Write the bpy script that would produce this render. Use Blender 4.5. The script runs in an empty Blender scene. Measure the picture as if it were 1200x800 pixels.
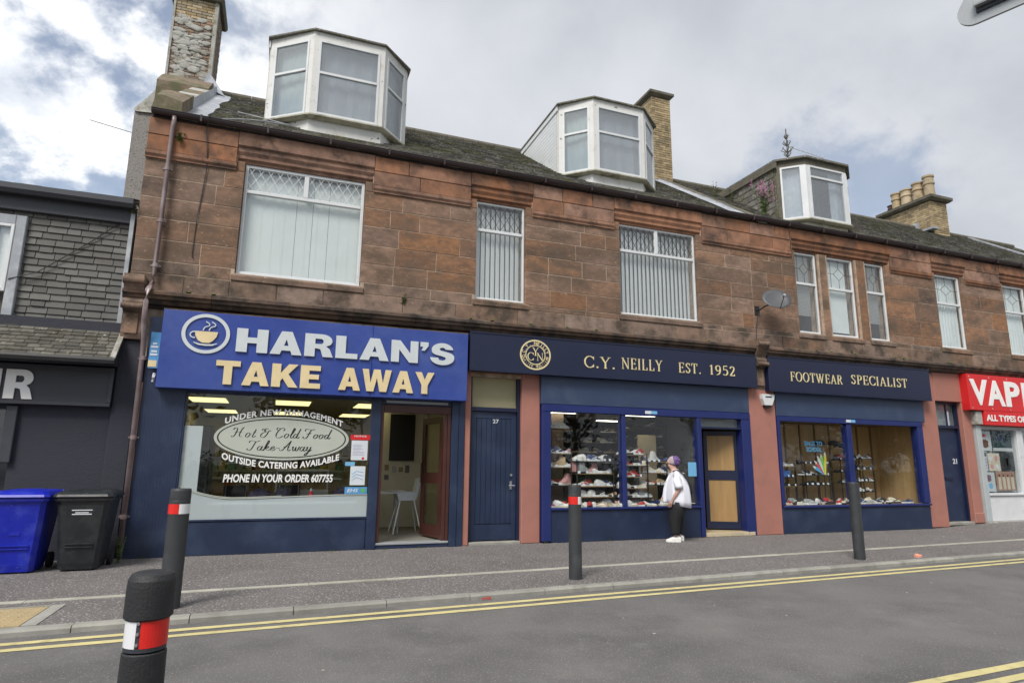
import bpy, math, random
from mathutils import Vector, Matrix
random.seed(7)
R = math.radians
S = bpy.context.scene
COL = S.collection

# ------------------------------------------------------------------ camera
def cam_matrix(yaw, pitch, roll, loc):
    cy, sy, cp, sp = math.cos(yaw), math.sin(yaw), math.cos(pitch), math.sin(pitch)
    f = Vector((sy*cp, cy*cp, sp)); r = Vector((cy, -sy, 0)); d = f.cross(r)
    cr, sr = math.cos(roll), math.sin(roll)
    r2 = cr*r + sr*d; d2 = -sr*r + cr*d
    m = Matrix((r2, -d2, -f)).transposed().to_4x4()
    m.translation = loc
    return m
cd = bpy.data.cameras.new('camera'); cam = bpy.data.objects.new('camera', cd); COL.objects.link(cam)
cd.lens = 36*732/1200; cd.sensor_width = 36; cd.clip_start = .05; cd.clip_end = 2000
cam.matrix_world = cam_matrix(.3559, .1926, -.0099, (0, -11, 1.42))
S.camera = cam
S.view_settings.view_transform = 'Standard'; S.view_settings.look = 'None'
S.view_settings.exposure = 1.28; S.view_settings.gamma = 1

# ------------------------------------------------------------------ sun + sky
SUN_EL, SUN_AZ = 50, 222      # azimuth clockwise from +Y
sd = bpy.data.lights.new('sun', 'SUN'); so = bpy.data.objects.new('sun', sd); COL.objects.link(so)
sd.energy = 1.5; sd.angle = R(22); sd.color = (1, .95, .88)
sdir = Vector((math.sin(R(SUN_AZ))*math.cos(R(SUN_EL)), math.cos(R(SUN_AZ))*math.cos(R(SUN_EL)), math.sin(R(SUN_EL))))
so.rotation_euler = sdir.to_track_quat('Z', 'Y').to_euler(); so.location = sdir*50

W = bpy.data.worlds.new('World'); S.world = W; W.use_nodes = True
nt = W.node_tree; nt.nodes.clear()
def N(t, **k):
    n = nt.nodes.new(t)
    for a, b in k.items(): setattr(n, a, b)
    return n
def wire(a, b): nt.links.new(a, b)
def mth(op, a, b=None, c=None, clamp=False):
    n = N('ShaderNodeMath', operation=op); n.use_clamp = clamp
    for i, v in enumerate((a, b, c)):
        if v is None: continue
        if isinstance(v, (int, float)): n.inputs[i].default_value = v
        else: wire(v, n.inputs[i])
    return n.outputs[0]
def sstep(v, a, b):
    n = N('ShaderNodeMapRange', interpolation_type='SMOOTHSTEP'); wire(v, n.inputs[0])
    n.inputs[1].default_value = a; n.inputs[2].default_value = b
    return n.outputs[0]
def mixc(f, a, b):
    n = N('ShaderNodeMix', data_type='RGBA')
    for s, v in ((n.inputs[0], f), (n.inputs[6], a), (n.inputs[7], b)):
        if isinstance(v, (int, float)): s.default_value = v
        elif isinstance(v, tuple): s.default_value = (*v, 1)
        else: wire(v, s)
    return n.outputs[2]
tc = N('ShaderNodeTexCoord'); sep = N('ShaderNodeSeparateXYZ'); wire(tc.outputs['Generated'], sep.inputs[0])
X, Y, Z = sep.outputs
zz = mth('ADD', mth('MAXIMUM', Z, 0.0), .55)
cmb = N('ShaderNodeCombineXYZ'); wire(mth('DIVIDE', X, zz), cmb.inputs[0]); wire(mth('DIVIDE', Y, zz), cmb.inputs[1])
def noise(scale, detail, rough, off, dist=0.0):
    m = N('ShaderNodeMapping'); m.inputs['Location'].default_value = off; wire(cmb.outputs[0], m.inputs[0])
    n = N('ShaderNodeTexNoise'); wire(m.outputs[0], n.inputs['Vector'])
    n.inputs['Scale'].default_value = scale; n.inputs['Detail'].default_value = detail
    n.inputs['Roughness'].default_value = rough; n.inputs['Distortion'].default_value = dist
    return n.outputs[0]
sky = N('ShaderNodeTexSky', sky_type='NISHITA'); sky.sun_disc = False
sky.sun_elevation = R(SUN_EL); sky.sun_rotation = R(SUN_AZ)
n1 = noise(3.4, 10, .55, (3.1, 1.7, 0), .15); n2 = noise(8.5, 10, .6, (8.2, 4.4, 0), .1); n3 = noise(1.9, 6, .5, (1.3, 9.4, 0))
# the clouds break up towards the left (west); solid pale grey deck over the rest
west = sstep(mth('ADD', mth('MULTIPLY', X, -1), mth('MULTIPLY', mth('SUBTRACT', n3, .5), .5)), -.12, .26)
# thin broken patch low on the right
dt = N('ShaderNodeVectorMath', operation='DOT_PRODUCT'); wire(tc.outputs['Generated'], dt.inputs[0]); dt.inputs[1].default_value = Vector((.68, .62, .33)).normalized()
gap = sstep(mth('ADD', dt.outputs['Value'], mth('MULTIPLY', mth('SUBTRACT', n2, .5), .06)), .985, 1.003)
shape = sstep(mth('ADD', mth('MULTIPLY', n1, .65), mth('MULTIPLY', n2, .35)), .455, .535)     # 1 = cloud
open_ = mth('MULTIPLY', mth('SUBTRACT', 1.0, shape), west)
open_ = mth('MAXIMUM', open_, mth('MULTIPLY', gap, .75))
grey = mixc(sstep(mth('ADD', mth('MULTIPLY', n3, .6), mth('MULTIPLY', n1, .4)), .36, .64), (2.25, 2.38, 2.62), (3.15, 3.25, 3.45))
white = mixc(sstep(n2, .36, .62), (3.3, 3.5, 3.85), (5.0, 5.05, 5.1))
cloud = mixc(west, grey, white)
skyc = N('ShaderNodeVectorMath', operation='SCALE'); wire(sky.outputs[0], skyc.inputs[0]); skyc.inputs['Scale'].default_value = .56
fin = mixc(mth('MULTIPLY', open_, .74), cloud, skyc.outputs[0])
bg = N('ShaderNodeBackground'); wire(fin, bg.inputs[0]); bg.inputs[1].default_value = .1
wo = N('ShaderNodeOutputWorld'); wire(bg.outputs[0], wo.inputs[0])

# ------------------------------------------------------------------ materials
MATS = {}
def mat(name, col, rough=.7, var=.12, vscale=6.0, bump=0.0, bscale=40.0, metal=0.0, rnd=0.0, spec=.5,
        dirt=None, dirt_scale=1.2, dirt_lo=.5, dirt_hi=.7, speck=None, speck_scale=120, speck_lo=.66, island=0.0, stretch=(1, 1, 1),
        emit=None, estr=0.0, dirt2=None, d2_scale=.5, d2_lo=.5, d2_hi=.62):
    """colour + large soft variation + optional stains / specks, all in world space; rnd = per-object, island = per-piece brightness"""
    m = bpy.data.materials.new(name); m.use_nodes = True; t = m.node_tree; t.nodes.clear()
    def n_(k, **kw):
        q = t.nodes.new(k)
        for a, b in kw.items(): setattr(q, a, b)
        return q
    L = t.links.new
    out = n_('ShaderNodeOutputMaterial'); p = n_('ShaderNodeBsdfPrincipled'); L(p.outputs[0], out.inputs[0])
    p.inputs['Roughness'].default_value = rough; p.inputs['Metallic'].default_value = metal
    p.inputs['Specular IOR Level'].default_value = spec
    geo = n_('ShaderNodeNewGeometry')
    mp = n_('ShaderNodeMapping'); mp.inputs['Scale'].default_value = stretch; L(geo.outputs['Position'], mp.inputs[0])
    def ns(scale, detail=5, rough_=.6, seed=0.0):
        q = n_('ShaderNodeTexNoise', noise_dimensions='4D'); L(mp.outputs[0], q.inputs['Vector'])
        q.inputs['W'].default_value = seed; q.inputs['Scale'].default_value = scale
        q.inputs['Detail'].default_value = detail; q.inputs['Roughness'].default_value = rough_
        return q
    def mr(src, a, b, c=0.0, d=1.0):
        q = n_('ShaderNodeMapRange'); L(src, q.inputs[0])
        for i, v in enumerate((a, b, c, d)): q.inputs[i+1].default_value = v
        return q.outputs[0]
    def mx(f, a, b, bt='MIX'):
        q = n_('ShaderNodeMix', data_type='RGBA', blend_type=bt)
        for s_, v in ((q.inputs[0], f), (q.inputs[6], a), (q.inputs[7], b)):
            if isinstance(v, (int, float)): s_.default_value = v
            elif isinstance(v, (tuple, list)): s_.default_value = (*v[:3], 1)
            else: L(v, s_)
        return q.outputs[2]
    a = ns(vscale)
    lo = tuple(c*(1-var) for c in col); hi = tuple(min(1, c*(1+var)) for c in col)
    c = mx(mr(a.outputs[0], .3, .7), lo, hi)
    def mulv(c, fac):
        q = n_('ShaderNodeVectorMath', operation='SCALE'); L(c, q.inputs[0]); L(fac, q.inputs['Scale']); return q.outputs[0]
    if rnd:
        oi = n_('ShaderNodeObjectInfo'); c = mulv(c, mr(oi.outputs['Random'], 0, 1, 1-rnd, 1+rnd))
        hs = n_('ShaderNodeHueSaturation'); L(c, hs.inputs['Color'])
        w = n_('ShaderNodeTexWhiteNoise', noise_dimensions='1D'); L(oi.outputs['Random'], w.inputs['W'])
        hs.inputs['Hue'].default_value = .5; L(mr(w.outputs[0], 0, 1, 1-rnd*1.2, 1+rnd*.5), hs.inputs['Saturation']); c = hs.outputs[0]
    if island: c = mulv(c, mr(geo.outputs['Random Per Island'], 0, 1, 1-island, 1+island))
    if dirt: c = mx(mr(ns(dirt_scale, 6, .65, 3.3).outputs[0], dirt_lo, dirt_hi), c, dirt)
    if dirt2: c = mx(mr(ns(d2_scale, 7, .7, 7.7).outputs[0], d2_lo, d2_hi), c, dirt2)
    if speck: c = mx(mr(ns(speck_scale, 2, .6, 5.1).outputs[0], speck_lo, speck_lo+.05), c, speck)
    L(c, p.inputs['Base Color'])
    if bump:
        b = n_('ShaderNodeBump'); b.inputs['Strength'].default_value = bump; b.inputs['Distance'].default_value = .01
        L(ns(bscale, 6, .65, 9.0).outputs[0], b.inputs['Height']); L(b.outputs[0], p.inputs['Normal'])
    if rough > .15 and metal < .5:
        L(mr(a.outputs[0], .3, .7, max(0, rough-.08), min(1, rough+.08)), p.inputs['Roughness'])
    if emit:
        p.inputs['Emission Color'].default_value = (*emit, 1); p.inputs['Emission Strength'].default_value = estr
    MATS[name] = m
    return m
def glass(name, tint=(.96, .975, .975), f0=.05, rough=.0, haze=0.0, hazecol=(.6, .65, .65)):
    m = bpy.data.materials.new(name); m.use_nodes = True; t = m.node_tree; t.nodes.clear(); L = t.links.new
    nn = t.nodes.new; o = nn('ShaderNodeOutputMaterial'); tr = nn('ShaderNodeBsdfTransparent'); gl = nn('ShaderNodeBsdfGlossy'); mx = nn('ShaderNodeMixShader')
    tr.inputs[0].default_value = (*tint, 1); gl.inputs['Roughness'].default_value = rough
    last = tr.outputs[0]
    if haze:
        df = nn('ShaderNodeBsdfDiffuse'); df.inputs[0].default_value = (*hazecol, 1); m2 = nn('ShaderNodeMixShader')
        m2.inputs[0].default_value = haze; L(last, m2.inputs[1]); L(df.outputs[0], m2.inputs[2]); last = m2.outputs[0]
    g = nn('ShaderNodeNewGeometry'); nz = nn('ShaderNodeTexNoise'); nz.inputs['Scale'].default_value = 1.3; L(g.outputs['Position'], nz.inputs['Vector'])
    bp = nn('ShaderNodeBump'); bp.inputs['Strength'].default_value = .2; bp.inputs['Distance'].default_value = .02      # old glass is never quite flat
    L(nz.outputs[0], bp.inputs['Height']); L(bp.outputs[0], gl.inputs['Normal'])
    d = nn('ShaderNodeVectorMath'); d.operation = 'DOT_PRODUCT'; L(g.outputs['Incoming'], d.inputs[0]); L(g.outputs['Normal'], d.inputs[1])
    def mt(op, a, b=None):
        q = nn('ShaderNodeMath'); q.operation = op
        for i, v in enumerate((a, b)):
            if v is None: continue
            if isinstance(v, (int, float)): q.inputs[i].default_value = v
            else: L(v, q.inputs[i])
        return q.outputs[0]
    sch = mt('ADD', mt('MULTIPLY', mt('POWER', mt('SUBTRACT', 1.0, mt('ABSOLUTE', d.outputs['Value'])), 5.0), 1-f0), f0)
    L(sch, mx.inputs[0]); L(last, mx.inputs[1]); L(gl.outputs[0], mx.inputs[2]); L(mx.outputs[0], o.inputs[0])
    MATS[name] = m
    return m
STAIN = (.045, .034, .028)
M_stone = mat('sandstone', (.225, .124, .073), .9, .34, 7, .7, 30, rnd=.22, stretch=(1, 1, 2.2), dirt=(.12, .080, .055), dirt_scale=1.1, dirt_lo=.45, dirt_hi=.62,
              dirt2=(.05, .038, .03), d2_scale=.75, d2_lo=.55, d2_hi=.72, speck=(.33, .22, .15), speck_scale=16, speck_lo=.64)
M_stone_up = mat('sandstone_frieze', (.265, .130, .075), .9, .3, 5, .5, 30, rnd=.2, dirt=(.12, .066, .043), dirt_scale=1.8, dirt_lo=.48, dirt_hi=.68,
              dirt2=(.035, .028, .024), d2_scale=1.3, d2_lo=.51, d2_hi=.66)
M_stone_low = mat('sandstone_base_course', (.20, .128, .090), .92, .28, 4, .6, 30, rnd=.2, dirt=(.07, .052, .038), dirt_scale=2.2, dirt_lo=.45, dirt_hi=.62,
              dirt2=(.075, .085, .035), d2_scale=2.6, d2_lo=.62, d2_hi=.72, speck=(.34, .25, .19), speck_scale=20, speck_lo=.66)
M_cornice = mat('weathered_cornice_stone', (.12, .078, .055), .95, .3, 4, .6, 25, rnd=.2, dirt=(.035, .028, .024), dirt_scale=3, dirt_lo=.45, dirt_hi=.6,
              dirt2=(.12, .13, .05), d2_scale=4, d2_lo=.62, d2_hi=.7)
M_mortar = mat('lime_mortar', (.36, .28, .21), .95, .5, 5)
M_mortar_dk = mat('grey_mortar', (.10, .09, .075), .95, .2, 6)
M_reveal = mat('sandstone_reveal', (.24, .12, .07), .9, .2, 5)
M_pink = mat('pink_masonry_paint', (.36, .155, .12), .75, .06, 2, .25, 60, dirt=(.29, .135, .105), dirt_scale=2.4, dirt_lo=.5, dirt_hi=.75, dirt2=(.2, .12, .1), d2_scale=1.3, d2_lo=.62, d2_hi=.8)
M_navy = mat('navy_shop_paint', (.0135, .0245, .061), .42, .14, 1.6, .12, 30, dirt2=(.045,.052,.066), d2_scale=3.2, d2_lo=.64, d2_hi=.76, dirt=(.035, .055, .10), dirt_scale=1.5, dirt_lo=.5, dirt_hi=.75)
M_navy_d = mat('dark_navy_fascia_board', (.010, .015, .044), .38, .08, 1.2)
M_navy_l = mat('slate_blue_panel_paint', (.030, .050, .105), .42, .12, 1.4, dirt=(.06, .085, .14), dirt_scale=1.6, dirt_lo=.52, dirt_hi=.8)
M_royal = mat('royal_blue_gloss_paint', (.012, .022, .12), .38, .1, 3)
M_signblue = mat('blue_sign_panel', (.022, .050, .26), .38, .12, .9, dirt=(.065, .105, .31), dirt_scale=.8, dirt_lo=.45, dirt_hi=.75)
M_white = mat('white_upvc', (.62, .64, .65), .45, .06, 3, dirt=(.42, .43, .42), dirt_scale=4, dirt_lo=.58, dirt_hi=.75)
M_whitep = mat('flaking_white_timber_paint', (.62, .62, .60), .7, .06, 3, .2, 20, dirt=(.12, .12, .11), dirt_scale=9, dirt_lo=.62, dirt_hi=.66, dirt2=(.42, .40, .33), d2_scale=3, d2_lo=.55, d2_hi=.7)
M_putt = mat('mossy_skew_stone', (.17, .135, .095), .95, .3, 7, .8, 20, dirt=(.10, .095, .05), dirt_scale=4, dirt_lo=.45, dirt_hi=.6, dirt2=(.22,.13,.09), d2_scale=3, d2_lo=.55, d2_hi=.65)
M_sill = mat('mossy_painted_sill', (.38, .37, .30), .85, .2, 6, dirt=(.16, .15, .09), dirt_scale=5, dirt_lo=.5, dirt_hi=.65)
M_slate = mat('roof_slate', (.125, .12, .105), .9, .35, 9, .8, 30, island=.5, dirt=(.11, .11, .055), dirt_scale=1.5, dirt_lo=.48, dirt_hi=.62, speck=(.32, .31, .26), speck_scale=22, speck_lo=.60)
M_slate2 = mat('wall_slate', (.108, .106, .098), .75, .2, 5, .45, 30, rnd=.3, stretch=(1, 1, 2), dirt=(.085, .08, .07), dirt_scale=1.2, dirt_lo=.5, dirt_hi=.7)
M_slate3 = mat('lichened_slate', (.10, .095, .08), .9, .3, 5, .6, 30, island=.4, dirt=(.06, .055, .04), dirt_scale=3, dirt_lo=.5, dirt_hi=.62, speck=(.40, .40, .34), speck_scale=15, speck_lo=.67)
M_lead = mat('lead_flashing', (.30, .32, .35), .55, .2, 4, .3, 10, dirt=(.5, .52, .54), dirt_scale=3, dirt_lo=.5, dirt_hi=.75)
M_gutter = mat('brown_plastic_gutter', (.035, .022, .024), .4, .15, 3)
M_pipe = mat('brown_plastic_downpipe', (.22, .165, .165), .35, .2, 2.5, dirt=(.32, .28, .28), dirt_scale=1.5, dirt_lo=.5, dirt_hi=.7)
M_black = mat('black_paint', (.012, .012, .013), .5, .1)
M_blackm = mat('black_metal', (.02, .02, .022), .4, .1)
M_char = mat('charcoal_render', (.027, .029, .042), .8, .12, 2, .9, 35)
M_charp = mat('charcoal_fascia_paint', (.040, .043, .054), .5, .08)
M_peb = mat('pebbledash', (.27, .255, .24), .95, .12, 20, 1.0, 70, speck=(.12, .11, .10), speck_scale=45, speck_lo=.56)
M_cement = mat('grey_cement_render', (.36, .36, .33), .95, .2, 6, .7, 14, dirt=(.22, .2, .16), dirt_scale=5, dirt_lo=.5, dirt_hi=.65, dirt2=(.14, .14, .08), d2_scale=3, d2_lo=.6, d2_hi=.7)
M_brickY = mat('buff_brick', (.36, .28, .165), .9, .2, 8, .4, 50, rnd=.3)
M_brickR = mat('weathered_red_brick', (.23, .165, .12), .9, .2, 8, .5, 50, rnd=.3)
M_brickI = mat('buff_brick_stack', (.33, .255, .15), .9, .2, 8, island=.35, dirt=(.12, .10, .07), dirt_scale=2, dirt_lo=.55, dirt_hi=.75)
M_cap = mat('mossy_cope_stone', (.12, .11, .085), .95, .25, 6, .5, 20, dirt=(.06, .058, .04), dirt_scale=4)
M_pot = mat('buff_clay_pot', (.40, .31, .19), .85, .15, 8, rnd=.12, dirt=(.2, .16, .1), dirt_scale=6, dirt_lo=.55, dirt_hi=.7)
M_potd = mat('dark_clay_pot', (.09, .06, .055), .85, .15, 8)
M_blind = mat('pale_blind_fabric', (.70, .75, .74), .85, .05, 2)
M_blindg = mat('white_vertical_blind', (.80, .83, .83), .85, .05, 2)
M_net = mat('net_curtain', (.66, .72, .72), .9, .06, 3)
M_curt = mat('pale_green_curtain', (.48, .56, .54), .9, .12, 4)
M_curt2 = mat('white_lace_curtain', (.62, .68, .74), .9, .15, 6); M_net2 = mat('grey_net_curtain', (.44, .47, .50), .9, .08, 3)
M_netroom = mat('pale_room_wall', (.35,.38,.38), .9)
M_room = mat('dim_room_wall', (.10, .10, .10), .9)
M_leadcame = mat('window_leading', (.06, .06, .065), .5)
M_leadwhite = mat('white_leading', (.62, .64, .64), .5)
M_glass = glass('window_glass', tint=(.97, .98, .98), f0=.07, haze=.02)
M_glassD = glass('dormer_glass', tint=(.90, .92, .93), f0=.10, haze=.14, hazecol=(.56, .60, .64))  # haze puts sky glare into the panes as a pale diffuse layer
M_shopglass = glass('shop_window_glass', f0=.035)
M_frost = glass('frosted_film', tint=(.70, .78, .76), f0=.03, rough=.3, haze=.76, hazecol=(.68, .73, .745))
M_vinylW = mat('white_vinyl', (.80, .80, .78), .5, .02)
M_vinylO = mat('sage_grey_vinyl', (.44, .47, .41), .55, .03)
M_vinylB = mat('black_vinyl', (.01, .01, .01), .5, .02)
M_letS = mat('silver_letter_face', (.56, .60, .62), .35, .04)
M_letG = mat('gold_letter_face', (.70, .57, .33), .38, .08, 5)
M_letY = mat('cream_gold_letter', (.68, .58, .33), .45, .05)
M_cream = mat('cream_paint', (.38, .36, .24), .7, .06)
M_board = mat('boarded_fanlight', (.36, .33, .20), .75, .08, 2)
M_creamw = mat('cream_wall', (.66, .62, .48), .85, .06)
M_olive = mat('olive_brown_wall', (.50, .45, .31), .9, .1)
M_floor = mat('grey_shop_floor', (.20, .19, .17), .6, .1)
M_ceil = mat('ceiling_tiles', (.36, .33, .24), .9, .08)
M_mahog = mat('mahogany_door_paint', (.062, .022, .018), .35, .15, 4)
M_oak = mat('varnished_oak_panel', (.34, .21, .085), .45, .16, 2.5, stretch=(6, 6, .6))
M_oakw = mat('pale_oak_window_lining', (.46, .31, .145), .45, .16, 2.5, stretch=(6, 6, .6))
M_oakd = mat('oak_moulding', (.22, .13, .05), .5, .15, 3)
M_steel = mat('brushed_steel', (.55, .55, .56), .3, .05, metal=.9)
M_alu = mat('grey_aluminium', (.34, .36, .37), .45, .05, metal=.25)
M_alud = mat('dark_aluminium', (.03, .035, .045), .5)
M_grey = mat('grey_shop_frame', (.40, .44, .45), .45, .06)
M_red = mat('red_sign_panel', (.60, .018, .020), .4, .05)
M_asph = mat('road_asphalt', (.130, .126, .122), .9, .16, 1.1, .5, 90, dirt=(.095, .092, .09), dirt_scale=.7, dirt_lo=.46, dirt_hi=.62,
             speck=(.24, .235, .225), speck_scale=70, speck_lo=.60, dirt2=(.165, .16, .155), d2_scale=2.4, d2_lo=.56, d2_hi=.75)
M_pave = mat('pavement_asphalt', (.130, .121, .117), .92, .14, 1.6, .4, 150, dirt=(.10, .092, .088), dirt_scale=.8, dirt_lo=.48, dirt_hi=.68,
             speck=(.42, .39, .37), speck_scale=42, speck_lo=.585, dirt2=(.165, .15, .145), d2_scale=3, d2_lo=.56, d2_hi=.7)
M_kerb = mat('concrete_kerb', (.27, .265, .235), .9, .15, 5, .4, 60, rnd=.12, dirt=(.18, .175, .15), dirt_scale=3)
M_edge = mat('concrete_edging', (.38, .375, .31), .9, .14, 5, .3, 60, rnd=.10, dirt=(.26, .25, .20), dirt_scale=3)
M_buff = mat('buff_tactile_paver', (.38, .30, .17), .9, .12, 5, .3, 60, rnd=.08)
M_yell = mat('yellow_road_paint', (.56, .49, .235), .8, .12, 6, .2, 80, dirt=(.30, .27, .15), dirt_scale=9, dirt_lo=.55, dirt_hi=.72)
M_grass = mat('grass_ground', (.06, .085, .03), .95, .3, 2)
M_bollard = mat('black_recycled_plastic', (.015, .016, .018), .55, .2, 6, .4, 90, dirt=(.036, .036, .038), dirt_scale=7, dirt_lo=.52, dirt_hi=.75)
M_bolgrey = mat('dark_grey_bollard_paint', (.034, .037, .041), .5, .15, 5, .2, 60, dirt=(.062, .066, .07), dirt_scale=4, dirt_lo=.52, dirt_hi=.75)
M_refw = mat('white_reflective_band', (.72, .73, .75), .3, .03)
M_refr = mat('red_reflective_band', (.65, .02, .015), .3, .04)
M_binblue = mat('blue_bin_plastic', (.006, .016, .38), .42, .14, 3, dirt=(.03, .05, .42), dirt_scale=5, dirt_lo=.52, dirt_hi=.7, speck=(.12,.15,.45), speck_scale=14, speck_lo=.72)
M_binblack = mat('black_bin_plastic', (.015, .018, .021), .45, .2, 5, .2, 60, dirt=(.035, .04, .04), dirt_scale=5, dirt_lo=.5, dirt_hi=.7, speck=(.09,.1,.1), speck_scale=16, speck_lo=.70)
M_rubber = mat('tyre_rubber', (.015, .015, .015), .8)
M_skin = mat('skin', (.50, .30, .23), .55, .06)
M_shirt = mat('white_cotton_shirt', (.74, .75, .82), .9, .04, 8)
M_trous = mat('black_trousers', (.010, .010, .012), .85, .1)
M_hairp = mat('purple_hair', (.085, .03, .19), .7, .5, 60, .8, 90, dirt=(.20,.15,.26), dirt_scale=22, dirt_lo=.5, dirt_hi=.6)
M_hairg = mat('cropped_grey_hair', (.36, .30, .33), .75, .2, 40)
M_shoew = mat('white_trainer_leather', (.78, .78, .80), .5, .04)
M_strap = mat('dark_bag_strap', (.03, .03, .05), .6)
M_bag = mat('dark_grey_bag', (.05, .05, .06), .6)
M_leaf = mat('weed_leaf', (.085, .13, .03), .8, .3, 20, island=.3)
M_moss = mat('moss', (.10, .12, .03), .95, .3, 15)
M_flow = mat('pink_buddleia_flower', (.42, .13, .30), .8, .2, 20)
M_leafd = mat('tree_leaves', (.035, .055, .018), .7, .3, 2, island=.5)
M_bark = mat('bark', (.10, .075, .05), .95, .2, 6)
M_steelpot = mat('galvanised_wire', (.35, .36, .37), .5)
M_tube = mat('ceiling_light_diffuser', (.8, .75, .5), .5, emit=(1, .88, .42), estr=.58)
M_tubew = mat('shop_light_diffuser', (.8, .8, .7), .5, emit=(1, .93, .75), estr=2.6)

# ------------------------------------------------------------------ mesh helpers
class B:
    def __init__(s): s.v = []; s.f = []; s.m = []; s.mi = 0
    def add(s, vs, fs):
        o = len(s.v); s.v += [tuple(v) for v in vs]; s.f += [tuple(i+o for i in f) for f in fs]; s.m += [s.mi]*len(fs); return s
    def box(s, x0, x1, y0, y1, z0, z1):
        return s.add([(x0,y0,z0),(x1,y0,z0),(x1,y1,z0),(x0,y1,z0),(x0,y0,z1),(x1,y0,z1),(x1,y1,z1),(x0,y1,z1)],
                     [(0,3,2,1),(4,5,6,7),(0,1,5,4),(1,2,6,5),(2,3,7,6),(3,0,4,7)])
    def cbox(s, x0, x1, y0, y1, z0, z1, c=.01):
        """box whose front (-y) face has chamfered edges"""
        return s.add([(x0,y1,z0),(x1,y1,z0),(x1,y1,z1),(x0,y1,z1),(x0,y0+c,z0),(x1,y0+c,z0),(x1,y0+c,z1),(x0,y0+c,z1),
                      (x0+c,y0,z0+c),(x1-c,y0,z0+c),(x1-c,y0,z1-c),(x0+c,y0,z1-c)],
                     [(0,3,2,1),(0,1,5,4),(1,2,6,5),(2,3,7,6),(3,0,4,7),(4,5,9,8),(5,6,10,9),(6,7,11,10),(7,4,8,11),(8,9,10,11)])
    def obox(s, c, u, v, w, lu, lv, lw):
        c = Vector(c); u = Vector(u).normalized()*lu/2; v = Vector(v).normalized()*lv/2; w = Vector(w).normalized()*lw/2
        P = [c+a*u+b*v+d*w for d in (-1, 1) for a, b in ((-1,-1),(1,-1),(1,1),(-1,1))]
        return s.add(P, [(0,3,2,1),(4,5,6,7),(0,1,5,4),(1,2,6,5),(2,3,7,6),(3,0,4,7)])
    def prism_x(s, prof, x0, x1):
        """profile of (y,z) points extruded along x"""
        n = len(prof)
        return s.add([(x0,y,z) for y, z in prof]+[(x1,y,z) for y, z in prof],
                     [(i,(i+1)%n,(i+1)%n+n,i+n) for i in range(n)]+[tuple(range(n-1,-1,-1)), tuple(range(n,2*n))])
    def prism_z(s, poly, z0, z1):
        n = len(poly)
        return s.add([(x,y,z0) for x, y in poly]+[(x,y,z1) for x, y in poly],
                     [(i,(i+1)%n,(i+1)%n+n,i+n) for i in range(n)]+[tuple(range(n-1,-1,-1)), tuple(range(n,2*n))])
    def prism_y(s, poly, y0, y1):
        n = len(poly)
        return s.add([(x,y0,z) for x, z in poly]+[(x,y1,z) for x, z in poly],
                     [(i,(i+1)%n,(i+1)%n+n,i+n) for i in range(n)]+[tuple(range(n-1,-1,-1)), tuple(range(n,2*n))])
    def loft(s, rings, cap=True):
        n = len(rings[0]); vs = [p for r in rings for p in r]; fs = []
        for k in range(len(rings)-1):
            for i in range(n): fs.append((k*n+i, k*n+(i+1)%n, (k+1)*n+(i+1)%n, (k+1)*n+i))
        if cap: fs += [tuple(range(n-1,-1,-1)), tuple(range((len(rings)-1)*n, len(rings)*n))]
        return s.add(vs, fs)
    def tube(s, pts, r, n=8, cap=True):
        pts = [Vector(p) for p in pts]; rings = []
        for i, p in enumerate(pts):
            d = (pts[min(i+1, len(pts)-1)]-pts[max(i-1, 0)]).normalized()
            a = d.cross(Vector((0,0,1)));
            if a.length < .01: a = d.cross(Vector((0,1,0)))
            a.normalize(); b = d.cross(a); rr = r[i] if isinstance(r, (list, tuple)) else r
            rings.append([p+a*math.cos(t)*rr+b*math.sin(t)*rr for t in [2*math.pi*k/n for k in range(n)]])
        return s.loft(rings, cap)
    def lathe(s, c, prof, n=20, sx=1, sy=1):
        return s.loft([[(c[0]+r*sx*math.cos(t), c[1]+r*sy*math.sin(t), c[2]+z) for t in [2*math.pi*k/n for k in range(n)]] for r, z in prof])
    def quad(s, a, b, c, d): return s.add([a,b,c,d], [(0,1,2,3)])
WLOC = {}
def obj(name, b, m, parent=None, smooth=False, kind=None, label=None):
    off = WLOC.get(parent.name, Vector()) if parent else Vector()
    me = bpy.data.meshes.new(name)
    me.from_pydata([(v[0]-off[0], v[1]-off[1], v[2]-off[2]) for v in b.v], [], b.f)
    for q in (m if isinstance(m, (list, tuple)) else [m]): me.materials.append(q)
    if any(b.m): me.polygons.foreach_set('material_index', b.m)
    if smooth: me.polygons.foreach_set('use_smooth', [True]*len(me.polygons))
    me.validate(); me.update()
    o = bpy.data.objects.new(name, me); COL.objects.link(o)
    if parent: o.parent = parent; WLOC[o.name] = off
    if kind: o['kind'] = kind
    if label: o['label'] = label
    return o
def thing(name, label, cat, loc=(0,0,0), group=None, rot=0):
    o = bpy.data.objects.new(name, None); COL.objects.link(o); o.location = loc; o.empty_display_size = .2
    o['label'] = label; o['category'] = cat; WLOC[o.name] = Vector(loc)
    if group: o['group'] = group
    return o
def tag(o, label, cat, group=None):
    o['label'] = label; o['category'] = cat
    if group: o['group'] = group
    return o
def dup(o, parent=None):
    c = o.copy(); COL.objects.link(c); c.parent = parent
    for ch in list(o.children): dup(ch, c)
    return c
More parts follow.
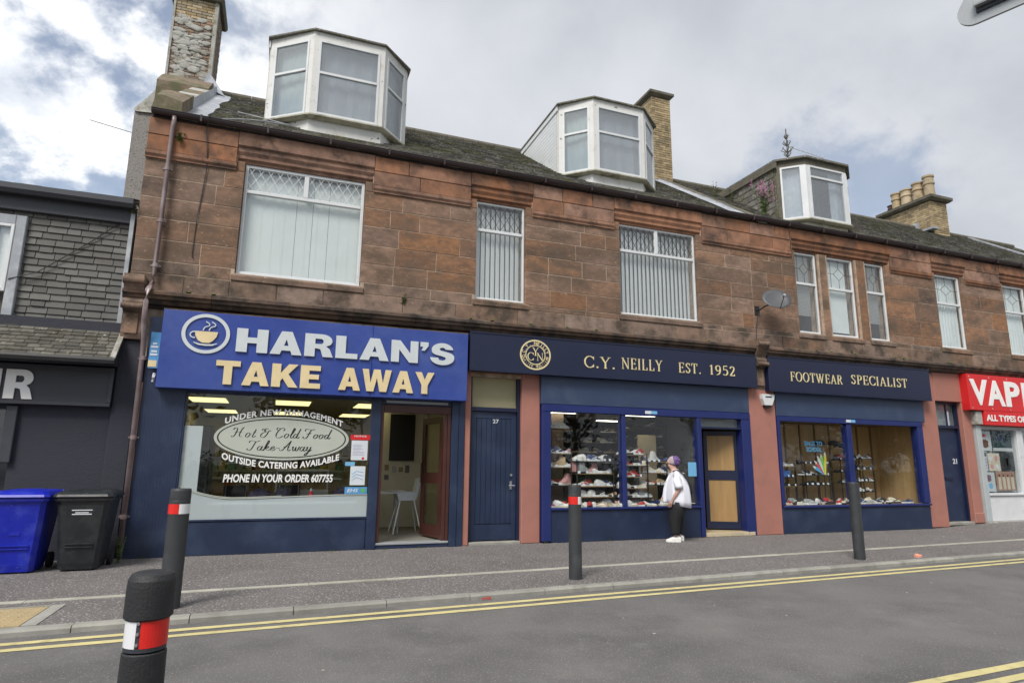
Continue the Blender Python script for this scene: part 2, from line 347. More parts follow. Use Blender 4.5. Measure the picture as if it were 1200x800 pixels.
def holes_wall(b, x0, x1, z0, z1, y0, y1, holes):
    xs = sorted({x0, x1, *[min(max(h[i], x0), x1) for h in holes for i in (0, 1)]}); zs = sorted({z0, z1, *[min(max(h[i], z0), z1) for h in holes for i in (2, 3)]})
    def solid(i, j):
        if i < 0 or j < 0 or i >= len(xs)-1 or j >= len(zs)-1: return False
        cx, cz = (xs[i]+xs[i+1])/2, (zs[j]+zs[j+1])/2
        return not any(h[0] < cx < h[1] and h[2] < cz < h[3] for h in holes)
    for i in range(len(xs)-1):
        for j in range(len(zs)-1):
            if not solid(i, j): continue
            a, c, d, e = xs[i], xs[i+1], zs[j], zs[j+1]
            b.quad((a,y0,d),(c,y0,d),(c,y0,e),(a,y0,e)); b.quad((c,y1,d),(a,y1,d),(a,y1,e),(c,y1,e))
            if not solid(i-1, j): b.quad((a,y1,d),(a,y0,d),(a,y0,e),(a,y1,e))
            if not solid(i+1, j): b.quad((c,y0,d),(c,y1,d),(c,y1,e),(c,y0,e))
            if not solid(i, j-1): b.quad((a,y1,d),(c,y1,d),(c,y0,d),(a,y0,d))
            if not solid(i, j+1): b.quad((a,y0,e),(c,y0,e),(c,y1,e),(a,y1,e))
def jit(a): return random.uniform(-a, a)

# ------------------------------------------------------------------ lettering
def text_mesh(txt, bold=0.0, shear=0.0, spacing=1.0):
    """returns list of glyph islands [(verts2d, faces)] of built-in-font text"""
    cu = bpy.data.curves.new('t', 'FONT'); cu.body = txt; cu.offset = bold; cu.shear = shear; cu.space_character = spacing
    cu.resolution_u = 3; cu.fill_mode = 'FRONT'
    o = bpy.data.objects.new('t', cu); COL.objects.link(o)
    me = bpy.data.meshes.new_from_object(o)
    vs = [(v.co.x, v.co.y) for v in me.vertices]; fs = [tuple(p.vertices) for p in me.polygons]
    bpy.data.objects.remove(o); bpy.data.curves.remove(cu); bpy.data.meshes.remove(me)
    par = list(range(len(vs)))
    def find(a):
        while par[a] != a: par[a] = par[par[a]]; a = par[a]
        return a
    key = {}
    for i, v in enumerate(vs):
        k = (round(v[0], 4), round(v[1], 4))
        if k in key: par[find(i)] = find(key[k])
        else: key[k] = i
    for f in fs:
        for i in f[1:]: par[find(i)] = find(f[0])
    isl = {}
    for f in fs: isl.setdefault(find(f[0]), []).append(f)
    out = []
    for fl in isl.values():
        ids = sorted({i for f in fl for i in f}); mp = {a: k for k, a in enumerate(ids)}
        out.append(([vs[i] for i in ids], [tuple(mp[i] for i in f) for f in fl]))
    out.sort(key=lambda g: min(v[0] for v in g[0]))
    return out
def solid_glyph(b, vs3, fs, n, d):
    """front polygons vs3/fs facing n, thickened by d along -n"""
    o = [tuple(Vector(v)-Vector(n)*d) for v in vs3]; k = len(vs3)
    ed = {}
    for f in fs:
        for i in range(len(f)):
            a, c = f[i], f[(i+1) % len(f)]; ed[(a, c)] = 1
    side = [(c, a, a+k, c+k) for (a, c) in ed if (c, a) not in ed]
    b.add(list(vs3)+o, list(fs)+side)
def fit_text(txt, x0, x1, z0, z1, y, m, parent, bold=.0, name='letter', depth=.012, shear=0.0, joined=False, spacing=1.0, warp=None, sx_only=None):
    g = text_mesh(txt, bold, shear, spacing)
    ax = min(v[0] for q in g for v in q[0]); bx = max(v[0] for q in g for v in q[0])
    az = min(v[1] for q in g for v in q[0]); bz = max(v[1] for q in g for v in q[0])
    J = B()
    for vs, fs in g:
        P = []
        for u, w in vs:
            x = x0+(u-ax)/(bx-ax)*(x1-x0); z = z0+(w-az)/(bz-az)*(z1-z0)
            if warp: x, z = warp(x, z)
            P.append((x, y, z))
        # orient towards -y
        f0 = fs[0]; a, c, d = (Vector(P[i]) for i in f0[:3])
        if (c-a).cross(d-a).y > 0: fs = [tuple(reversed(f)) for f in fs]
        b = J if joined else B()
        solid_glyph(b, P, fs, (0, -1, 0), depth)
        if not joined: obj(name, b, m, parent)
    if joined: return obj(name, J, m, parent)
def ribbon(b, pts, ws, y, depth):
    """flat stroke in the xz plane facing -y with a width per point"""
    n = len(pts); L = []; Rr = []
    for i in range(n):
        p = Vector(pts[i]); a = Vector(pts[max(i-1, 0)]); c = Vector(pts[min(i+1, n-1)]); d = (c-a)
        d = d.normalized() if d.length > 1e-9 else Vector((1, 0)); q = Vector((-d.y, d.x)); w = ws[i]/2 if isinstance(ws, (list, tuple)) else ws/2
        L.append(p+q*w); Rr.append(p-q*w)
    vs = [(p.x, y, p.y) for p in L]+[(p.x, y, p.y) for p in Rr]
    fs = [(i, i+n, i+1+n, i+1) for i in range(n-1)]
    solid_glyph(b, vs, fs, (0, -1, 0), depth)
def crom(pts, k=5):
    out = []; P = [pts[0]]+list(pts)+[pts[-1]]
    for i in range(1, len(P)-2):
        p0, p1, p2, p3 = (Vector(q) for q in P[i-1:i+3])
        for j in range(k):
            t = j/k; out.append(.5*((2*p1)+(p2-p0)*t+(2*p0-5*p1+4*p2-p3)*t*t+(3*p1-p0-3*p2+p3)*t**3))
    out.append(Vector(pts[-1])); return out
def arcp(cx, cz, rx, rz, a0, a1, n=14): return [(cx+rx*math.cos(R(a0+(a1-a0)*i/n)), cz+rz*math.sin(R(a0+(a1-a0)*i/n))) for i in range(n+1)]
TK, TN, SF = .125, .05, .04     # thick, thin, serif strokes of the roman capitals
def curve_w(pts):
    out = []
    for i in range(len(pts)):
        a = Vector(pts[max(i-1, 0)]); c = Vector(pts[min(i+1, len(pts)-1)]); d = (c-a).normalized(); out.append(TN+(TK-TN)*abs(d.y)**1.3)
    return out
def ser(x, z, w=.24): return ([(x-w/2, z), (x+w/2, z)], SF)
def st(x, w=TK): return [([(x, 0), (x, 1)], w), ser(x, .02), ser(x, .98)]
SERIF = {
 'C': (.80, [('c', arcp(.45, .5, .38, .49, 42, 318)), ([(.76, .70), (.76, .98)], .05), ([(.76, .30), (.76, .05)], .045)]),
 'Y': (.80, [([(.1, .97), (.40, .48)], TK), ([(.70, .97), (.40, .48)], TN), ([(.40, .5), (.40, 0)], TK), ser(.1, .98, .26), ser(.70, .98, .22), ser(.40, .02)]),
 'N': (.92, [([(.16, 0), (.16, 1)], TN), ([(.13, .97), (.76, .03)], TK), ([(.76, 0), (.76, 1)], TN), ser(.16, .02, .22), ser(.13, .98, .22), ser(.76, .98, .22)]),
 'E': (.72, st(.18)+[([(.2, .975), (.62, .975)], TN), ([(.2, .52), (.50, .52)], TN), ([(.2, .025), (.64, .025)], TN), ([(.61, 1), (.61, .78)], .05), ([(.63, 0), (.63, .24)], .05), ([(.5, .42), (.5, .62)], .045)]),
 'F': (.68, st(.18)+[([(.2, .975), (.60, .975)], TN), ([(.2, .52), (.48, .52)], TN), ([(.59, 1), (.59, .78)], .05), ([(.48, .42), (.48, .62)], .045)]),
 'I': (.38, st(.18)), 
 'L': (.70, st(.18)+[([(.2, .025), (.60, .025)], TN), ([(.60, 0), (.60, .26)], .05)]),
 'S': (.62, [('c', crom([(.50, .84), (.40, .95), (.27, .96), (.14, .84), (.16, .66), (.32, .52), (.47, .38), (.50, .20), (.36, .04), (.22, .04), (.10, .18)], 3)), ([(.52, .74), (.52, .97)], .04), ([(.09, .28), (.09, .03)], .04)]),
 'T': (.76, [([(.36, 0), (.36, 1)], TK), ser(.36, .02), ([(.04, .975), (.68, .975)], TN), ([(.05, 1), (.05, .76)], .05), ([(.67, 1), (.67, .76)], .05)]),
 'O': (.92, [('c', arcp(.44, .5, .38, .49, 0, 360, 24))]),
 'W': (1.22, [([(.1, .97), (.36, .0)], TK), ([(.36, 0), (.60, .97)], TN), ([(.54, .97), (.80, .0)], TK), ([(.80, 0), (1.06, .97)], TN), ser(.1, .98, .22), ser(.57, .98, .24), ser(1.06, .98, .2)]),
 'A': (.84, [([(.42, .98), (.12, .02)], TN), ([(.40, .98), (.70, .02)], TK), ([(.22, .34), (.60, .34)], TN), ser(.12, .02, .2), ser(.70, .02, .24)]),
 'R': (.80, st(.18)+[('c', [(.2, .975), (.38, .97)]+arcp(.40, .735, .20, .225, 80, -80, 8)+[(.22, .50)]), ([(.38, .5), (.70, .02)], TK), ser(.70, .02, .16)]),
 'P': (.68, st(.18)+[('c', [(.2, .975), (.38, .97)]+arcp(.38, .72, .21, .24, 80, -80, 8)+[(.22, .46)])]),
 '1': (.50, [([(.26, 0), (.26, 1)], .13), ser(.26, .02), ([(.10, .84), (.27, .97)], .05)]),
 '9': (.62, [('c', arcp(.30, .68, .21, .29, 0, 360, 16)), ('c', crom([(.51, .68), (.50, .36), (.36, .10), (.14, .02)], 3))]),
 '5': (.60, [([(.16, .975), (.50, .975)], .08), ([(.16, .98), (.13, .56)], .05), ('c', crom([(.13, .56), (.32, .62), (.49, .46), (.49, .20), (.30, .03), (.08, .10)], 3))]),
 '2': (.60, [('c', crom([(.09, .76), (.20, .95), (.40, .93), (.47, .70), (.34, .40), (.08, .05)], 3)), ([(.06, .04), (.52, .04)], .09), ([(.51, 0), (.51, .2)], .045)]),
 '.': (.30, [([(.10, .07), (.22, .07)], .13)]), ' ': (.55, []),
}
def serif_word(txt, x0, x1, z0, z1, y, m, parent, depth=.015):
    h = z1-z0; tot = sum(SERIF[c][0]+.1 for c in txt)-.1; sx = (x1-x0)/tot; x = x0
    for c in txt:
        adv, strokes = SERIF[c]; b = B()
        for k, (a, w) in enumerate(strokes):
            if a == 'c': pts, ws = w, curve_w(w)
            else: pts, ws = a, w
            P = [(x+p[0]*sx, z0+p[1]*h) for p in pts]; sc = (sx+h)/2
            ribbon(b, P, [q*sc for q in ws] if isinstance(ws, list) else ws*sc, y-.0006*k, depth)
        if b.v: obj('letter', b, m, parent)
        x += (adv+.1)*sx
# copperplate hand: each glyph is a set of pen paths (x, z) with x-height .42
HAND = {
 'H': (.95, [[(.02,.70),(.10,.86),(.24,.88),(.30,.74),(.22,.30),(.10,.06),(-.02,.02),(-.06,.12)], [(.78,.96),(.66,.80),(.52,.30),(.56,.06),(.70,.06)], [(.14,.44),(.40,.50),(.66,.46)]]),
 'o': (.44, [[(.30,.38),(.20,.42),(.08,.30),(.04,.12),(.12,.01),(.24,.06),(.34,.24),(.30,.40),(.40,.34),(.48,.34)]]),
 't': (.34, [[(.30,.78),(.16,.30),(.10,.08),(.18,.01),(.36,.14)], [(.08,.46),(.34,.48)]]),
 '&': (.80, [[(.60,.80),(.48,.90),(.34,.78),(.42,.56),(.24,.48),(.08,.26),(.14,.04),(.34,.04),(.52,.30),(.62,.62),(.80,.70)], [(.10,.70),(.18,.84),(.30,.78),(.28,.60)]]),
 'C': (.74, [[(.64,.70),(.72,.88),(.58,.98),(.34,.84),(.16,.46),(.14,.16),(.30,.01),(.50,.06),(.64,.20)], [(.20,.74),(.10,.86),(.18,.98),(.36,.94)]]),
 'l': (.26, [[(.06,.20),(.26,.62),(.34,.92),(.26,.96),(.14,.50),(.08,.10),(.16,.01),(.30,.14)]]),
 'd': (.48, [[(.30,.36),(.20,.42),(.08,.30),(.04,.12),(.12,.01),(.24,.10),(.34,.36),(.52,.94)], [(.52,.94),(.34,.30),(.30,.08),(.38,.01),(.52,.14)]]),
 'F': (.80, [[(.10,.72),(.14,.90),(.34,.92),(.60,.86),(.86,.94)], [(.58,.86),(.46,.56),(.34,.16),(.18,.00),(.02,.06),(.04,.18)], [(.24,.46),(.46,.48),(.60,.54)]]),
 'T': (.70, [[(.06,.72),(.10,.90),(.30,.92),(.56,.84),(.84,.94)], [(.54,.86),(.42,.50),(.30,.14),(.14,.00),(-.02,.06),(.02,.18)]]),
 'a': (.50, [[(.34,.34),(.22,.42),(.08,.30),(.04,.12),(.12,.01),(.24,.08),(.36,.36)], [(.40,.42),(.32,.16),(.34,.02),(.42,.02),(.56,.16)]]),
 'k': (.48, [[(.04,.14),(.28,.66),(.34,.92),(.26,.94),(.12,.44),(.02,.0)], [(.08,.16),(.24,.38),(.36,.40),(.30,.26),(.16,.20),(.30,.04),(.50,.12)]]),
 'e': (.38, [[(.06,.16),(.24,.24),(.32,.36),(.24,.42),(.10,.30),(.06,.10),(.16,.01),(.30,.06),(.42,.18)]]),
 '-': (.40, [[(.06,.26),(.36,.26)]]),
 'A': (.86, [[(-.06,.14),(.02,.02),(.20,.10),(.46,.52),(.74,.98)], [(.74,.98),(.62,.50),(.58,.10),(.66,.01),(.80,.12)], [(.22,.36),(.46,.42),(.70,.38)]]),
 'w': (.62, [[(.04,.30),(.12,.42),(.10,.16),(.14,.02),(.26,.10),(.34,.40),(.32,.10),(.38,.01),(.50,.12),(.58,.40),(.66,.36)]]),
 'y': (.46, [[(.04,.30),(.12,.42),(.08,.14),(.14,.03),(.28,.14),(.38,.42),(.26,.0),(.10,-.36),(-.04,-.40),(.02,-.24),(.30,.0),(.46,.14)]]),
 ' ': (.30, []),
}
def hand_word(txt, x0, x1, z0, h, y, m, parent, name, slant=.30):
    tot = sum(HAND[c][0] for c in txt); sx = (x1-x0)/tot; x = x0; b = B(); k = 0
    for c in txt:
        adv, paths = HAND[c]
        for p in paths:
            q = crom([((a+slant*bz*.3), bz) for a, bz in p], 4); P = [(x+v.x*sx, z0+v.y*h) for v in q]; ws = []
            for i in range(len(P)):
                d = (Vector(P[min(i+1, len(P)-1)])-Vector(P[max(i-1, 0)])); d = d.normalized() if d.length > 1e-9 else Vector((1, 0))
                ws.append(h*(.028+.075*max(0, abs(d.dot(Vector((.30, .95))))**2)))
            ribbon(b, P, ws, y-.00012*k, .0008); k += 1
        x += adv*sx
    return obj(name, b, m, parent)

# ================================================================== THE SETTING
def kerb_y(x): return -4.17+.051*x
def edge_y(x): return -2.905+.047*x
def pz(x, y):            # the pavement lifts slightly towards the far doorways
    return .12*max(0, min(1, (x-14.9)/2.6))*max(0, min(1, (y+2.2)/2.2))
b = B(); b.quad((-250,-250,-.13),(250,-250,-.13),(250,250,-.13),(-250,250,-.13)); obj('ground', b, M_grass, kind='structure')
ROAD = -.055
b = B()
nx = 60
for i in range(nx):
    a, c = -60+i*2, -60+(i+1)*2
    b.quad((a, -8.06+.051*a, ROAD), (c, -8.06+.051*c, ROAD), (c, kerb_y(c), ROAD), (a, kerb_y(a), ROAD))
obj('road', b, M_asph, kind='structure')
b = B(); xs = [-60, -12, -4, 0, 5, 10, 14.9, 15.5, 16.1, 16.7, 17.5, 18.5, 30, 60]; ts = [0, .3, .45, .6, .75, .9, 1]
for i in range(len(xs)-1):
    for j in range(len(ts)-1):
        def P(x, t): y = (kerb_y(x)+.125)*(1-t)+.4*t; return (x, y, pz(x, y))
        b.quad(P(xs[i], ts[j]), P(xs[i+1], ts[j]), P(xs[i+1], ts[j+1]), P(xs[i], ts[j+1]))
pav = obj('pavement', b, M_pave, kind='structure')
b = B(); b.quad((-60, -30, -.05), (60, -30, -.05), (60, -8.06+.051*60-.125, -.05), (-60, -8.06-.051*60-.125, -.05))
pav2 = obj('pavement', b, M_pave, kind='structure')
def kerbrun(parent, yf, z1, x0, x1, L=.915, w=.125, z0=-.12):
    x = x0
    while x < x1:
        a, c = x+.004, x+L-.004; q = B(); y0, y1 = yf(a), yf(c); r = .018; z = z1+jit(.002)
        prof = lambda xx, yy: [(xx, yy, z0), (xx, yy, z-r), (xx, yy+r, z), (xx, yy+w, z), (xx, yy+w, z0)]
        q.loft([prof(a, y0), prof(c, y1)]); obj('kerb_stone', q, M_kerb, parent); x += L
kerbrun(pav, kerb_y, .004, -5.2, 19.5)
kerbrun(pav2, lambda x: -8.06+.051*x-.125, -.046, -2.4, 9, L=.915)
x = -5.0
while x < 19:
    if not (15.05 < x+.45 < 15.5):
        q = B(); a, c = x+.004, x+.911
        q.add([(a,edge_y(a)-.06,.006),(c,edge_y(c)-.06,.006),(c,edge_y(c)+.06,.006),(a,edge_y(a)+.06,.006),(a,edge_y(a)-.06,-.05),(c,edge_y(c)-.06,-.05),(c,edge_y(c)+.06,-.05),(a,edge_y(a)+.06,-.05)],
              [(0,1,2,3),(0,4,5,1),(1,5,6,2),(2,6,7,3),(3,7,4,0)])
        obj('edging_strip', q, M_edge, pav)
    x += .915
# buff dropped-crossing pavers at the left
def skew(u, v): # u along kerb from x=-4.2 to -1.95 ; v from kerb 0..1
    x = u; return x, kerb_y(x)+.14+v
for i in range(6):
    for j in range(2):
        a, c, d, e = -4.35+i*.4, -4.35+(i+1)*.4-.006, j*.4, (j+1)*.4-.006
        q = B(); pts = [skew(a,d), skew(c,d), skew(c,e), skew(a,e)]
        q.add([(p[0],p[1],.006) for p in pts]+[(p[0],p[1],-.04) for p in pts], [(0,1,2,3),(0,4,5,1),(1,5,6,2),(2,6,7,3),(3,7,4,0)])
        for k in range(5):
            for l in range(5):
                px, py = skew(a+.04+k*.078, d+.04+l*.078); q.lathe((px, py, .006), [(.017, 0), (.012, .005)], 6)
        obj('tactile_paver', q, M_buff, pav)
q = B(); p0, p1, p2, p3 = skew(-1.945, -.0), skew(-1.83, -.0), skew(-1.83, .86), skew(-1.945, .86)
q.add([(p[0],p[1],z) for z in (.007, -.05) for p in (p0,p1,p2,p3)], [(0,1,2,3),(0,4,5,1),(1,5,6,2),(2,6,7,3),(3,7,4,0)]); obj('edging_strip', q, M_kerb, pav)
q = B()
p0, p1, p2, p3 = skew(-4.35, .805), skew(-1.95, .805), skew(-1.95, .86), skew(-4.35, .86)
q.add([(p[0],p[1],z) for z in (.007, -.05) for p in (p0,p1,p2,p3)], [(0,1,2,3),(0,4,5,1),(1,5,6,2),(2,6,7,3),(3,7,4,0)]); obj('edging_strip', q, M_kerb, pav)
def line_mark(o0, o1, xa, xb, yf, name='yellow_line'):
    q = B(); n = int((xb-xa)/.35); L = []; 
    for i in range(n+1):
        x = xa+(xb-xa)*i/n; L.append((x, yf(x)+o0+jit(.004), ROAD+.004)); L.append((x, yf(x)+o1+jit(.004), ROAD+.004))
    q.add(L, [(2*i, 2*i+2, 2*i+3, 2*i+1) for i in range(n)]); return obj(name, q, M_yell, kind='structure')
line_mark(-.275, -.185, -30, 30, kerb_y); line_mark(-.475, -.385, -30, 11.8, kerb_y)
near = lambda x: -8.06+.051*x
line_mark(.21, .30, 4.2, 30, near); line_mark(.035, .125, 4.4, 30, near)

# ================================================================== THE SANDSTONE TENEMENT
T = thing('tenement_building', 'long two-storey red sandstone tenement with dormers, slate roof and shops along the street', 'building', (-2.36, 0, 0))
OPEN = [(-.85,1.19), (3.34,4.36), (6.50,8.45), (11.26,11.98), (12.28,13.18), (13.53,14.23), (16.00,17.03), (18.70,19.72), (21.6, 22.6)]
ZB, ZH = 4.50, 6.48
b = B()
holes_wall(b, -2.35, 27, 3.0, 7.0, .006, .36, [(a-.012, c+.012, ZB-.012, ZH+.012) for a, c in OPEN]+[(a-.13, c+.13, ZH, 6.98) for a, c in ((-.85,1.19),(3.34,4.36),(6.50,8.45),(11.26,14.23),(16.0,17.03),(18.70,19.72),(21.6,22.6))]+[(15.45,16.40,2,3.075)])
obj('wall_core', b, M_mortar, T)
# back and gable walls
b = B(); b.box(-2.35, -2.1, .37, 8.4, -.1, 7.0); b.box(-2.35, 27, 8.4, 8.7, -.1, 7.0); b.box(-2.09, 26.9, .37, 8.39, 3.78, 3.95); b.box(-2.09, 26.9, .37, 8.39, 6.86, 6.99)
obj('rear_wall', b, M_peb, T)
def stone(x0, x1, z0, z1, y=0.0, m=M_stone, name='stone', depth=.15, c=.006):
    g = .0052; j = jit(.0025); q = B(); q.cbox(x0+g, x1-g, y+j, y+depth, z0+g, z1-g, c); return obj(name, q, m, T)
def course(x0, x1, z0, z1, lens, y=0.0, m=M_stone, name='stone'):
    x = x0
    while x < x1-.001:
        L = random.uniform(*lens); e = x+L
        if x1-e < lens[0]*.6: e = x1
        stone(x, e, z0, z1, y, m, name); x = e
# clear wall stretches between windows: (x0, x1, course joints)
ZA = [4.56, 4.92, 5.27, 5.63, 5.98, 6.29]; ZBc = [4.46, 4.80, 5.13, 5.48, 5.82, 6.12, 6.29]; ZC = [4.46, 4.66, 5.11, 5.59, 6.01, 6.31]
for x0, x1, zs in [(-2.36,-.85,ZA), (1.19,3.34,ZA), (4.36,6.50,ZBc), (8.45,9.93,ZBc), (9.93,11.26,ZBc), (14.23,16.0,ZC), (17.03,18.70,ZC), (19.72,21.6,ZC)]:
    for a, c in zip(zs[:-1], zs[1:]): course(x0, x1, a, c, (.45, 1.25))
    # frieze with its bottom moulding, two rows
    xa, xb = x0+(.0 if x0 < -2 or x0 == 9.93 else .14), x1-(.0 if x1 == 9.93 else .14)
    q = B(); q.prism_x([(-.055,6.42),(-.055,6.36),(-.03,6.32),(-.03,6.295),(.05,6.291),(.05,6.42)], xa, xb); obj('string_moulding', q, M_stone_up, T)
    x = xa
    while x < xb-.001:
        e = x+random.uniform(.6, 1.2); e = xb if xb-e < .4 else e
        stone(x, e, 6.42, 6.70, -.045, M_stone_up); x = e
    x = xa
    while x < xb-.001:
        e = x+random.uniform(.5, 1.1); e = xb if xb-e < .4 else e
        stone(x, e, 6.70, 7.0, -.05, M_stone_up); x = e
    # short jamb fillers beside the windows under the lintel shoulders
    if x0 > -2 and x0 != 9.93: stone(x0, x0+.14, zs[-1]-.0, 6.48, -.004)
    if x1 != 9.93: stone(x1-.14, x1, zs[-1]-.0, 6.48, -.004)
# lintels
groups = [(-.85,1.19), (3.34,4.36), (6.50,8.45), (11.26,14.23), (16.0,17.03), (18.70,19.72), (21.6,22.6)]
for a, c in groups:
    q = B(); P = [(-.058,6.995),(-.058,6.76),(-.02,6.73),(-.02,6.66),(.012,6.60),(.012,6.55),(.06,6.525),(.06,6.484),(.15,6.484),(.15,6.995)]
    q.prism_x(P, a-.138, c+.138); obj('lintel', q, M_stone_up, T)
# mullion piers of the triple window
for a, c in ((11.98,12.28), (13.18,13.53)):
    q = B(); q.prism_z([(a+.002,.15),(a+.002,.06),(a+.05,.0),(c-.05,.0),(c-.002,.06),(c-.002,.15)], 4.42, 6.484); obj('mullion_pier', q, M_stone, T)
# sill course and base course
for i, (a, c) in enumerate(OPEN):
    q = B(); q.prism_x([(-.035,4.36),(-.035,4.44),(.02,4.488),(.16,4.488),(.16,4.36)], a-.06, c+.06); obj('stone_sill', q, M_stone_low, T)
px = -2.36
for a, c in OPEN+[(26.9,27)]:
    a2 = a-.062
    if a2-px > .05: course(px, a2, 4.35, 4.46 if px > 3 else 4.56, (.5, 1.3), .001, M_stone_low) if a2-px > .3 else stone(px, a2, 4.35, 4.46, .001, M_stone_low)
    px = c+.062
course(-2.36, 27, 4.03, 4.348, (.6, 1.4), -.012, M_stone_low)
# cornice
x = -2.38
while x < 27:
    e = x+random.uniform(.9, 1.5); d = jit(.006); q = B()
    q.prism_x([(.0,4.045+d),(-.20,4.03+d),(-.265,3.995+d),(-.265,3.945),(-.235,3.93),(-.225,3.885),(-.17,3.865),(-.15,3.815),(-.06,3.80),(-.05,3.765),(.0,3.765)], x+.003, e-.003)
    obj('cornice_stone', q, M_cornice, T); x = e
for i in range(26):       # moss tufts along the cornice
    cx = random.uniform(-2.2, 19); q = B(); w = random.uniform(.01, .03)
    for k in range(5): q.lathe((cx+jit(w), -.2+jit(.04), 4.03), [(random.uniform(.012, .03), 0), (.018, .012), (.004, .022)], 6)
    obj('moss_clump', q, M_moss, T)
# narrow ground-floor pieces of the stone shell: console brackets
def console(x0, x1, z0, z1, m=M_cornice):
    q = B(); h = z1-z0
    q.prism_x([(.0,z0),(-.10,z0),(-.13,z0+.1*h),(-.13,z0+.42*h),(-.22,z0+.48*h),(-.23,z0+.52*h),(-.24,z0+.58*h),(-.20,z0+.64*h),(-.28,z0+.80*h),(-.34,z0+.86*h),(-.34,z1),(.0,z1)], x0, x1)
    k = obj('console_bracket', q, m, T)
    q = B(); q.tube([(x0-.01, -.25, z0+.50*h), (x1+.01, -.25, z0+.50*h)], .045, 12); obj('scroll', q, m, k)
    q = B(); q.tube([(x0-.01, -.30, z0+.90*h), (x1+.01, -.30, z0+.90*h)], .06, 12); obj('scroll', q, m, k)
    q = B(); q.box(x0+.05, x1-.05, -.16, -.12, z0+.08*h, z0+.40*h); obj('raised_panel', q, m, k)
console(-2.36, -2.09, 3.25, 4.22, M_stone_low)
console(9.72, 10.00, 3.06, 4.16, M_stone_low)
course(-2.36, -2.06, 2.6, 3.24, (.3, .3), .0, M_stone_low); 
# pink rendered piers between the shops
def pier(x0, x1, z0, z1, y0=-.05, plinth=True):
    q = B(); q.cbox(x0, x1, y0, .30, z0, z1, .012)
    if plinth: q.cbox(x0-.012, x1+.012, y0-.015, .2, z0+.002, z0+.26, .02)
    return obj('painted_pier', q, M_pink, T)
pier(3.17, 3.285, 0, 3.76, -.05, False); pier(4.29, 4.66, 0, 3.76, -.03, False)
pier(9.54, 10.26, 0, 3.78, -.10, False); pier(14.79, 15.40, .02, 3.76, -.05, False); pier(16.33, 16.66, .08, 3.06, -.05)
pier(15.405, 16.70, 3.065, 3.79, -.055, False)
q = B(); q.box(3.285, 4.29, -.02, .34, 3.06, 3.76); q.box(-2.35, -1.97, .02, .36, 0, 2.6); q.box(16.9, 27, .02, .36, 2.5, 3.0); q.box(-1.97, 16.4, .1, .36, 3.08, 3.76); obj('backing_wall', q, M_reveal, T)
# front steps
q = B(); q.cbox(3.30, 4.28, -.02, .3, -.02, .045, .01); obj('door_step', q, M_kerb, T)
q = B(); q.cbox(15.42, 16.31, -.04, .3, .05, .125, .01); obj('door_step', q, M_kerb, T)
# close doors (numbers 27 and 21)
def close_door(x0, x1, z0, zd, zt, n, boarded, num, hx):
    dr = B(); k = 9; w = (x1-x0-.12)/k
    f = B(); f.box(x0, x0+.05, .06, .20, z0, zt); f.box(x1-.05, x1, .06, .20, z0, zt); f.box(x0+.05, x1-.05, .06, .20, zt-.05, zt); f.box(x0+.05, x1-.05, .055, .20, zd, zd+.07)
    d = obj('door', f, M_navy_d, T)
    lf = B(); lf.box(x0+.052, x1-.052, .125, .17, z0+.012, zd-.004); obj('door_leaf', lf, M_navy, d)
    if n:
        for i in range(k):
            q = B(); a = x0+.065+i*(x1-x0-.13)/k; q.cbox(a+.003, a+(x1-x0-.13)/k-.003, .108, .13, z0+.30, zd-.14, .0022); obj('board', q, M_navy, d)
    q = B(); q.cbox(x0+.052, x0+.14, .105, .128, z0+.014, zd-.006, .003) if n else q.box(x0+.2, x0+.21, .12, .125, z0+1.0, z0+1.01)
    if n:
        q.cbox(x1-.14, x1-.052, .105, .128, z0+.014, zd-.006, .003); q.cbox(x0+.14, x1-.14, .105, .128, z0+.014, z0+.28, .003); q.cbox(x0+.14, x1-.14, .105, .128, zd-.13, zd-.006, .003)
        obj('door_rail', q, M_navy, d)
        h = B(); h.tube([(hx, .10, z0+1.16), (hx, .085, z0+1.16)], .024, 12); h.tube([(hx, .10, z0+.97), (hx, .06, z0+.97)], .012, 8); h.tube([(hx-.055, .055, z0+.97), (hx+.06, .055, z0+.97)], .013, 8)
        h.cbox(hx-.02, hx+.02, .095, .106, z0+.90, z0+1.05, .003); obj('door_handle', h, M_steel, d)
    p = B(); p.box(x0+.052, x1-.052, .15, .158, zd+.072, zt-.052); obj('fanlight', p, M_board if boarded else M_glassD, d)
    if not boarded:
        p = B(); p.box(x0+.052, x1-.052, .30, .31, zd+.03, zt-.03); obj('net_curtain', p, M_net, d)
        q = B(); q.box((x0+x1)/2+.12, (x0+x1)/2+.15, .13, .17, zd+.072, zt-.052); obj('glazing_bar', q, M_navy_d, d)
    return d
d27 = close_door(3.29, 4.285, .05, 2.37, 3.06, True, True, '27', 4.13)
fit_text('27', 3.76, 3.88, 2.15, 2.225, .102, M_letS, d27, .02, 'number', .004, joined=True)
d21 = close_door(15.42, 16.32, .125, 2.40, 3.06, False, False, '21', 16.2)
fit_text('21', 16.02, 16.17, 1.52, 1.65, .1215, M_letS, d21, .03, 'number', .006, joined=True)
q = B(); q.cbox(15.66, 15.92, .10, .12, 1.12, 1.19, .005); obj('letterbox', q, M_navy_d, d21)

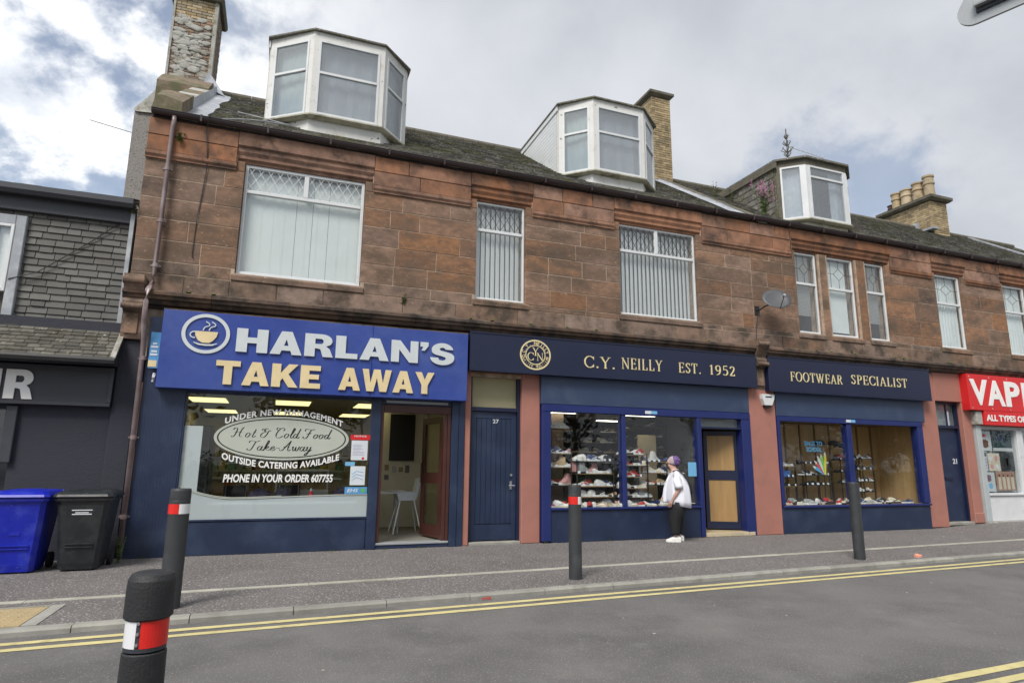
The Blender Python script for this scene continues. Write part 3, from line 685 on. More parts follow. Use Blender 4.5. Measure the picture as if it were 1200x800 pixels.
# ---- upper windows
def upvc(x0, x1, z0, z1, zt, y=.085, fw=.055, mull=None, lead=None, blind='vert', leadmat=None, sill=True, fmat=None, panefrac=None):
    fm = fmat or M_white
    f = B(); f.cbox(x0, x0+fw, y, y+.06, z0, z1, .006); f.cbox(x1-fw, x1, y, y+.06, z0, z1, .006); f.cbox(x0+fw, x1-fw, y+.001, y+.06, z1-fw, z1, .006); f.cbox(x0+fw, x1-fw, y+.001, y+.06, z0, z0+fw, .006)
    f.cbox(x0+fw, x1-fw, y-.004, y+.06, zt-.03, zt+.03, .006)
    w = obj('window', f, fm, T)
    if mull is not None: q = B(); q.cbox(mull-.04, mull+.04, y-.006, y+.05, zt+.03, z1-fw, .006); obj('mullion', q, fm, w)
    q = B(); q.prism_x([(y-.05, z0-.028), (y-.05, z0-.012), (y+.0, z0-.002), (y+.06, z0-.002), (y+.06, z0-.028)], x0-.01, x1+.01); 
    if sill: obj('sill', q, fm, w)
    cells = [(x0+fw, x1-fw, z0+fw, zt-.03)]
    cells += [(x0+fw, x1-fw, zt+.03, z1-fw)] if mull is None else [(x0+fw, mull-.04, zt+.03, z1-fw), (mull+.04, x1-fw, zt+.03, z1-fw)]
    for a, c, d, e in cells: q = B(); q.box(a, c, y+.026, y+.032, d, e); obj('pane', q, M_glass, w)
    for (a, c, d, e) in cells[1:]:
        q = B()
        if lead == 'diamond':
            s = .155; H = e-d; yy = y+.020
            k = -int(H/s)-2
            while a+k*s < c+s:
                for sg in (1, -1):
                    xb = a+k*s if sg == 1 else a+k*s+H*.62   # bar runs from (xb,d) to (xb+sg*H*.62,e)
                    t0, t1 = 0.0, 1.0; dx = sg*H*.62
                    ta, tb = (a-xb)/dx, (c-xb)/dx
                    t0, t1 = max(t0, min(ta, tb)), min(t1, max(ta, tb))
                    if t1-t0 > .02: q.obox(((xb+dx*(t0+t1)/2), yy-(.001 if sg == 1 else 0), d+H*(t0+t1)/2), (dx, 0, H), (0, 1, 0), Vector((dx, 0, H)).cross(Vector((0, 1, 0))), math.hypot(dx, H)*(t1-t0), .004, .0085)
                k += 1
        elif lead == 'art':
            yy = y+.020; cx, cz = (a+c)/2, (d+e)/2; hw, hh = (c-a)/2, (e-d)/2
            def bar(p0, p1): v = Vector((p1[0]-p0[0], 0, p1[1]-p0[1])); q.obox(((p0[0]+p1[0])/2, yy, (p0[1]+p1[1])/2), v, (0,1,0), v.cross(Vector((0,1,0))), v.length, .004, .010)
            for r_ in (1,): 
                bar((cx, cz+hh*.42), (cx+hw*.42, cz)); bar((cx+hw*.42, cz), (cx, cz-hh*.42)); bar((cx, cz-hh*.42), (cx-hw*.42, cz)); bar((cx-hw*.42, cz), (cx, cz+hh*.42))
                bar((cx, cz+hh*.42), (cx, e)); bar((cx, cz-hh*.42), (cx, d)); bar((cx-hw*.42, cz), (a, cz)); bar((cx+hw*.42, cz), (c, cz))
                bar((a+hw*.35, d), (a+hw*.35, e)); bar((c-hw*.35, d), (c-hw*.35, e))
        if q.v: obj('leading', q, leadmat or M_leadcame, w)
    rb = B(); Y1 = y+.75
    rb.quad((x0-.05,Y1,z0-.05),(x1+.05,Y1,z0-.05),(x1+.05,Y1,z1+.05),(x0-.05,Y1,z1+.05)); rb.quad((x0-.05,y+.3,z0-.05),(x0-.05,Y1,z0-.05),(x0-.05,Y1,z1+.05),(x0-.05,y+.3,z1+.05)); rb.quad((x1+.05,y+.3,z0-.05),(x1+.05,Y1,z0-.05),(x1+.05,Y1,z1+.05),(x1+.05,y+.3,z1+.05))
    obj('room', rb, M_room if blind != 'vert' else M_netroom, w)
    yb = y+.12; q = B()
    if blind == 'closed':
        n = int((x1-x0-.1)/.089); s = (x1-x0-.1)/n
        for i in range(n):
            gap = .010 if i in (9, 12, 15) else .0
            a = x0+.05+i*s; q.box(a+gap, a+s*1.04, yb+.004*(i % 2), yb+.002+.004*(i % 2), z0+.07, z1-.07)
        m = M_blind
    elif blind == 'vert':
        n = int((x1-x0-.1)/.10); s = (x1-x0-.1)/n
        for i in range(n):
            a = x0+.05+i*s; ang = R(24); q.obox((a+s/2, yb+.03, (z0+z1)/2), (math.cos(ang), math.sin(ang), 0), (-math.sin(ang), math.cos(ang), 0), (0,0,1), .100, .002, z1-z0-.12)
        m = M_blindg
    elif blind == 'horiz':
        n = int((z1-z0-.5)/.035)
        for i in range(n): q.obox(((x0+x1)/2-.03, yb, z1-.08-i*.035), (1,0,0), (0,.8,-.6), (0,.6,.8), x1-x0-.2, .034, .002)
        m = M_blindg
    elif blind == 'roller':
        q.box(x0+.07, x1-.15, yb, yb+.003, z0+.12, z1-.06); m = M_net
    else:
        n = 26; s = (x1-x0-.1)/n; vs = []
        for i in range(n+1): xx = x0+.05+i*s; yy = yb+.012*math.sin(i*1.9)+.006*math.sin(i*4.1); vs += [(xx, yy, z0+.06), (xx, yy, z1-.05)]
        q.add(vs, [(2*i, 2*i+2, 2*i+3, 2*i+1) for i in range(n)]); m = M_net
    obj('blind' if blind != 'net' else 'net_curtain', q, m, w)
    return w
upvc(-.85, 1.19, ZB, ZH, 5.99, mull=.17, lead='diamond', blind='closed', leadmat=M_leadwhite)
upvc(3.34, 4.36, ZB, ZH, 5.90, fw=.04, lead='diamond', blind='vert')
upvc(6.50, 8.45, ZB, ZH, 5.90, fw=.04, mull=7.46, lead='diamond', blind='vert')
upvc(11.26, 11.98, ZB, ZH, 5.71, fw=.045, lead='art', blind='horiz')
upvc(12.28, 13.18, ZB, ZH, 5.68, fw=.045, lead='art', blind='roller')
upvc(13.53, 14.23, ZB, ZH, 5.72, fw=.045, lead='art', blind='horiz')
upvc(16.0, 17.03, ZB, ZH, 5.70, fw=.045, lead='art', blind='net')
upvc(18.70, 19.72, ZB, ZH, 5.72, fw=.045, lead='art', blind='net')
upvc(21.6, 22.6, ZB, ZH, 5.72, fw=.045, blind='net')

# ---- gutter, downpipe, cables
PITCH = R(35); tp = math.tan(PITCH); Z0 = 7.06
def rz(y): return Z0+tp*(y+.02)
q = B(); prof = []
for k in range(9): a = math.pi+math.pi*k/8; prof.append((-.115+.062*math.cos(a), 7.10+.075*math.sin(a)))
inn = [(y*1.0+(.006 if y < -.115 else -.006), z+.008) for y, z in reversed(prof)]
q.prism_x(prof+inn, -2.33, 25); q.tube([(-2.33,-.18,7.10),(25,-.18,7.10)], .008, 6)
gut = obj('gutter', q, M_gutter, T)
x = -1.6
while x < 24: q = B(); q.box(x, x+.03, -.188, -.04, 7.0, 7.12); obj('gutter_bracket', q, M_gutter, gut); x += 1.05
q = B(); q.box(-2.33, 25, -.052, -.03, 7.0, 7.09); obj('fascia_board', q, M_gutter, T)
q = B(); q.tube([(-1.99,-.12,7.03),(-1.99,-.115,6.95),(-2.0,-.10,6.85),(-2.01,-.10,4.30),(-2.01,-.12,4.16),(-2.02,-.36,3.98),(-2.02,-.38,3.80),(-2.02,-.36,3.50),(-2.02,-.20,3.2),(-2.02,-.15,3.0),(-2.0,-.14,.05)], .036, 12)
dp = obj('downpipe', q, M_pipe, T, smooth=True)
for z in (6.1, 5.2, 4.45, 2.95, 1.75, .6): q = B(); q.lathe((-2.005, -.10 if z > 4 else -.145, z-.03), [(.044,0),(.044,.06)], 12); q.box(-2.075, -1.935, -.085 if z > 4 else -.12, -.02, z-.012, z+.012); obj('pipe_clip', q, M_pipe, dp)
q = B(); q.tube([(-1.45,-.20,7.14),(-1.5,-.08,6.9),(-1.45,-.065,6.5),(-1.44,-.02,6.2),(-1.5,-.012,5.4),(-1.52,-.012,4.75),(-1.50,-.012,4.66)], .008, 5); obj('cable', q, M_blackm, T)
q = B(); q.tube([(11.10,-.075,7.0),(11.14,-.06,6.2),(11.16,-.012,5.4),(11.18,-.012,4.7),(11.2,-.03,4.4)], .008, 5); obj('cable', q, M_stone_low, T)
q = B(); q.tube([(-1.35,.30,7.35),(-1.1,.75,7.66),(-.7,1.0,7.84),(-.2,.9,7.8),(-.6,1.2,8.0),(-1.2,1.5,8.2)], .010, 5); obj('cable', q, M_lead, T)

# ---- roof with its slates
RY = 4.40; RZ = rz(RY)
q = B(); q.add([(-2.2,-.06,rz(-.06)-.05),(27,-.06,rz(-.06)-.05),(27,RY,RZ-.05),(-2.2,RY,RZ-.05),(-2.2,8.7,7.0),(27,8.7,7.0)], [(0,1,2,3),(3,2,5,4),(0,3,4),(1,5,2)]); obj('roof_deck', q, M_mortar_dk, T)
def slates(b, x0, x1, y0, y1, zf, sw=.26, ex=.20, tilt=.022, cut=None):
    L = math.hypot(y1-y0, zf(y1)-zf(y0)); n = int(L/ex); u = Vector((0, (y1-y0)/L, (zf(y1)-zf(y0))/L)); nn = Vector((0, -u.z, u.y))
    for r_ in range(n):
        x = x0-(sw/2 if r_ % 2 else 0)
        while x < x1:
            w = sw*random.uniform(.8, 1.1); a, c = max(x+.004, x0), min(x+w-.004, x1)
            if c-a > .04 and not (cut and cut((a+c)/2, r_*ex)):
                t0 = r_*ex+jit(.006); t1 = t0+ex*1.15; o = Vector((0, y0, zf(y0))); tl = tilt+random.uniform(0, .006)
                lo = o+u*t0+nn*tl; hi = o+u*t1+nn*.001; th = nn*.012
                b.add([(a,lo.y,lo.z),(c,lo.y,lo.z),(c,hi.y,hi.z),(a,hi.y,hi.z),(a,lo.y-th.y,lo.z-th.z-.006),(c,lo.y-th.y,lo.z-th.z-.006)], [(0,1,2,3),(4,5,1,0)])
            x += w
q = B(); slates(q, -2.05, 10.12, -.08, RY, rz); obj('roof_slates', q, M_slate, T, kind='stuff')
q = B(); slates(q, 10.5, 24.4, -.08, RY, rz); obj('roof_slates', q, M_slate, T, kind='stuff')
q = B(); slates(q, 24.75, 27, -.08, RY, rz); obj('roof_slates', q, M_slate, T, kind='stuff')
x = -2.1
while x < 27: q = B(); q.tube([(x+.005,RY,RZ-.01),(x+.44,RY,RZ-.01)], .10, 10); obj('ridge_tile', q, M_cap, T); x += .45
def skew_cope(x0, x1, m=M_cap, lead_right=True, h=.16):
    y = -.1; k = 0
    while y < RY-.3:
        e = min(y+.8, RY-.05); q = B(); a, c = (x0, x1)
        q.add([(a,y+.004,rz(y)-.02),(c,y+.004,rz(y)-.02),(c,y+.004,rz(y)+h),(a,y+.004,rz(y)+h),(a,e-.004,rz(e)-.02),(c,e-.004,rz(e)-.02),(c,e-.004,rz(e)+h),(a,e-.004,rz(e)+h)], [(0,1,2,3),(7,6,5,4),(0,4,5,1),(1,5,6,2),(2,6,7,3),(3,7,4,0)])
        obj('skew_stone', q, m, T); y = e
    if lead_right:
        q = B(); a, c = x0, x0-.26; n = 8; vs = []
        for i in range(n+1):
            yy = .05+(RY-.1)*i/n; vs += [(a-.003, yy, rz(yy)+.09+jit(.01)), (a-.02, yy, rz(yy)+.05), (c+jit(.02), yy, rz(yy)+.038)]
        q.add(vs, [f for i in range(n) for f in ((3*i,3*i+1,3*i+4,3*i+3),(3*i+1,3*i+2,3*i+5,3*i+4))]); obj('lead_flashing', q, M_lead, T)
skew_cope(10.14, 10.42, h=.10); skew_cope(24.4, 24.62, M_lead, False, .07)
# left skew: lumpy sandstone putt and mortar-bedded copes running up to the stack
q = B(); P_ = [(-.10,7.15),(-.09,7.38),(.0,7.44),(.55,7.84),(.9,8.04),(.9,7.5),(.1,7.13)]; q.loft([[(-2.34+(.03 if k in (1,2) else 0), y_, z_) for k, (y_, z_) in enumerate(P_)], [(-2.2, y_, z_+(.02 if k in (1,2,3) else 0)) for k, (y_, z_) in enumerate(P_)], [(-2.0, y_, z_-(.02 if k in (1,2) else 0)) for k, (y_, z_) in enumerate(P_)], [(-1.90, y_, z_-(.05 if k in (1,2,3) else 0)) for k, (y_, z_) in enumerate(P_)]]); obj('skew_putt', q, M_putt, T)
for i in range(5):
    y = .9+i*.62; e = y+.6; q = B(); h = .20+jit(.03); a, c = -2.34+jit(.02), -1.93+jit(.02)
    q.add([(a,y,rz(y)-.1),(c,y,rz(y)-.02),(c,y,rz(y)+h),(a,y,rz(y)+h),(a,e,rz(e)-.1),(c,e,rz(e)-.02),(c,e,rz(e)+h),(a,e,rz(e)+h)], [(0,1,2,3),(7,6,5,4),(0,4,5,1),(1,5,6,2),(2,6,7,3),(3,7,4,0)]); obj('skew_stone', q, M_cement if i % 2 else M_putt, T)
q = B(); n = 10; vs = []
for i in range(n+1):
    yy = -.02+4.0*i/n; vs += [(-1.93, yy, rz(yy)+.26+jit(.02)), (-1.90, yy, rz(yy)+.06), (-1.62+jit(.05), yy, rz(yy)+.03)]
q.add(vs, [f for i in range(n) for f in ((3*i,3*i+1,3*i+4,3*i+3),(3*i+1,3*i+2,3*i+5,3*i+4))]); obj('lead_flashing', q, M_lead, T)

# ---- chimneys
def brick_face(b_or_parent, x0, x1, z0, z1, y, m, sep, bw=.225, bh=.075, dy=.10, skip=None, lim=300):
    z = z0; r_ = 0; 
    while z < z1-.03:
        x = x0-(bw/2 if r_ % 2 else 0)
        while x < x1-.02:
            a, c = max(x+.005, x0), min(x+bw-.005, x1)
            if c-a > .03:
                q = B() if sep else b_or_parent; o = jit(.005)
                q.cbox(a, c, y+o, y+dy, z+.005, z+bh-.005, .004)
                if sep: obj('brick', q, m(x, z) if callable(m) else m, b_or_parent)
            x += bw
        z += bh; r_ += 1
def brick_flank(b, y0, y1, z0, z1, x, s, bw=.225, bh=.075):
    """bricks on a side face at x; s=-1 faces -x, +1 faces +x"""
    z = z0; r_ = 0
    while z < z1-.03:
        y = y0-(bw/2 if not r_ % 2 else 0)
        while y < y1-.02:
            a, c = max(y+.005, y0), min(y+bw-.005, y1)
            if c-a > .03:
                o = jit(.004); X0, X1 = (x+o, x+.1) if s < 0 else (x-.1, x+o); b.box(X0, X1, a, c, z+.005, z+bh-.005)
            y += bw
        z += bh; r_ += 1
# left stack
q = B(); q.box(-3.03, -2.10, 4.015, 4.95, 9.2, 12.28); ch = obj('chimney', q, M_mortar_dk, T)
brick_face(ch, -3.0, -2.16, 10.02, 12.27, 4.0, lambda x, z: M_brickY if z > 11.72 else M_brickR, True)
q = B(); brick_flank(q, 4.1, 4.95, 9.8, 12.27, -2.095, 1); obj('brickwork', q, M_brickR, ch, kind='stuff')
q = B(); q.box(-3.045, -2.995, 3.975, 4.96, 9.9, 12.28); q.box(-2.165, -2.085, 3.975, 4.10, 9.9, 12.28); obj('corner_render', q, M_cement, ch)
q = B()
for i in range(150):        # lumps of old render clinging to the middle of the stack
    cz = 10.0+random.random()**.8*1.75; cx = random.uniform(-2.93, -2.24)
    if cz > 11.3 and random.random() < .55: continue
    w, h = random.uniform(.05, .17), random.uniform(.035, .095); n = 9; rr = [random.uniform(.7, 1.1) for _ in range(n)]; t = random.uniform(.004, .028)
    ring = lambda s, yy: [(cx+w*s*rr[k]*math.cos(2*math.pi*k/n), yy, cz+h*s*rr[k]*math.sin(2*math.pi*k/n)) for k in range(n)]
    q.loft([ring(1, 4.0), ring(.9, 4.0-t), ring(.5, 4.0-t*1.3)])
obj('render_patches', q, M_cement, ch, kind='stuff')
q = B(); q.loft([[(-3.13,3.90,12.28),(-2.02,3.90,12.28),(-2.02,5.05,12.28),(-3.13,5.05,12.28)],[(-3.17,3.86,12.36),(-1.98,3.86,12.36),(-1.98,5.09,12.36),(-3.17,5.09,12.36)],[(-3.17,3.86,12.44),(-1.98,3.86,12.44),(-1.98,5.09,12.44),(-3.17,5.09,12.44)]]); obj('cope', q, M_cap, ch)
q = B(); q.loft([[(-2.20,3.7,9.9),(-1.72,3.7,9.72),(-1.72,4.9,9.72),(-2.20,4.9,9.9)],[(-2.16,3.95,10.4),(-2.06,3.97,10.32),(-2.06,4.9,10.32),(-2.16,4.9,10.4)]]); obj('lead_apron', q, M_lead, ch)
# pebbledashed flue breast rising behind the lower neighbour
q = B(); q.prism_y([(-3.56,5.0),(-2.36,5.0),(-2.36,9.85),(-3.02,10.12),(-3.14,9.95),(-3.36,9.55),(-3.58,9.27)], 4.16, 5.0); fb = obj('flue_breast', q, M_peb, T)
q = B(); q.add([(-3.60,4.14,9.25),(-3.60,5.0,9.25),(-3.36,4.14,9.58),(-3.36,5.0,9.58),(-3.12,4.14,9.98),(-3.12,5.0,9.98),(-3.0,4.1,10.14),(-3.0,5.0,10.14),
       (-3.56,4.12,9.18),(-3.0,4.10,9.22)], [(0,1,3,2),(2,3,5,4),(4,5,7,6),(8,0,2,4,6,9)]); obj('cement_shoulder', q, M_cement, fb)
q = B(); q.prism_x([(3.2,8.9),(3.2,9.55),(3.65,9.95),(4.0,10.18),(4.0,8.9)], -3.02, -2.0); obj('stack_base', q, M_putt, ch)
# middle stack
q = B(); q.box(9.99, 10.63, 3.82, 5.1, 9.4, 12.52); ch = obj('chimney', q, M_mortar_dk, T)
q = B(); brick_face(q, 9.98, 10.64, 9.5, 12.5, 3.80, M_brickI, False); brick_flank(q, 3.905, 5.1, 9.5, 12.5, 9.98, -1); obj('brickwork', q, M_brickI, ch, kind='stuff')
q = B(); q.loft([[(9.98,3.8,12.52),(10.64,3.8,12.52),(10.64,5.1,12.52),(9.98,5.1,12.52)],[(9.88,3.70,12.60),(10.74,3.70,12.60),(10.74,5.2,12.60),(9.88,5.2,12.60)],[(9.88,3.70,12.68),(10.74,3.70,12.68),(10.74,5.2,12.68),(9.88,5.2,12.68)],[(10.08,3.95,12.80),(10.54,3.95,12.80),(10.54,4.95,12.80),(10.08,4.95,12.80)]]); obj('cope', q, M_cap, ch)
# right stack with its pots
q = B(); q.box(21.83, 22.65, 3.83, 5.75, 9.2, 11.05); ch = obj('chimney', q, M_mortar_dk, T)
q = B(); brick_face(q, 21.82, 22.66, 9.3, 11.05, 3.81, M_brickI, False); brick_flank(q, 3.915, 5.75, 9.3, 11.05, 21.82, -1); obj('brickwork', q, M_brickI, ch, kind='stuff')
q = B(); q.loft([[(21.74,3.73,11.05),(22.74,3.73,11.05),(22.74,5.84,11.05),(21.74,5.84,11.05)],[(21.66,3.65,11.12),(22.82,3.65,11.12),(22.82,5.92,11.12),(21.66,5.92,11.12)],[(21.66,3.65,11.22),(22.82,3.65,11.22),(22.82,5.92,11.22),(21.66,5.92,11.22)]]); obj('cope', q, M_cap, ch)
for i, (y, h, r_, m) in enumerate([(4.05,.95,.17,M_pot),(4.48,.85,.18,M_pot),(4.95,.78,.19,M_pot),(5.38,.80,.16,M_pot),(5.70,.45,.13,M_potd)]):
    r_ *= 1.18; q = B(); q.lathe((22.2+(.12 if i == 4 else 0), y, 11.2), [(r_*1.05,0),(r_*1.05,.08),(r_*.92,.12),(r_*.84,h*.62),(r_*.98,h*.64),(r_*.98,h*.70),(r_*.86,h*.74),(r_*.86,h*.92),(r_*1.0,h*.93),(r_*1.0,h),(r_*.72,h),(r_*.70,h*.8)], 18); obj('chimney_pot', q, m, ch, smooth=False)
q = B(); q.box(21.5, 21.81, 3.6, 5.9, 9.85, 9.92); q.prism_y([(21.55,9.9),(21.80,9.9),(21.80,10.35),(21.62,10.30)], 4.3, 4.5); obj('lead_flashing', q, M_lead, ch)

# ---- dormers
def dormer(pts, zb, zt, trans, cheek, roofm, fmat, label, apron_m, flat=True, sillh=.06, ratios=None, backY=4.3):
    """pts: bay plan points left to right; front faces between them"""
    (xl, yl), (xr, yr) = pts[0], pts[-1]
    rg = lambda z, ins: [(x+(ins if i == 0 else -ins if i == len(pts)-1 else 0), y+ins, z) for i, (x, y) in enumerate(pts)]+[(xr-ins, yr+.3, z), (xl+ins, yr+.3, z)]
    q = B(); hd = .17; q.loft([rg(zt-hd, .0), rg(zt-.0, .0)]); dm = obj('dormer', q, M_whitep if cheek != 'slate' else M_cap, T, label=label)
    # cheeks, closed to the roof behind
    for (x, y, s) in ((xl, yl, -1), (xr, yr, 1)):
        X0, X1 = (x-.02, x+.04) if s < 0 else (x-.04, x+.02)
        backY = min(4.3, (zt-Z0)/tp-.03); D = B(); D.add([(X0,y+.02,rz(y)-.05),(X1,y+.02,rz(y)-.05),(X1,y+.02,zt),(X0,y+.02,zt),(X0,backY,rz(backY)-.05),(X1,backY,rz(backY)-.05),(X1,backY,zt),(X0,backY,zt)], [(0,1,2,3),(7,6,5,4),(0,4,5,1),(1,5,6,2),(2,6,7,3),(3,7,4,0)]); obj('cheek', D, M_whitep if cheek != 'slate' else M_slate, dm)
    # apron below the sill
    lo = zb-.55
    q = B(); q.loft([rg(lo, .10), rg(zb-.07, .10)]); obj('apron', q, apron_m, dm)
    q = B(); q.loft([rg(zb-.085, .03), rg(zb-.05, -.05), rg(zb-.02, -.05), rg(zb-.0, .0)]); obj('sill', q, M_sill, dm)
    if flat:
        q = B(); P = [(x+(-.07 if i == 0 else .07 if i == len(pts)-1 else 0), y-.06) for i, (x, y) in enumerate(pts)]+[(xr+.07, backY+.1), (xl-.07, backY+.1)]
        q.loft([[(x, y, zt) for x, y in P], [(x, y, zt+.035) for x, y in P]]); obj('dormer_roof', q, M_slate, dm)
    for i in range(len(pts)-1):
        a, c = Vector((*pts[i], 0)), Vector((*pts[i+1], 0)); u = (c-a).normalized(); n = Vector((u.y, -u.x, 0)); L = (c-a).length; zc = zt-.17; h0 = zb
        def bx(q, s0, s1, z0, z1, d0, d1): q.obox(a+u*(s0+s1)/2+n*(-(d0+d1)/2)+Vector((0,0,(z0+z1)/2)), u, n, (0,0,1), s1-s0, abs(d1-d0), z1-z0)
        pw = .10
        for s0 in (0, L-pw): f = B(); bx(f, s0, s0+pw, h0, zc, .0, .08); obj('corner_post', f, fmat if cheek != 'slate' else M_cap if (i == 0 and s0 == 0) else fmat, dm)
        f = B(); w = .045; bx(f, pw, pw+w, h0, zc, -.012, .05); bx(f, L-pw-w, L-pw, h0, zc, -.012, .05); bx(f, pw+w, L-pw-w, h0, h0+w, -.012, .05); bx(f, pw+w, L-pw-w, zc-w, zc, -.012, .05)
        if trans[i]: bx(f, pw+w, L-pw-w, trans[i]-.025, trans[i]+.025, -.018, .05)
        obj('window_frame', f, M_white, dm)
        zs = [h0+w]+([trans[i]-.025, trans[i]+.025] if trans[i] else [])+[zc-w]
        for k in range(0, len(zs), 2): q = B(); bx(q, pw+w, L-pw-w, zs[k], zs[k+1], .012, .018); obj('pane', q, M_glassD, dm)
    # net curtains hanging inside the bay
    q = B(); vs = []; ins = .16; path = [(xl+ins, yl+.1)]+[(x, y+ins) for x, y in pts[1:-1]]+[(xr-ins, yr+.1)]
    if len(path) > 1:
        pp = []
        for i in range(len(path)-1):
            for k in range(12): t = k/12; pp.append((path[i][0]*(1-t)+path[i+1][0]*t, path[i][1]*(1-t)+path[i+1][1]*t+.015*math.sin(k*2.3+i)))
        pp.append(path[-1])
        segs = [(j, j+1) for j in range(len(pp)-1) if not (cheek == 'slate' and 15 <= j <= 19)]
        for x, y in pp: vs += [(x, y, zb+.02), (x, y, zt-.2)]
        q.add(vs, [(2*j, 2*k, 2*k+1, 2*j+1) for j, k in segs if not (cheek != 'slate' and 12 <= j < 24)]); obj('net_curtain', q, M_curt if cheek != 'slate' else M_curt2, dm)
        if cheek != 'slate': q = B(); q.add(vs, [(2*j, 2*k, 2*k+1, 2*j+1) for j, k in segs if 12 <= j < 24]); obj('net_curtain', q, M_net2, dm)
    q = B(); q.quad((xl+.05, yl+.95, zb-.1), (xr-.05, yl+.95, zb-.1), (xr-.05, yl+.95, zt), (xl+.05, yl+.95, zt)); q.quad((xl+.05, yl, zb-.02), (xr-.05, yl, zb-.02), (xr-.05, yl+1, zb-.02), (xl+.05, yl+1, zb-.02)); q.quad((xl+.05, yl, zt-.1), (xr-.05, yl, zt-.1), (xr-.05, yl+1, zt-.1), (xl+.05, yl+1, zt-.1))
    obj('room', q, M_creamw, dm)
    return dm
d1 = dormer([(-.70,1.62),(.12,1.0),(1.55,1.0),(2.13,1.65)], 8.20, 10.02, [9.18,9.12,9.18], 'white', None, M_whitep, 'white three-sided bay dormer nearest the tall left chimney', M_whitep)
d2 = dormer([(5.84,1.60),(6.46,1.0),(7.84,1.0),(8.52,1.62)], 8.16, 9.97, [9.16,9.14,9.16], 'white', None, M_whitep, 'white bay dormer with boarded cheek in front of the middle chimney', M_whitep)
for d, x, yl in ((d1, -.72, 1.62), (d2, 5.82, 1.60)):      # horizontal boards on the cheeks and raking barge board
    z = rz(yl)+.02; k = 0
    while z < 9.95:
        ye = min(4.3, (z+.06-Z0)/tp); 
        if ye > yl+.15: q = B(); q.add([(x-.004,yl+.1,z),(x-.008,yl+.1,z+.004),(x-.005,yl+.1,z+.098),(x-.004,ye,z),(x-.008,ye,z+.004),(x-.005,ye,z+.098)], [(0,1,4,3),(1,2,5,4),(0,2,1),(3,4,5)]); obj('cheek_board', q, M_white, d)
        z += .10
    q = B(); q.box(x-.03, x-.002, yl-.0, 4.25, 9.84, 10.0); obj('barge_board', q, M_white, d)
d3 = dormer([(11.80,.93),(12.33,.45),(13.72,.45),(14.32,.95)], 7.66, 9.28, [None,8.80,8.80], 'slate', None, M_white, 'slate-hung bay dormer with hipped roof, finial and white windows', mat('roughcast_apron', (.42,.41,.33), .95, .2, 8, .7, 30, dirt=(.2,.19,.12), dirt_scale=5), flat=False)
q = B()    # slates hung on the left cheek
z = rz(.96)+.0; r_ = 0
while z < 9.1:
    ye = min(4.1, (z+.2-Z0)/tp); y = .98-(.12 if r_ % 2 else 0)
    while y < ye:
        w = .24*random.uniform(.85, 1.1); a, c = max(y+.003, .98), min(y+w-.003, ye)
        if c-a > .04: o = random.uniform(0, .008); q.add([(11.775-.014-o,a,z),(11.775-.014-o,c,z),(11.775-.003,c,z+.19),(11.775-.003,a,z+.19),(11.775,a,z-.004),(11.775,c,z-.004)], [(1,0,3,2),(5,4,0,1)])
        y += w
    z += .165; r_ += 1
obj('cheek_slates', q, M_slate, d3, kind='stuff')
q = B(); q.box(11.71, 11.78, .86, 3.7, 9.10, 9.28); obj('barge_board', q, M_cap, d3)
e = .08; ap = (13.07, 1.72, 9.78); P = [(11.72,.88),(12.29,.37),(13.76,.37),(14.40,.90),(14.40,4.0),(11.72,4.0)]
q = B(); vs = [(x,y,9.28) for x,y in P]+[(x,y,9.33) for x,y in P]+[ap,(13.07,4.2,9.78)]
q.add(vs, [(i,(i+1)%6,(i+1)%6+6,i+6) for i in range(6)]+[(6,7,12),(7,8,12),(8,9,12),(9,10,13,12),(11,6,12,13),(10,11,13),(5,4,3,2,1,0)]); obj('hipped_roof', q, M_slate, d3)
q = B(); q.lathe((13.07,1.72,9.74), [(.11,0),(.09,.10),(.05,.18),(.03,.22)], 10); q.tube([(13.07,1.72,9.91),(13.07,1.72,10.94)], .016, 6)
for z, r0 in ((10.12,.10),(10.26,.17),(10.46,.11),(10.66,.06)):
    for k in range(6):
        a = math.pi*k/3; q.tube([(13.07,1.72,z-.05),(13.07+r0*.6*math.cos(a),1.72+r0*.6*math.sin(a),z),(13.07+r0*math.cos(a),1.72+r0*math.sin(a),z+.06),(13.07+r0*.7*math.cos(a),1.72+r0*.7*math.sin(a),z+.09)], .012, 5)
obj('finial', q, M_cap, d3)
def yagi(name, label, base, tip, n, el, arm, m=M_steelpot, grp=None):
    r0 = thing(name, label, 'aerial', base); q = B(); q.tube([base, tip], .008, 6); obj('boom', q, m, r0)
    b0, t0 = Vector(base), Vector(tip); d = (t0-b0).normalized(); side = Vector(el).normalized()
    for i in range(n):
        p = b0+(t0-b0)*(.08+.9*i/(n-1)); q = B(); q.tube([p-side*arm, p+side*arm], .004, 5); obj('element', q, m, r0)
    return r0
yagi('television_aerial', 'thin television aerial pointing left out of the pebbledashed flue', (-3.55,4.3,8.72), (-4.35,4.0,8.72), 9, (0,1,.3), .09)
yagi('television_aerial', 'television aerial beside the iron finial on the slate-hung dormer', (13.10,1.72,10.40), (14.15,1.45,10.10), 8, (.1,.3,1), .13)

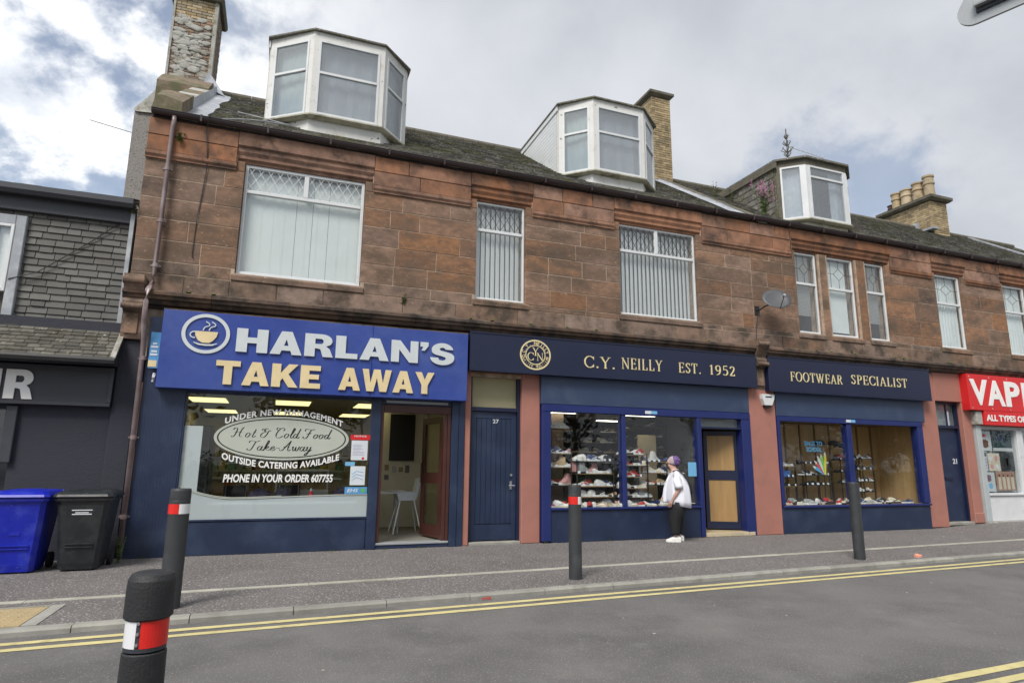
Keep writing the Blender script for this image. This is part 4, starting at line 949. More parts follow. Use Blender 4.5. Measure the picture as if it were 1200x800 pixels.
# ================================================================== NEIGHBOUR ON THE LEFT
NB = thing('slated_shop_building', 'low charcoal shop building with slate-hung upper wall on the far left', 'building', (-8, 0, 0))
b = B(); holes_wall(b, -12, -2.37, 0, 3.5, .02, .4, [(-6.4,-3.56,.6,2.12)]); obj('rendered_wall', b, M_char, NB)
b = B(); b.box(-12, -2.46, .16, .5, 3.4, 5.3); b.box(-12, -2.37, 4, 4.2, 0, 5.3); obj('rear_wall', b, M_mortar_dk, NB)
q = B(); q.cbox(-2.37, -2.055, -.045, .3, 0, 3.24, .02); obj('painted_pier', q, M_char, NB)
zrow = 3.47; r_ = 0
while zrow < 5.14:
    x = -5.1-(.13 if r_ % 2 else 0)
    while x < -2.48:
        w = .262*random.choice((1, 1, 1, .7, .95)); a, c = x+.005, min(x+w-.005, -2.46)
        inwin = zrow+.12 > 3.50 and zrow < 5.03
        if inwin and c > -3.84 and a < -3.825: a = -3.825
        if inwin and a < -4.33 and c > -4.33: c = -4.33
        if c-a > .03 and not (inwin and a < -3.84 and c > -4.31):
            o = random.uniform(.0, .010); dz = jit(.005); q = B()
            q.add([(a,.128-o,zrow+dz),(c,.128-o,zrow+dz),(c,.148,zrow+.125),(a,.148,zrow+.125),(a,.155,zrow+dz),(c,.155,zrow+dz)], [(0,1,2,3),(5,1,0,4),(4,0,3),(1,5,2)]); obj('slate', q, M_slate2, NB)
        x += w
    zrow += .1075; r_ += 1
q = B(); q.cbox(-4.9, -2.44, .06, .2, 5.14, 5.40, .01); q.prism_x([(.10,5.38),(-.08,5.36),(-.12,5.42),(-.12,5.50),(-.02,5.50),(.16,5.44)], -12, -2.42); obj('gutter', q, M_charp, NB)
q = B(); slates(q, -6, -2.42, -.06, 1.1, lambda y: 5.50+.35*(y+.06), sw=.26, ex=.2); obj('roof_slates', q, M_slate3, NB, kind='stuff')
q = B(); q.quad((-12,-.05,5.48),(-2.42,-.05,5.48),(-2.42,4,6.9),(-12,4,6.9)); obj('roof_deck', q, M_mortar_dk, NB)
q = B(); q.box(-2.46, -2.40, .04, .16, 3.47, 5.42); obj('lead_soaker', q, M_lead, NB)
q = B(); q.tube([(-3.93,.05,4.05),(-3.6,.09,4.2),(-3.0,.11,4.75),(-2.62,.10,5.13)], .008, 5); obj('cable', q, M_blackm, NB)
# dormer window let into the slates
q = B(); q.cbox(-4.34, -4.20, .06, .16, 3.78, 5.06, .01); q.cbox(-3.955, -3.82, .06, .16, 3.48, 5.06, .01); q.cbox(-4.20, -3.955, .06, .16, 4.91, 5.06, .01); w = obj('window', q, M_lead, NB)
q = B(); q.cbox(-4.20, -4.155, .05, .12, 3.86, 4.91, .006); q.cbox(-4.00, -3.955, .05, .12, 3.86, 4.91, .006); q.cbox(-4.155, -4.0, .05, .12, 4.865, 4.91, .006); q.cbox(-4.155, -4.0, .05, .12, 3.86, 3.91, .006); obj('window_frame', q, M_white, w)
q = B(); q.box(-4.155, -4.0, .085, .09, 3.91, 4.865); obj('pane', q, M_glass, w)
q = B(); q.box(-4.155, -4.0, .13, .14, 3.91, 4.865); obj('blind', q, M_blindg, w)
# slated canopy above the shop sign
zc = lambda y: 3.45+(y-.12)*1.04
q = B(); slates(q, -6, -2.36, -.44, .12, zc, sw=.17, ex=.085, tilt=.010); obj('canopy_slates', q, M_slate3, NB, kind='stuff')
q = B(); q.add([(-12,-.43,2.84),(-2.34,-.43,2.84),(-2.34,.12,3.42),(-12,.12,3.42),(-12,-.43,2.80),(-2.34,-.43,2.80),(-2.34,.12,2.80),(-12,.12,2.80)], [(0,1,2,3),(4,7,6,5),(0,4,5,1),(1,5,6,2),(2,6,7,3),(3,7,4,0)]); obj('canopy_deck', q, M_charp, NB)
q = B(); q.add([(-2.375,-.45,2.87),(-2.31,-.45,2.85),(-2.31,.10,3.44),(-2.375,.10,3.46),(-2.375,-.45,2.91),(-2.31,-.45,2.90),(-2.31,.10,3.49),(-2.375,.10,3.50)], [(0,3,2,1),(4,5,6,7),(0,1,5,4),(1,2,6,5),(2,3,7,6),(3,0,4,7)]); obj('cement_verge', q, M_cement, NB)
q = B(); q.prism_x([(-.42,2.88),(-.50,2.88),(-.53,2.84),(-.52,2.79),(-.47,2.76),(-.41,2.77)], -12, -2.30); obj('gutter', q, M_black, NB)
SG = thing('shop_sign', 'charcoal fascia sign with big white letters ending in R on the far left shop', 'sign', (-3.2, -.12, 2.19))
q = B(); q.box(-6.5, -2.38, -.10, .0, 2.20, 2.77); obj('sign_board', q, M_charp, SG)
q = B(); q.cbox(-6.5, -2.37, -.125, -.10, 2.71, 2.775, .006); q.cbox(-6.5, -2.37, -.125, -.10, 2.19, 2.25, .006); q.cbox(-2.425, -2.365, -.127, -.10, 2.25, 2.71, .006); obj('frame', q, M_charp, SG)
RSIGN = SG
q = B(); q.box(-3.86, -3.752, -.125, -.105, 2.262, 2.685); obj('letter', q, M_vinylW, SG)
q = B(); q.cbox(-6.4, -3.62, -.02, .1, .45, .58, .01); q.cbox(-3.66, -3.52, -.05, .1, 1.36, 2.17, .01); q.cbox(-6.4, -3.66, -.05, .1, 1.36, 1.46, .01); w = obj('shop_window', q, M_charp, NB)
q = B(); q.box(-6.4, -3.66, .05, .06, 1.46, 2.16); obj('pane', q, M_shopglass, w)
q = B(); q.box(-6.4, -3.56, .25, .26, .6, 2.16); obj('blind', q, M_charp, w)

# ================================================================== TAKE-AWAY
def frame_bar(b, x0, x1, y0, z0, z1, y1=.05, c=.008): b.cbox(x0, x1, y0, y1, z0, z1, c)
TA = thing('takeaway_shopfront', 'navy painted take-away shopfront with frosted window and open mahogany door', 'shopfront', (.6, 0, 0))
k = 14
for i in range(k):
    a = -1.975+i*.043; q = B(); q.cbox(a+.0001, a+.0429, -.10, .02, 0, 3.62, .0009); obj('panel_board', q, M_navy, TA)
q = B(); frame_bar(q, -1.37, -1.345, -.105, 0, 2.50); obj('corner_post', q, M_navy, TA)
q = B(); frame_bar(q, -1.345, 1.505, -.06, 0, .498); obj('stall_riser', q, M_navy, TA)
q = B(); frame_bar(q, -1.345, 1.505, -.075, .50, .53, .02, .004); obj('sill', q, M_navy, TA)
q = B(); frame_bar(q, 1.507, 1.668, -.10, 0, 2.5); obj('post', q, M_navy, TA)
q = B(); frame_bar(q, 2.922, 3.05, -.10, 0, 2.5); q.cbox(3.052, 3.165, -.085, .05, 0, 2.5, .006); obj('post', q, M_navy, TA)
q = B(); frame_bar(q, -1.345, 1.505, -.07, 2.455, 2.52, .02, .004); frame_bar(q, 1.67, 2.92, -.07, 2.41, 2.52, .02, .004); obj('head_rail', q, M_navy, TA)
q = B(); q.box(1.75, 2.85, -.078, -.07, 2.435, 2.475); obj('shutter_box', q, M_alu, TA)  # plain grey strip added in place of the pale transom glass
q = B(); q.box(-1.345, 1.505, -.052, -.046, .53, 2.455); pane = obj('window_pane', q, M_shopglass, TA)
# frosted film along the bottom of the pane with its wavy edge
wave = [(-1.345,1.02),(-1.2,.955),(-1.02,.895),(-.8,.845),(-.59,.825),(-.3,.828),(.15,.845),(.6,.862),(1.0,.872),(1.505,.875)]
q = B(); n = len(wave); q.add([(x,-.0445,.53) for x,z in wave]+[(x,-.0445,z) for x,z in wave], [(i,i+1,i+1+n,i+n) for i in range(n-1)]); q.quad((-1.344,-.0445,1.021),(-1.085,-.0445,.925),(-1.085,-.0445,1.95),(-1.344,-.0445,1.95)); q2 = B(); q2.v, q2.f, q2.m = q.v[-4:], [(0,1,2,3)], [0]; q.v, q.f, q.m = q.v[:-4], q.f[:-1], q.m[:-1]; obj('frosted_film', q, M_frost, pane); obj('frosted_film', q2, M_frost, pane)
q = B(); ribbon(q, [(x,z+.030) for x,z in wave[1:7]], [.010]*6, -.0545, .001); ribbon(q, [(x,z+.012) for x,z in wave], [.014]*n, -.0548, .001); obj('wave_line', q, M_vinylO, pane)
def ell(b, cx, cz, rx, rz_, y, n=72, rx2=None, rz2=None):
    if rx2 is None:
        vs = [(cx+rx*math.cos(2*math.pi*k/n), y, cz+rz_*math.sin(2*math.pi*k/n)) for k in range(n)]; solid_glyph(b, vs, [tuple(range(n))], (0,-1,0), .0006)
    else:
        vs = [(cx+a*math.cos(2*math.pi*k/n), y, cz+c*math.sin(2*math.pi*k/n)) for a, c in ((rx,rz_),(rx2,rz2)) for k in range(n)]
        solid_glyph(b, vs, [(k, (k+1)%n, (k+1)%n+n, k+n) for k in range(n)], (0,-1,0), .0006)
CX, CZ = .115, 1.785
q = B(); ell(q, CX, CZ, 1.035, .348, -.0535, 72, .99, .318); q2 = B(); ell(q2, CX, CZ, .968, .300, -.0535)
obj('oval_rim', q, M_vinylO, pane); obj('oval_panel', q2, M_vinylO, pane)
q = B(); ell(q, CX, CZ, .99, .318, -.0534, 72, .968, .300); obj('oval_line', q, M_vinylB, pane)
hand_word('Hot & Cold Food', -.66, .84, 1.79, .165, -.0545, M_vinylB, pane, 'script_lettering')
hand_word('Take-Away', -.42, .56, 1.585, .165, -.0545, M_vinylB, pane, 'script_lettering')
arc1 = lambda x, z: (x, z+.175*(1-((x-.13)/.92)**2)-.0*(x))
fit_text('UNDER NEW MANAGEMENT', -.78, 1.04, 1.985, 2.085, -.0545, M_vinylW, pane, .03, 'lettering', .0008, joined=True, warp=arc1, spacing=1.1)
arc2 = lambda x, z: (x, z-.155*(1-((x-.115)/.92)**2))
fit_text('OUTSIDE CATERING AVAILABLE', -.78, 1.01, 1.455, 1.56, -.0545, M_vinylW, pane, .03, 'lettering', .0008, joined=True, warp=arc2, spacing=1.05)
fit_text('PHONE IN YOUR ORDER 607755', -.73, .93, 1.085, 1.215, -.0545, M_vinylW, pane, .03, 'lettering', .0008, joined=True, shear=.12)
# notices stuck to the glass
def paper(name, x0, x1, z0, z1, y, m, parent, t=.001): q = B(); q.box(x0, x1, y, y+t, z0, z1); return obj(name, q, m, parent)
M_paper = mat('white_paper', (.60,.64,.68), .7, .03); M_pblue = mat('sky_blue_print', (.08,.28,.55), .6, .03); M_pink2 = mat('lilac_ink', (.35,.32,.45), .7, .03); M_green = mat('green_print', (.12,.42,.08), .6)
M_lblue = mat('light_blue_poster', (.16,.42,.66), .6, .04)
pn = thing('notice', 'white notice under a red header taped inside the take-away window', 'notice', (1.33,-.058,1.45))
paper('sheet', 1.20, 1.47, 1.45, 1.775, -.058, M_paper, pn); paper('header', 1.18, 1.505, 1.785, 1.87, -.060, M_red, pn)
fit_text('NOTICE', 1.24, 1.44, 1.835, 1.862, -.0615, M_paper, pn, .02, 'lettering', .0005, joined=True)
for i in range(8): paper('print_line', 1.225, 1.43-random.random()*.08, 1.70-i*.024, 1.708-i*.024, -.0592, M_pink2, pn)
q = B(); q.tube([(1.40,-.0575,1.48),(1.40,-.060,1.48)], .022, 12); obj('red_seal', q, M_red, pn)
pn = thing('notice', 'pale blue sketch notice below the red-headed notice in the take-away window', 'notice', (1.33,-.058,1.04))
paper('sheet', 1.205, 1.45, 1.04, 1.35, -.058, M_paper, pn); 
for i in range(3): q = B(); q.tube([(1.235,-.0595,1.12+i*.05),(1.30,-.0595,1.17+i*.05),(1.42,-.0595,1.13+i*.06)], .004, 4); obj('print_line', q, M_lblue, pn)
t_ = tag(paper('sticker', 1.115, 1.27, 1.355, 1.42, -.058, M_lblue, None), 'small light blue sticker between the two notices on the take-away window', 'sticker')
pn = thing('hygiene_sticker', 'blue food hygiene badge with a green dot at the foot of the take-away window', 'sticker', (1.31,-.058,.90))
paper('badge', 1.13, 1.495, .895, 1.01, -.058, M_pblue, pn); q = B(); q.tube([(1.43,-.058,.955),(1.43,-.0605,.955)], .036, 14); obj('green_dot', q, M_green, pn)
fit_text('EHS', 1.17, 1.35, .925, .985, -.0595, M_paper, pn, .02, 'lettering', .0006, joined=True, shear=.2)
# open door
q = B(); frame_bar(q, 1.67, 1.725, -.055, .09, 2.405, .06, .005); frame_bar(q, 1.725, 2.92, -.055, 2.27, 2.405, .06, .005); q.cbox(2.865, 2.918, -.055, .06, .09, 2.27, .005); q.cbox(2.80, 2.862, -.035, .10, .09, 2.268, .005)
df = obj('door_frame', q, M_mahog, TA)
q = B(); q.cbox(1.67, 2.92, -.075, .14, .062, .098, .006); obj('threshold', q, M_alu, TA)
q = B(); q.cbox(1.67, 2.92, -.06, .1, 0, .06, .006); obj('riser', q, M_navy, TA)
H0, H1 = Vector((2.82,.10,0)), Vector((2.64,.90,0)); u = (H1-H0).normalized(); nrm = Vector((u.y,-u.x,0)); LL = (H1-H0).length
q = B()
def leafbar(q, s0, s1, z0, z1, t=.045, off=0): q.obox(H0+u*(s0+s1)/2+nrm*off+Vector((0,0,(z0+z1)/2)), u, nrm, (0,0,1), s1-s0, t, z1-z0)
leafbar(q, 0, .10, .12, 2.24); leafbar(q, LL-.10, LL, .12, 2.24); leafbar(q, .10, LL-.10, 2.13, 2.24, .044); leafbar(q, .10, LL-.10, .12, .32, .044); leafbar(q, .10, LL-.10, 1.05, 1.24, .044)
lf = obj('door', q, M_mahog, TA)
q = B(); leafbar(q, .10, LL-.10, .32, 1.05, .006); leafbar(q, .10, LL-.10, 1.24, 2.13, .006); obj('pane', q, M_shopglass, lf)
q = B(); c = H0+u*(LL-.05)+nrm*(-.05); q.tube([c+Vector((0,0,1.05)), c+Vector((0,0,1.42))], .012, 8); obj('door_handle', q, M_mahog, lf)
# room
def room(name, x0, x1, y0, y1, z0, z1, wall, flr, ceil, parent):
    q = B(); q.quad((x0,y1,z0),(x1,y1,z0),(x1,y1,z1),(x0,y1,z1)); q.quad((x0,y0,z0),(x0,y1,z0),(x0,y1,z1),(x0,y0,z1)); q.quad((x1,y1,z0),(x1,y0,z0),(x1,y0,z1),(x1,y1,z1)); r0 = obj(name+'_walls', q, wall, parent)
    q = B(); q.quad((x0,y0,z0),(x1,y0,z0),(x1,y1,z0),(x0,y1,z0)); obj(name+'_floor', q, flr, parent)
    q = B(); q.quad((x0,y0,z1),(x0,y1,z1),(x1,y1,z1),(x1,y0,z1)); obj(name+'_ceiling', q, ceil, parent)
room('shop', -1.9, 3.12, .10, 7.15, .085, 2.60, M_olive, M_floor, M_ceil, TA)
for i, (x, y) in enumerate([(-1.62,2.0),(-.06,2.0),(1.52,2.0),(-1.6,5.0),(-.1,5.0),(1.5,5.0)]):
    t_ = thing('ceiling_light', 'square lit ceiling panel in the take-away, '+['left one nearest the window','middle one nearest the window','right one nearest the window','left one at the back','middle one at the back','right one at the back'][i], 'ceiling light', (x,y,2.59), 'lit ceiling panels in the take-away')
    q = B(); q.box(x, x+.66, y, y+1.0, 2.572, 2.58); obj('diffuser', q, M_tube, t_)
    q = B(); q.box(x-.03, x+.69, y-.03, y+1.03, 2.583, 2.597); obj('frame', q, M_ceil, t_)
M_pk_t = mat('cardboard', (.34,.25,.15), .8)
t_ = thing('drinks_cooler', 'tall black drinks cooler behind the left of the take-away window', 'fridge', (-1.1,.5,.09))
q = B(); q.cbox(-1.30, -.98, .30, .85, .10, 1.98, .02); obj('cabinet', q, M_blackm, t_); q = B(); q.cbox(-.975, -.955, .32, .83, .2, 1.9, .006); obj('door', q, M_black, t_)
t_ = thing('serving_counter', 'long brown serving counter across the back of the take-away', 'counter', (0,4.0,.09))
q = B(); q.cbox(-1.4, 1.4, 3.9, 4.5, .09, 1.02, .01); obj('body', q, M_oakd, t_); q = B(); q.cbox(-1.45, 1.45, 3.84, 4.55, 1.022, 1.06, .008); obj('worktop', q, M_steel, t_)
t_ = thing('chiller_cabinet', 'white chiller cabinet standing mid-room in the take-away', 'cabinet', (.45,2.4,.09))
q = B(); q.cbox(.05, 1.05, 2.2, 2.75, .10, .86, .01); obj('body', q, M_white, t_); q = B(); q.cbox(.05, 1.05, 2.25, 2.75, 1.22, 1.26, .008); obj('top_shelf', q, M_white, t_)
for x in (.07, 1.03): q = B(); q.box(x-.015, x+.015, 2.27, 2.3, .86, 1.22); obj('post', q, M_steel, t_)
for i, x in enumerate((-.95, -.62, -.35)):
    q = B(); q.cbox(x, x+.22, 1.2, 1.5, .09, .55+.12*i, .01); tag(obj('carton', q, M_pk_t if i != 1 else M_paper), ['brown carton nearest the black cooler inside the take-away', 'white carton between the two brown ones inside the take-away', 'tallest brown carton inside the take-away'][i], 'box')
t_ = thing('wall_shelves', 'wall shelves of packets behind the take-away counter', 'shelves', (0,6.8,1.1)); M_pk = [mat('packet_'+n_, c_, .6) for n_, c_ in (('tan',(.32,.24,.14)),('red',(.30,.04,.03)),('white',(.42,.42,.40)),('green',(.06,.16,.06)),('grey',(.15,.15,.16)),('yellow',(.40,.30,.08)))]
for z in (1.15, 1.5, 1.85): q = B(); q.box(-1.5, 1.9, 6.75, 7.1, z, z+.03); obj('shelf', q, M_alu, t_)
for z, rw in ((1.15,'lowest'), (1.5,'middle'), (1.85,'top')):
    x = -1.45; k_ = 0
    while x < 1.8:
        w = random.uniform(.08, .2); h = random.uniform(.1, .26); q = B(); q.cbox(x, x+w, 6.8, 7.0, z+.031, z+.031+h, .006); mm = random.choice(M_pk); k = obj('packet', q, mm, None); k_ += 1; tag(k, '%s packet, %s from left on the %s shelf behind the take-away counter' % (mm.name.split('_')[1].split('.')[0], ('first second third fourth fifth sixth seventh eighth ninth tenth eleventh twelfth thirteenth fourteenth fifteenth sixteenth seventeenth eighteenth nineteenth twentieth twenty-first twenty-second twenty-third twenty-fourth twenty-fifth').split()[k_-1], rw), 'packet', 'packets on the take-away wall shelves'); x += w+random.uniform(.01, .12)
t_ = thing('window_bench', 'low table pushed against the inside of the frosted take-away window', 'table', (0,.4,.09))
q = B(); q.cbox(-.95, 1.4, .18, .62, .72, .76, .008); obj('tabletop', q, M_paper, t_)
for x in (-.9, 1.32):
    for y in (.22, .56): q = B(); q.tube([(x,y,.09),(x,y,.72)], .02, 8); obj('leg', q, M_alu, t_)
def lump(name, x, y, z, sx, sy, sz, m, label, cat, seed, grp=None):
    rd = random.Random(seed); q = B(); prof = []
    rings = []
    for k in range(7):
        f = k/6; s = (1.0, 1.05, 1.0, .92, .8, .5, .12)[k]; rings.append([(x+sx*s*math.cos(t)*(1+rd.uniform(-.15,.15)), y+sy*s*math.sin(t), z+sz*f) for t in [2*math.pi*j/10 for j in range(10)]])
    q.loft(rings); return tag(obj(name, q, m, None, smooth=True), label, cat, grp)
M_bagd = mat('dark_violet_fabric', (.025,.02,.05), .8)
lump('holdall', -.18, .42, .762, .20, .12, .22, M_bagd, 'dark holdall slumped on the table inside the take-away window', 'bag', 1)
lump('rucksack', .18, .40, .762, .15, .11, .26, M_bagd, 'dark rucksack standing just right of the holdall in the take-away window', 'bag', 2)
lump('handbag', 1.12, .40, .762, .16, .10, .24, M_bagd, 'black handbag at the right end of the take-away window table', 'bag', 3)
t_ = thing('sauce_bottle', 'red squeezy sauce bottle on the table in the take-away window', 'bottle', (.62,.36,.762))
q = B(); q.lathe((.62,.36,.762), [(.045,0),(.048,.02),(.045,.12),(.03,.15),(.026,.17)], 14); obj('body', q, mat('ketchup_red', (.55,.03,.05), .4), t_, smooth=True); q = B(); q.lathe((.62,.36,.93), [(.026,0),(.02,.02),(.007,.05)], 10); obj('nozzle', q, M_paper, t_)
for i, (x, y, cl) in enumerate([(-.62,1.6,M_black),(.3,1.7,M_black)]):
    t_ = thing('cafe_chair', ['black cafe chair by the cooler inside the take-away', 'black cafe chair behind the middle of the take-away window'][i], 'chair', (x,y,.09))
    q = B(); q.cbox(x-.2, x+.2, y-.2, y+.2, .53, .56, .01); obj('seat', q, cl, t_); q = B(); q.cbox(x-.2, x+.2, y+.18, y+.21, .62, .98, .01); obj('backrest', q, cl, t_)
    for sx in (-.18, .18):
        for sy in (-.18, .19): q = B(); q.tube([(x+sx,y+sy,.09),(x+sx*.95,y+sy*.95,.53 if sy < 0 else .98)], .012, 6); obj('leg', q, M_steelpot, t_)
pl = thing('potted_plant', 'bushy green houseplant seen through the take-away window', 'plant', (-.28,2.9,.09)); q = B(); q.lathe((-.28,2.9,.09), [(.12,0),(.16,.3),(.17,.32)], 14); obj('pot', q, M_potd, pl)
q = B(); rd = random.Random(5)
for i in range(130):
    a = rd.uniform(0, 6.28); r0 = rd.uniform(.05, .42); h = rd.uniform(.35, 1.25); c = Vector((-.28+r0*math.cos(a), 2.9+r0*math.sin(a), h+.1)); d = Vector((math.cos(a), math.sin(a), rd.uniform(-.4,.6))).normalized(); s = d.cross(Vector((0,0,1))).normalized()*.035
    q.add([c, c+d*.06+s, c+d*.16, c+d*.06-s], [(0,1,2,3)])
q.tube([(-.28,2.9,.3),(-.25,2.92,.9)], .015, 5); obj('foliage', q, M_leaf, pl)
# cream partition with framed dark picture, seen through the doorway
q = B(); q.box(1.98, 3.10, 2.62, 2.70, .09, 2.598); q.box(2.0, 3.1, 2.60, 2.62, .09, 1.42); obj('partition', q, M_creamw, TA)
t_ = tag(paper('wall_panel', 2.28, 2.82, 1.45, 2.44, 2.57, M_black, None, .02), 'tall black chalkboard on the cream wall inside the take-away door', 'chalkboard')
for i, (x, z, h, m) in enumerate([(2.20,1.25,.12,0),(2.20,1.06,.1,4),(2.36,1.20,.14,2),(2.50,1.22,.10,0),(2.64,1.2,.16,4)]):
    tag(paper('wall_photo', x, x+.09, z, z+h, 2.585, M_pk[m], None, .01), ['brown wall photo, upper left one under the chalkboard','grey wall photo, lower left one under the chalkboard','pale wall photo, second along under the chalkboard','brown wall photo, third along under the chalkboard','grey wall photo, furthest right under the chalkboard'][i], 'picture')
t_ = thing('white_table', 'small white table just inside the take-away door', 'table', (2.05,1.6,.09))
q = B(); q.cbox(1.72, 2.36, 1.3, 1.9, .83, .86, .008); obj('tabletop', q, M_white, t_)
for x in (1.78, 2.30):
    for y in (1.36, 1.84): q = B(); q.tube([(x,y,.09),(x,y,.83)], .014, 6); obj('leg', q, M_steelpot, t_)
t_ = thing('high_chair', 'white plastic high chair with splayed legs inside the take-away door', 'high chair', (2.48,1.5,.09))
q = B(); q.loft([[(2.30,1.32,.70),(2.62,1.32,.70),(2.62,1.64,.70),(2.30,1.64,.70)],[(2.26,1.30,.80),(2.66,1.30,.80),(2.66,1.66,.80),(2.26,1.66,.80)],[(2.25,1.29,.86),(2.67,1.29,.86),(2.67,1.67,.86),(2.25,1.67,.86)]]); obj('seat', q, M_paper, t_)
q = B(); q.loft([[(2.60,1.32,.80),(2.66,1.32,.80),(2.66,1.64,.80),(2.60,1.64,.80)],[(2.67,1.33,1.12),(2.73,1.33,1.12),(2.73,1.63,1.12),(2.67,1.63,1.12)]]); obj('backrest', q, M_paper, t_)
q = B(); q.cbox(2.12, 2.42, 1.28, 1.70, .865, .885, .008); obj('tray', q, M_white, t_)
for sx, sy in ((-1,-1),(1,-1),(-1,1),(1,1)): q = B(); q.tube([(2.46+sx*.13,1.48+sy*.13,.72),(2.46+sx*.27,1.48+sy*.25,.09)], [.016,.011], 8); obj('leg', q, M_white, t_)
# the big sign
SG = thing('shop_sign', 'big bright blue take-away sign with silver HARLAN\'S over gold TAKE AWAY', 'sign', (.67,-.3,2.5))
q = B(); q.cbox(-1.775, 1.43, -.30, -.02, 2.50, 3.715, .006); obj('sign_panel', q, M_signblue, SG)
q = B(); q.cbox(1.434, 3.13, -.30, -.02, 2.50, 3.715, .006); obj('sign_panel', q, M_signblue, SG)
q = B(); q.box(-1.78, 3.135, -.29, -.03, 3.716, 3.735); obj('top_flashing', q, M_cornice, SG)
# heavy grotesque capitals drawn as outlines (unit height)
def arc(cx, cz, rx, rz_, a0, a1, n=8): return arcp(cx, cz, rx, rz_, a0, a1, n)
def heavy(txt, x0, x1, z0, z1, y, m, parent, depth=.02, gap=.07):
    t = .30                                        # stem
    G = {}
    G['H'] = (.86, [[(0,0),(t,0),(t,.39),(.86-t,.39),(.86-t,0),(.86,0),(.86,1),(.86-t,1),(.86-t,.63),(t,.63),(t,1),(0,1)]])
    G['L'] = (.66, [[(0,0),(.66,0),(.66,.23),(t,.23),(t,1),(0,1)]])
    G['N'] = (.86, [[(0,0),(.25,0),(.25,.58),(.58,0),(.86,0),(.86,1),(.61,1),(.61,.42),(.28,1),(0,1)]])
    G['T'] = (.78, [[(.255,0),(.525,0),(.525,.77),(.78,.77),(.78,1),(0,1),(0,.77),(.255,.77)]])
    G['K'] = (.90, [[(0,0),(t,0),(t,.26),(.37,.38),(.58,0),(.90,0),(.56,.57),(.88,1),(.56,1),(t,.60),(t,1),(0,1)]])
    G['E'] = (.70, [[(0,0),(.70,0),(.70,.22),(t,.22),(t,.40),(.64,.40),(.64,.61),(t,.61),(t,.78),(.69,.78),(.69,1),(0,1)]])
    G['W'] = (1.24, [[(.20,0),(.49,0),(.62,.62),(.75,0),(1.04,0),(1.24,1),(.98,1),(.885,.38),(.76,1),(.48,1),(.355,.38),(.26,1),(0,1)]])
    G['Y'] = (.86, [[(.295,0),(.565,0),(.565,.40),(.86,1),(.57,1),(.43,.65),(.29,1),(0,1),(.295,.40)]])
    G['A'] = (.90, [[(0,0),(.28,0),(.325,.17),(.575,.17),(.62,0),(.90,0),(.60,1),(.30,1)], [(.385,.38),(.45,.66),(.515,.38)]])
    G['R'] = (.84, [[(0,0),(t,0),(t,.36),(.36,.36),(.46,.33),(.54,.0),(.84,.0),(.73,.36),(.62,.47)]+arc(.50,.715,.30,.285,-40,90,9)+[(0,1)], [(t,.56),(t,.79)]+[(.46,.79)]+arc(.46,.675,.085,.115,80,-80,5)+[(.46,.56)]])
    G["'"] = (.26, [[(.04,.60),(.14,.60),(.26,.82),(.26,1),(0,1),(0,.78),(.09,.78)]])
    s_out = arc(.40,.69,.36,.33,5,180,9)+[(.06,.55),(.16,.46),(.38,.40),(.50,.35),(.52,.28),(.47,.21),(.38,.195),(.29,.22),(.26,.32),(0,.32)]+arc(.40,.31,.40,.33,182,360,10)+[(.79,.44),(.70,.55),(.52,.61),(.34,.66),(.30,.72),(.33,.78),(.40,.805),(.47,.78),(.50,.72)]
    G['S'] = (.80, [s_out])
    G[' '] = (.30, [])
    tot = sum(G[c][0]+gap for c in txt)-gap; sx = (x1-x0)/tot; x = x0; h = z1-z0
    for i, c in enumerate(txt):
        adv, cs = G[c]
        if cs:
            cu = bpy.data.curves.new('g', 'CURVE'); cu.dimensions = '2D'; cu.fill_mode = 'FRONT'
            for pts in cs:
                sp = cu.splines.new('POLY'); sp.points.add(len(pts)-1); sp.use_cyclic_u = True
                for p, q0 in zip(sp.points, pts): p.co = (x+q0[0]*sx, z0+q0[1]*h, 0, 1)
            o = bpy.data.objects.new('g', cu); COL.objects.link(o); me = bpy.data.meshes.new_from_object(o)
            vs = [(v.co.x, y, v.co.y) for v in me.vertices]; fs = [tuple(p.vertices) for p in me.polygons]
            bpy.data.objects.remove(o); bpy.data.curves.remove(cu); bpy.data.meshes.remove(me)
            mp = {}; ids = []; vv = []
            for v in vs:
                kk = (round(v[0],5), round(v[2],5))
                if kk not in mp: mp[kk] = len(vv); vv.append(v)
                ids.append(mp[kk])
            ff = []
            for f in fs:
                f = [ids[j] for j in f]
                if len(set(f)) < 3: continue
                a, b_, d = (Vector(vv[j]) for j in f[:3])
                if (b_-a).cross(d-a).y > 0: f = f[::-1]
                ff.append(tuple(f))
            b = B(); solid_glyph(b, vv, ff, (0,-1,0), depth); obj('letter', b, m, parent)
        adj = -.12 if c+(txt[i+1] if i+1 < len(txt) else ' ') in ('LA','TA','AW','WA','AY','LS') else 0
        x += (adv+gap+adj*0)*sx
# separate words keep their own extents
heavy("HARLAN'S", -.71, 2.87, 3.12, 3.50, -.332, M_letS, SG)
heavy('TAKE', -.965, .61, 2.59, 2.965, -.332, M_letG, SG)
heavy('AWAY', .90, 2.52, 2.59, 2.965, -.332, M_letG, SG)
heavy('R', -3.70, -3.35, 2.262, 2.685, -.127, M_vinylW, RSIGN)
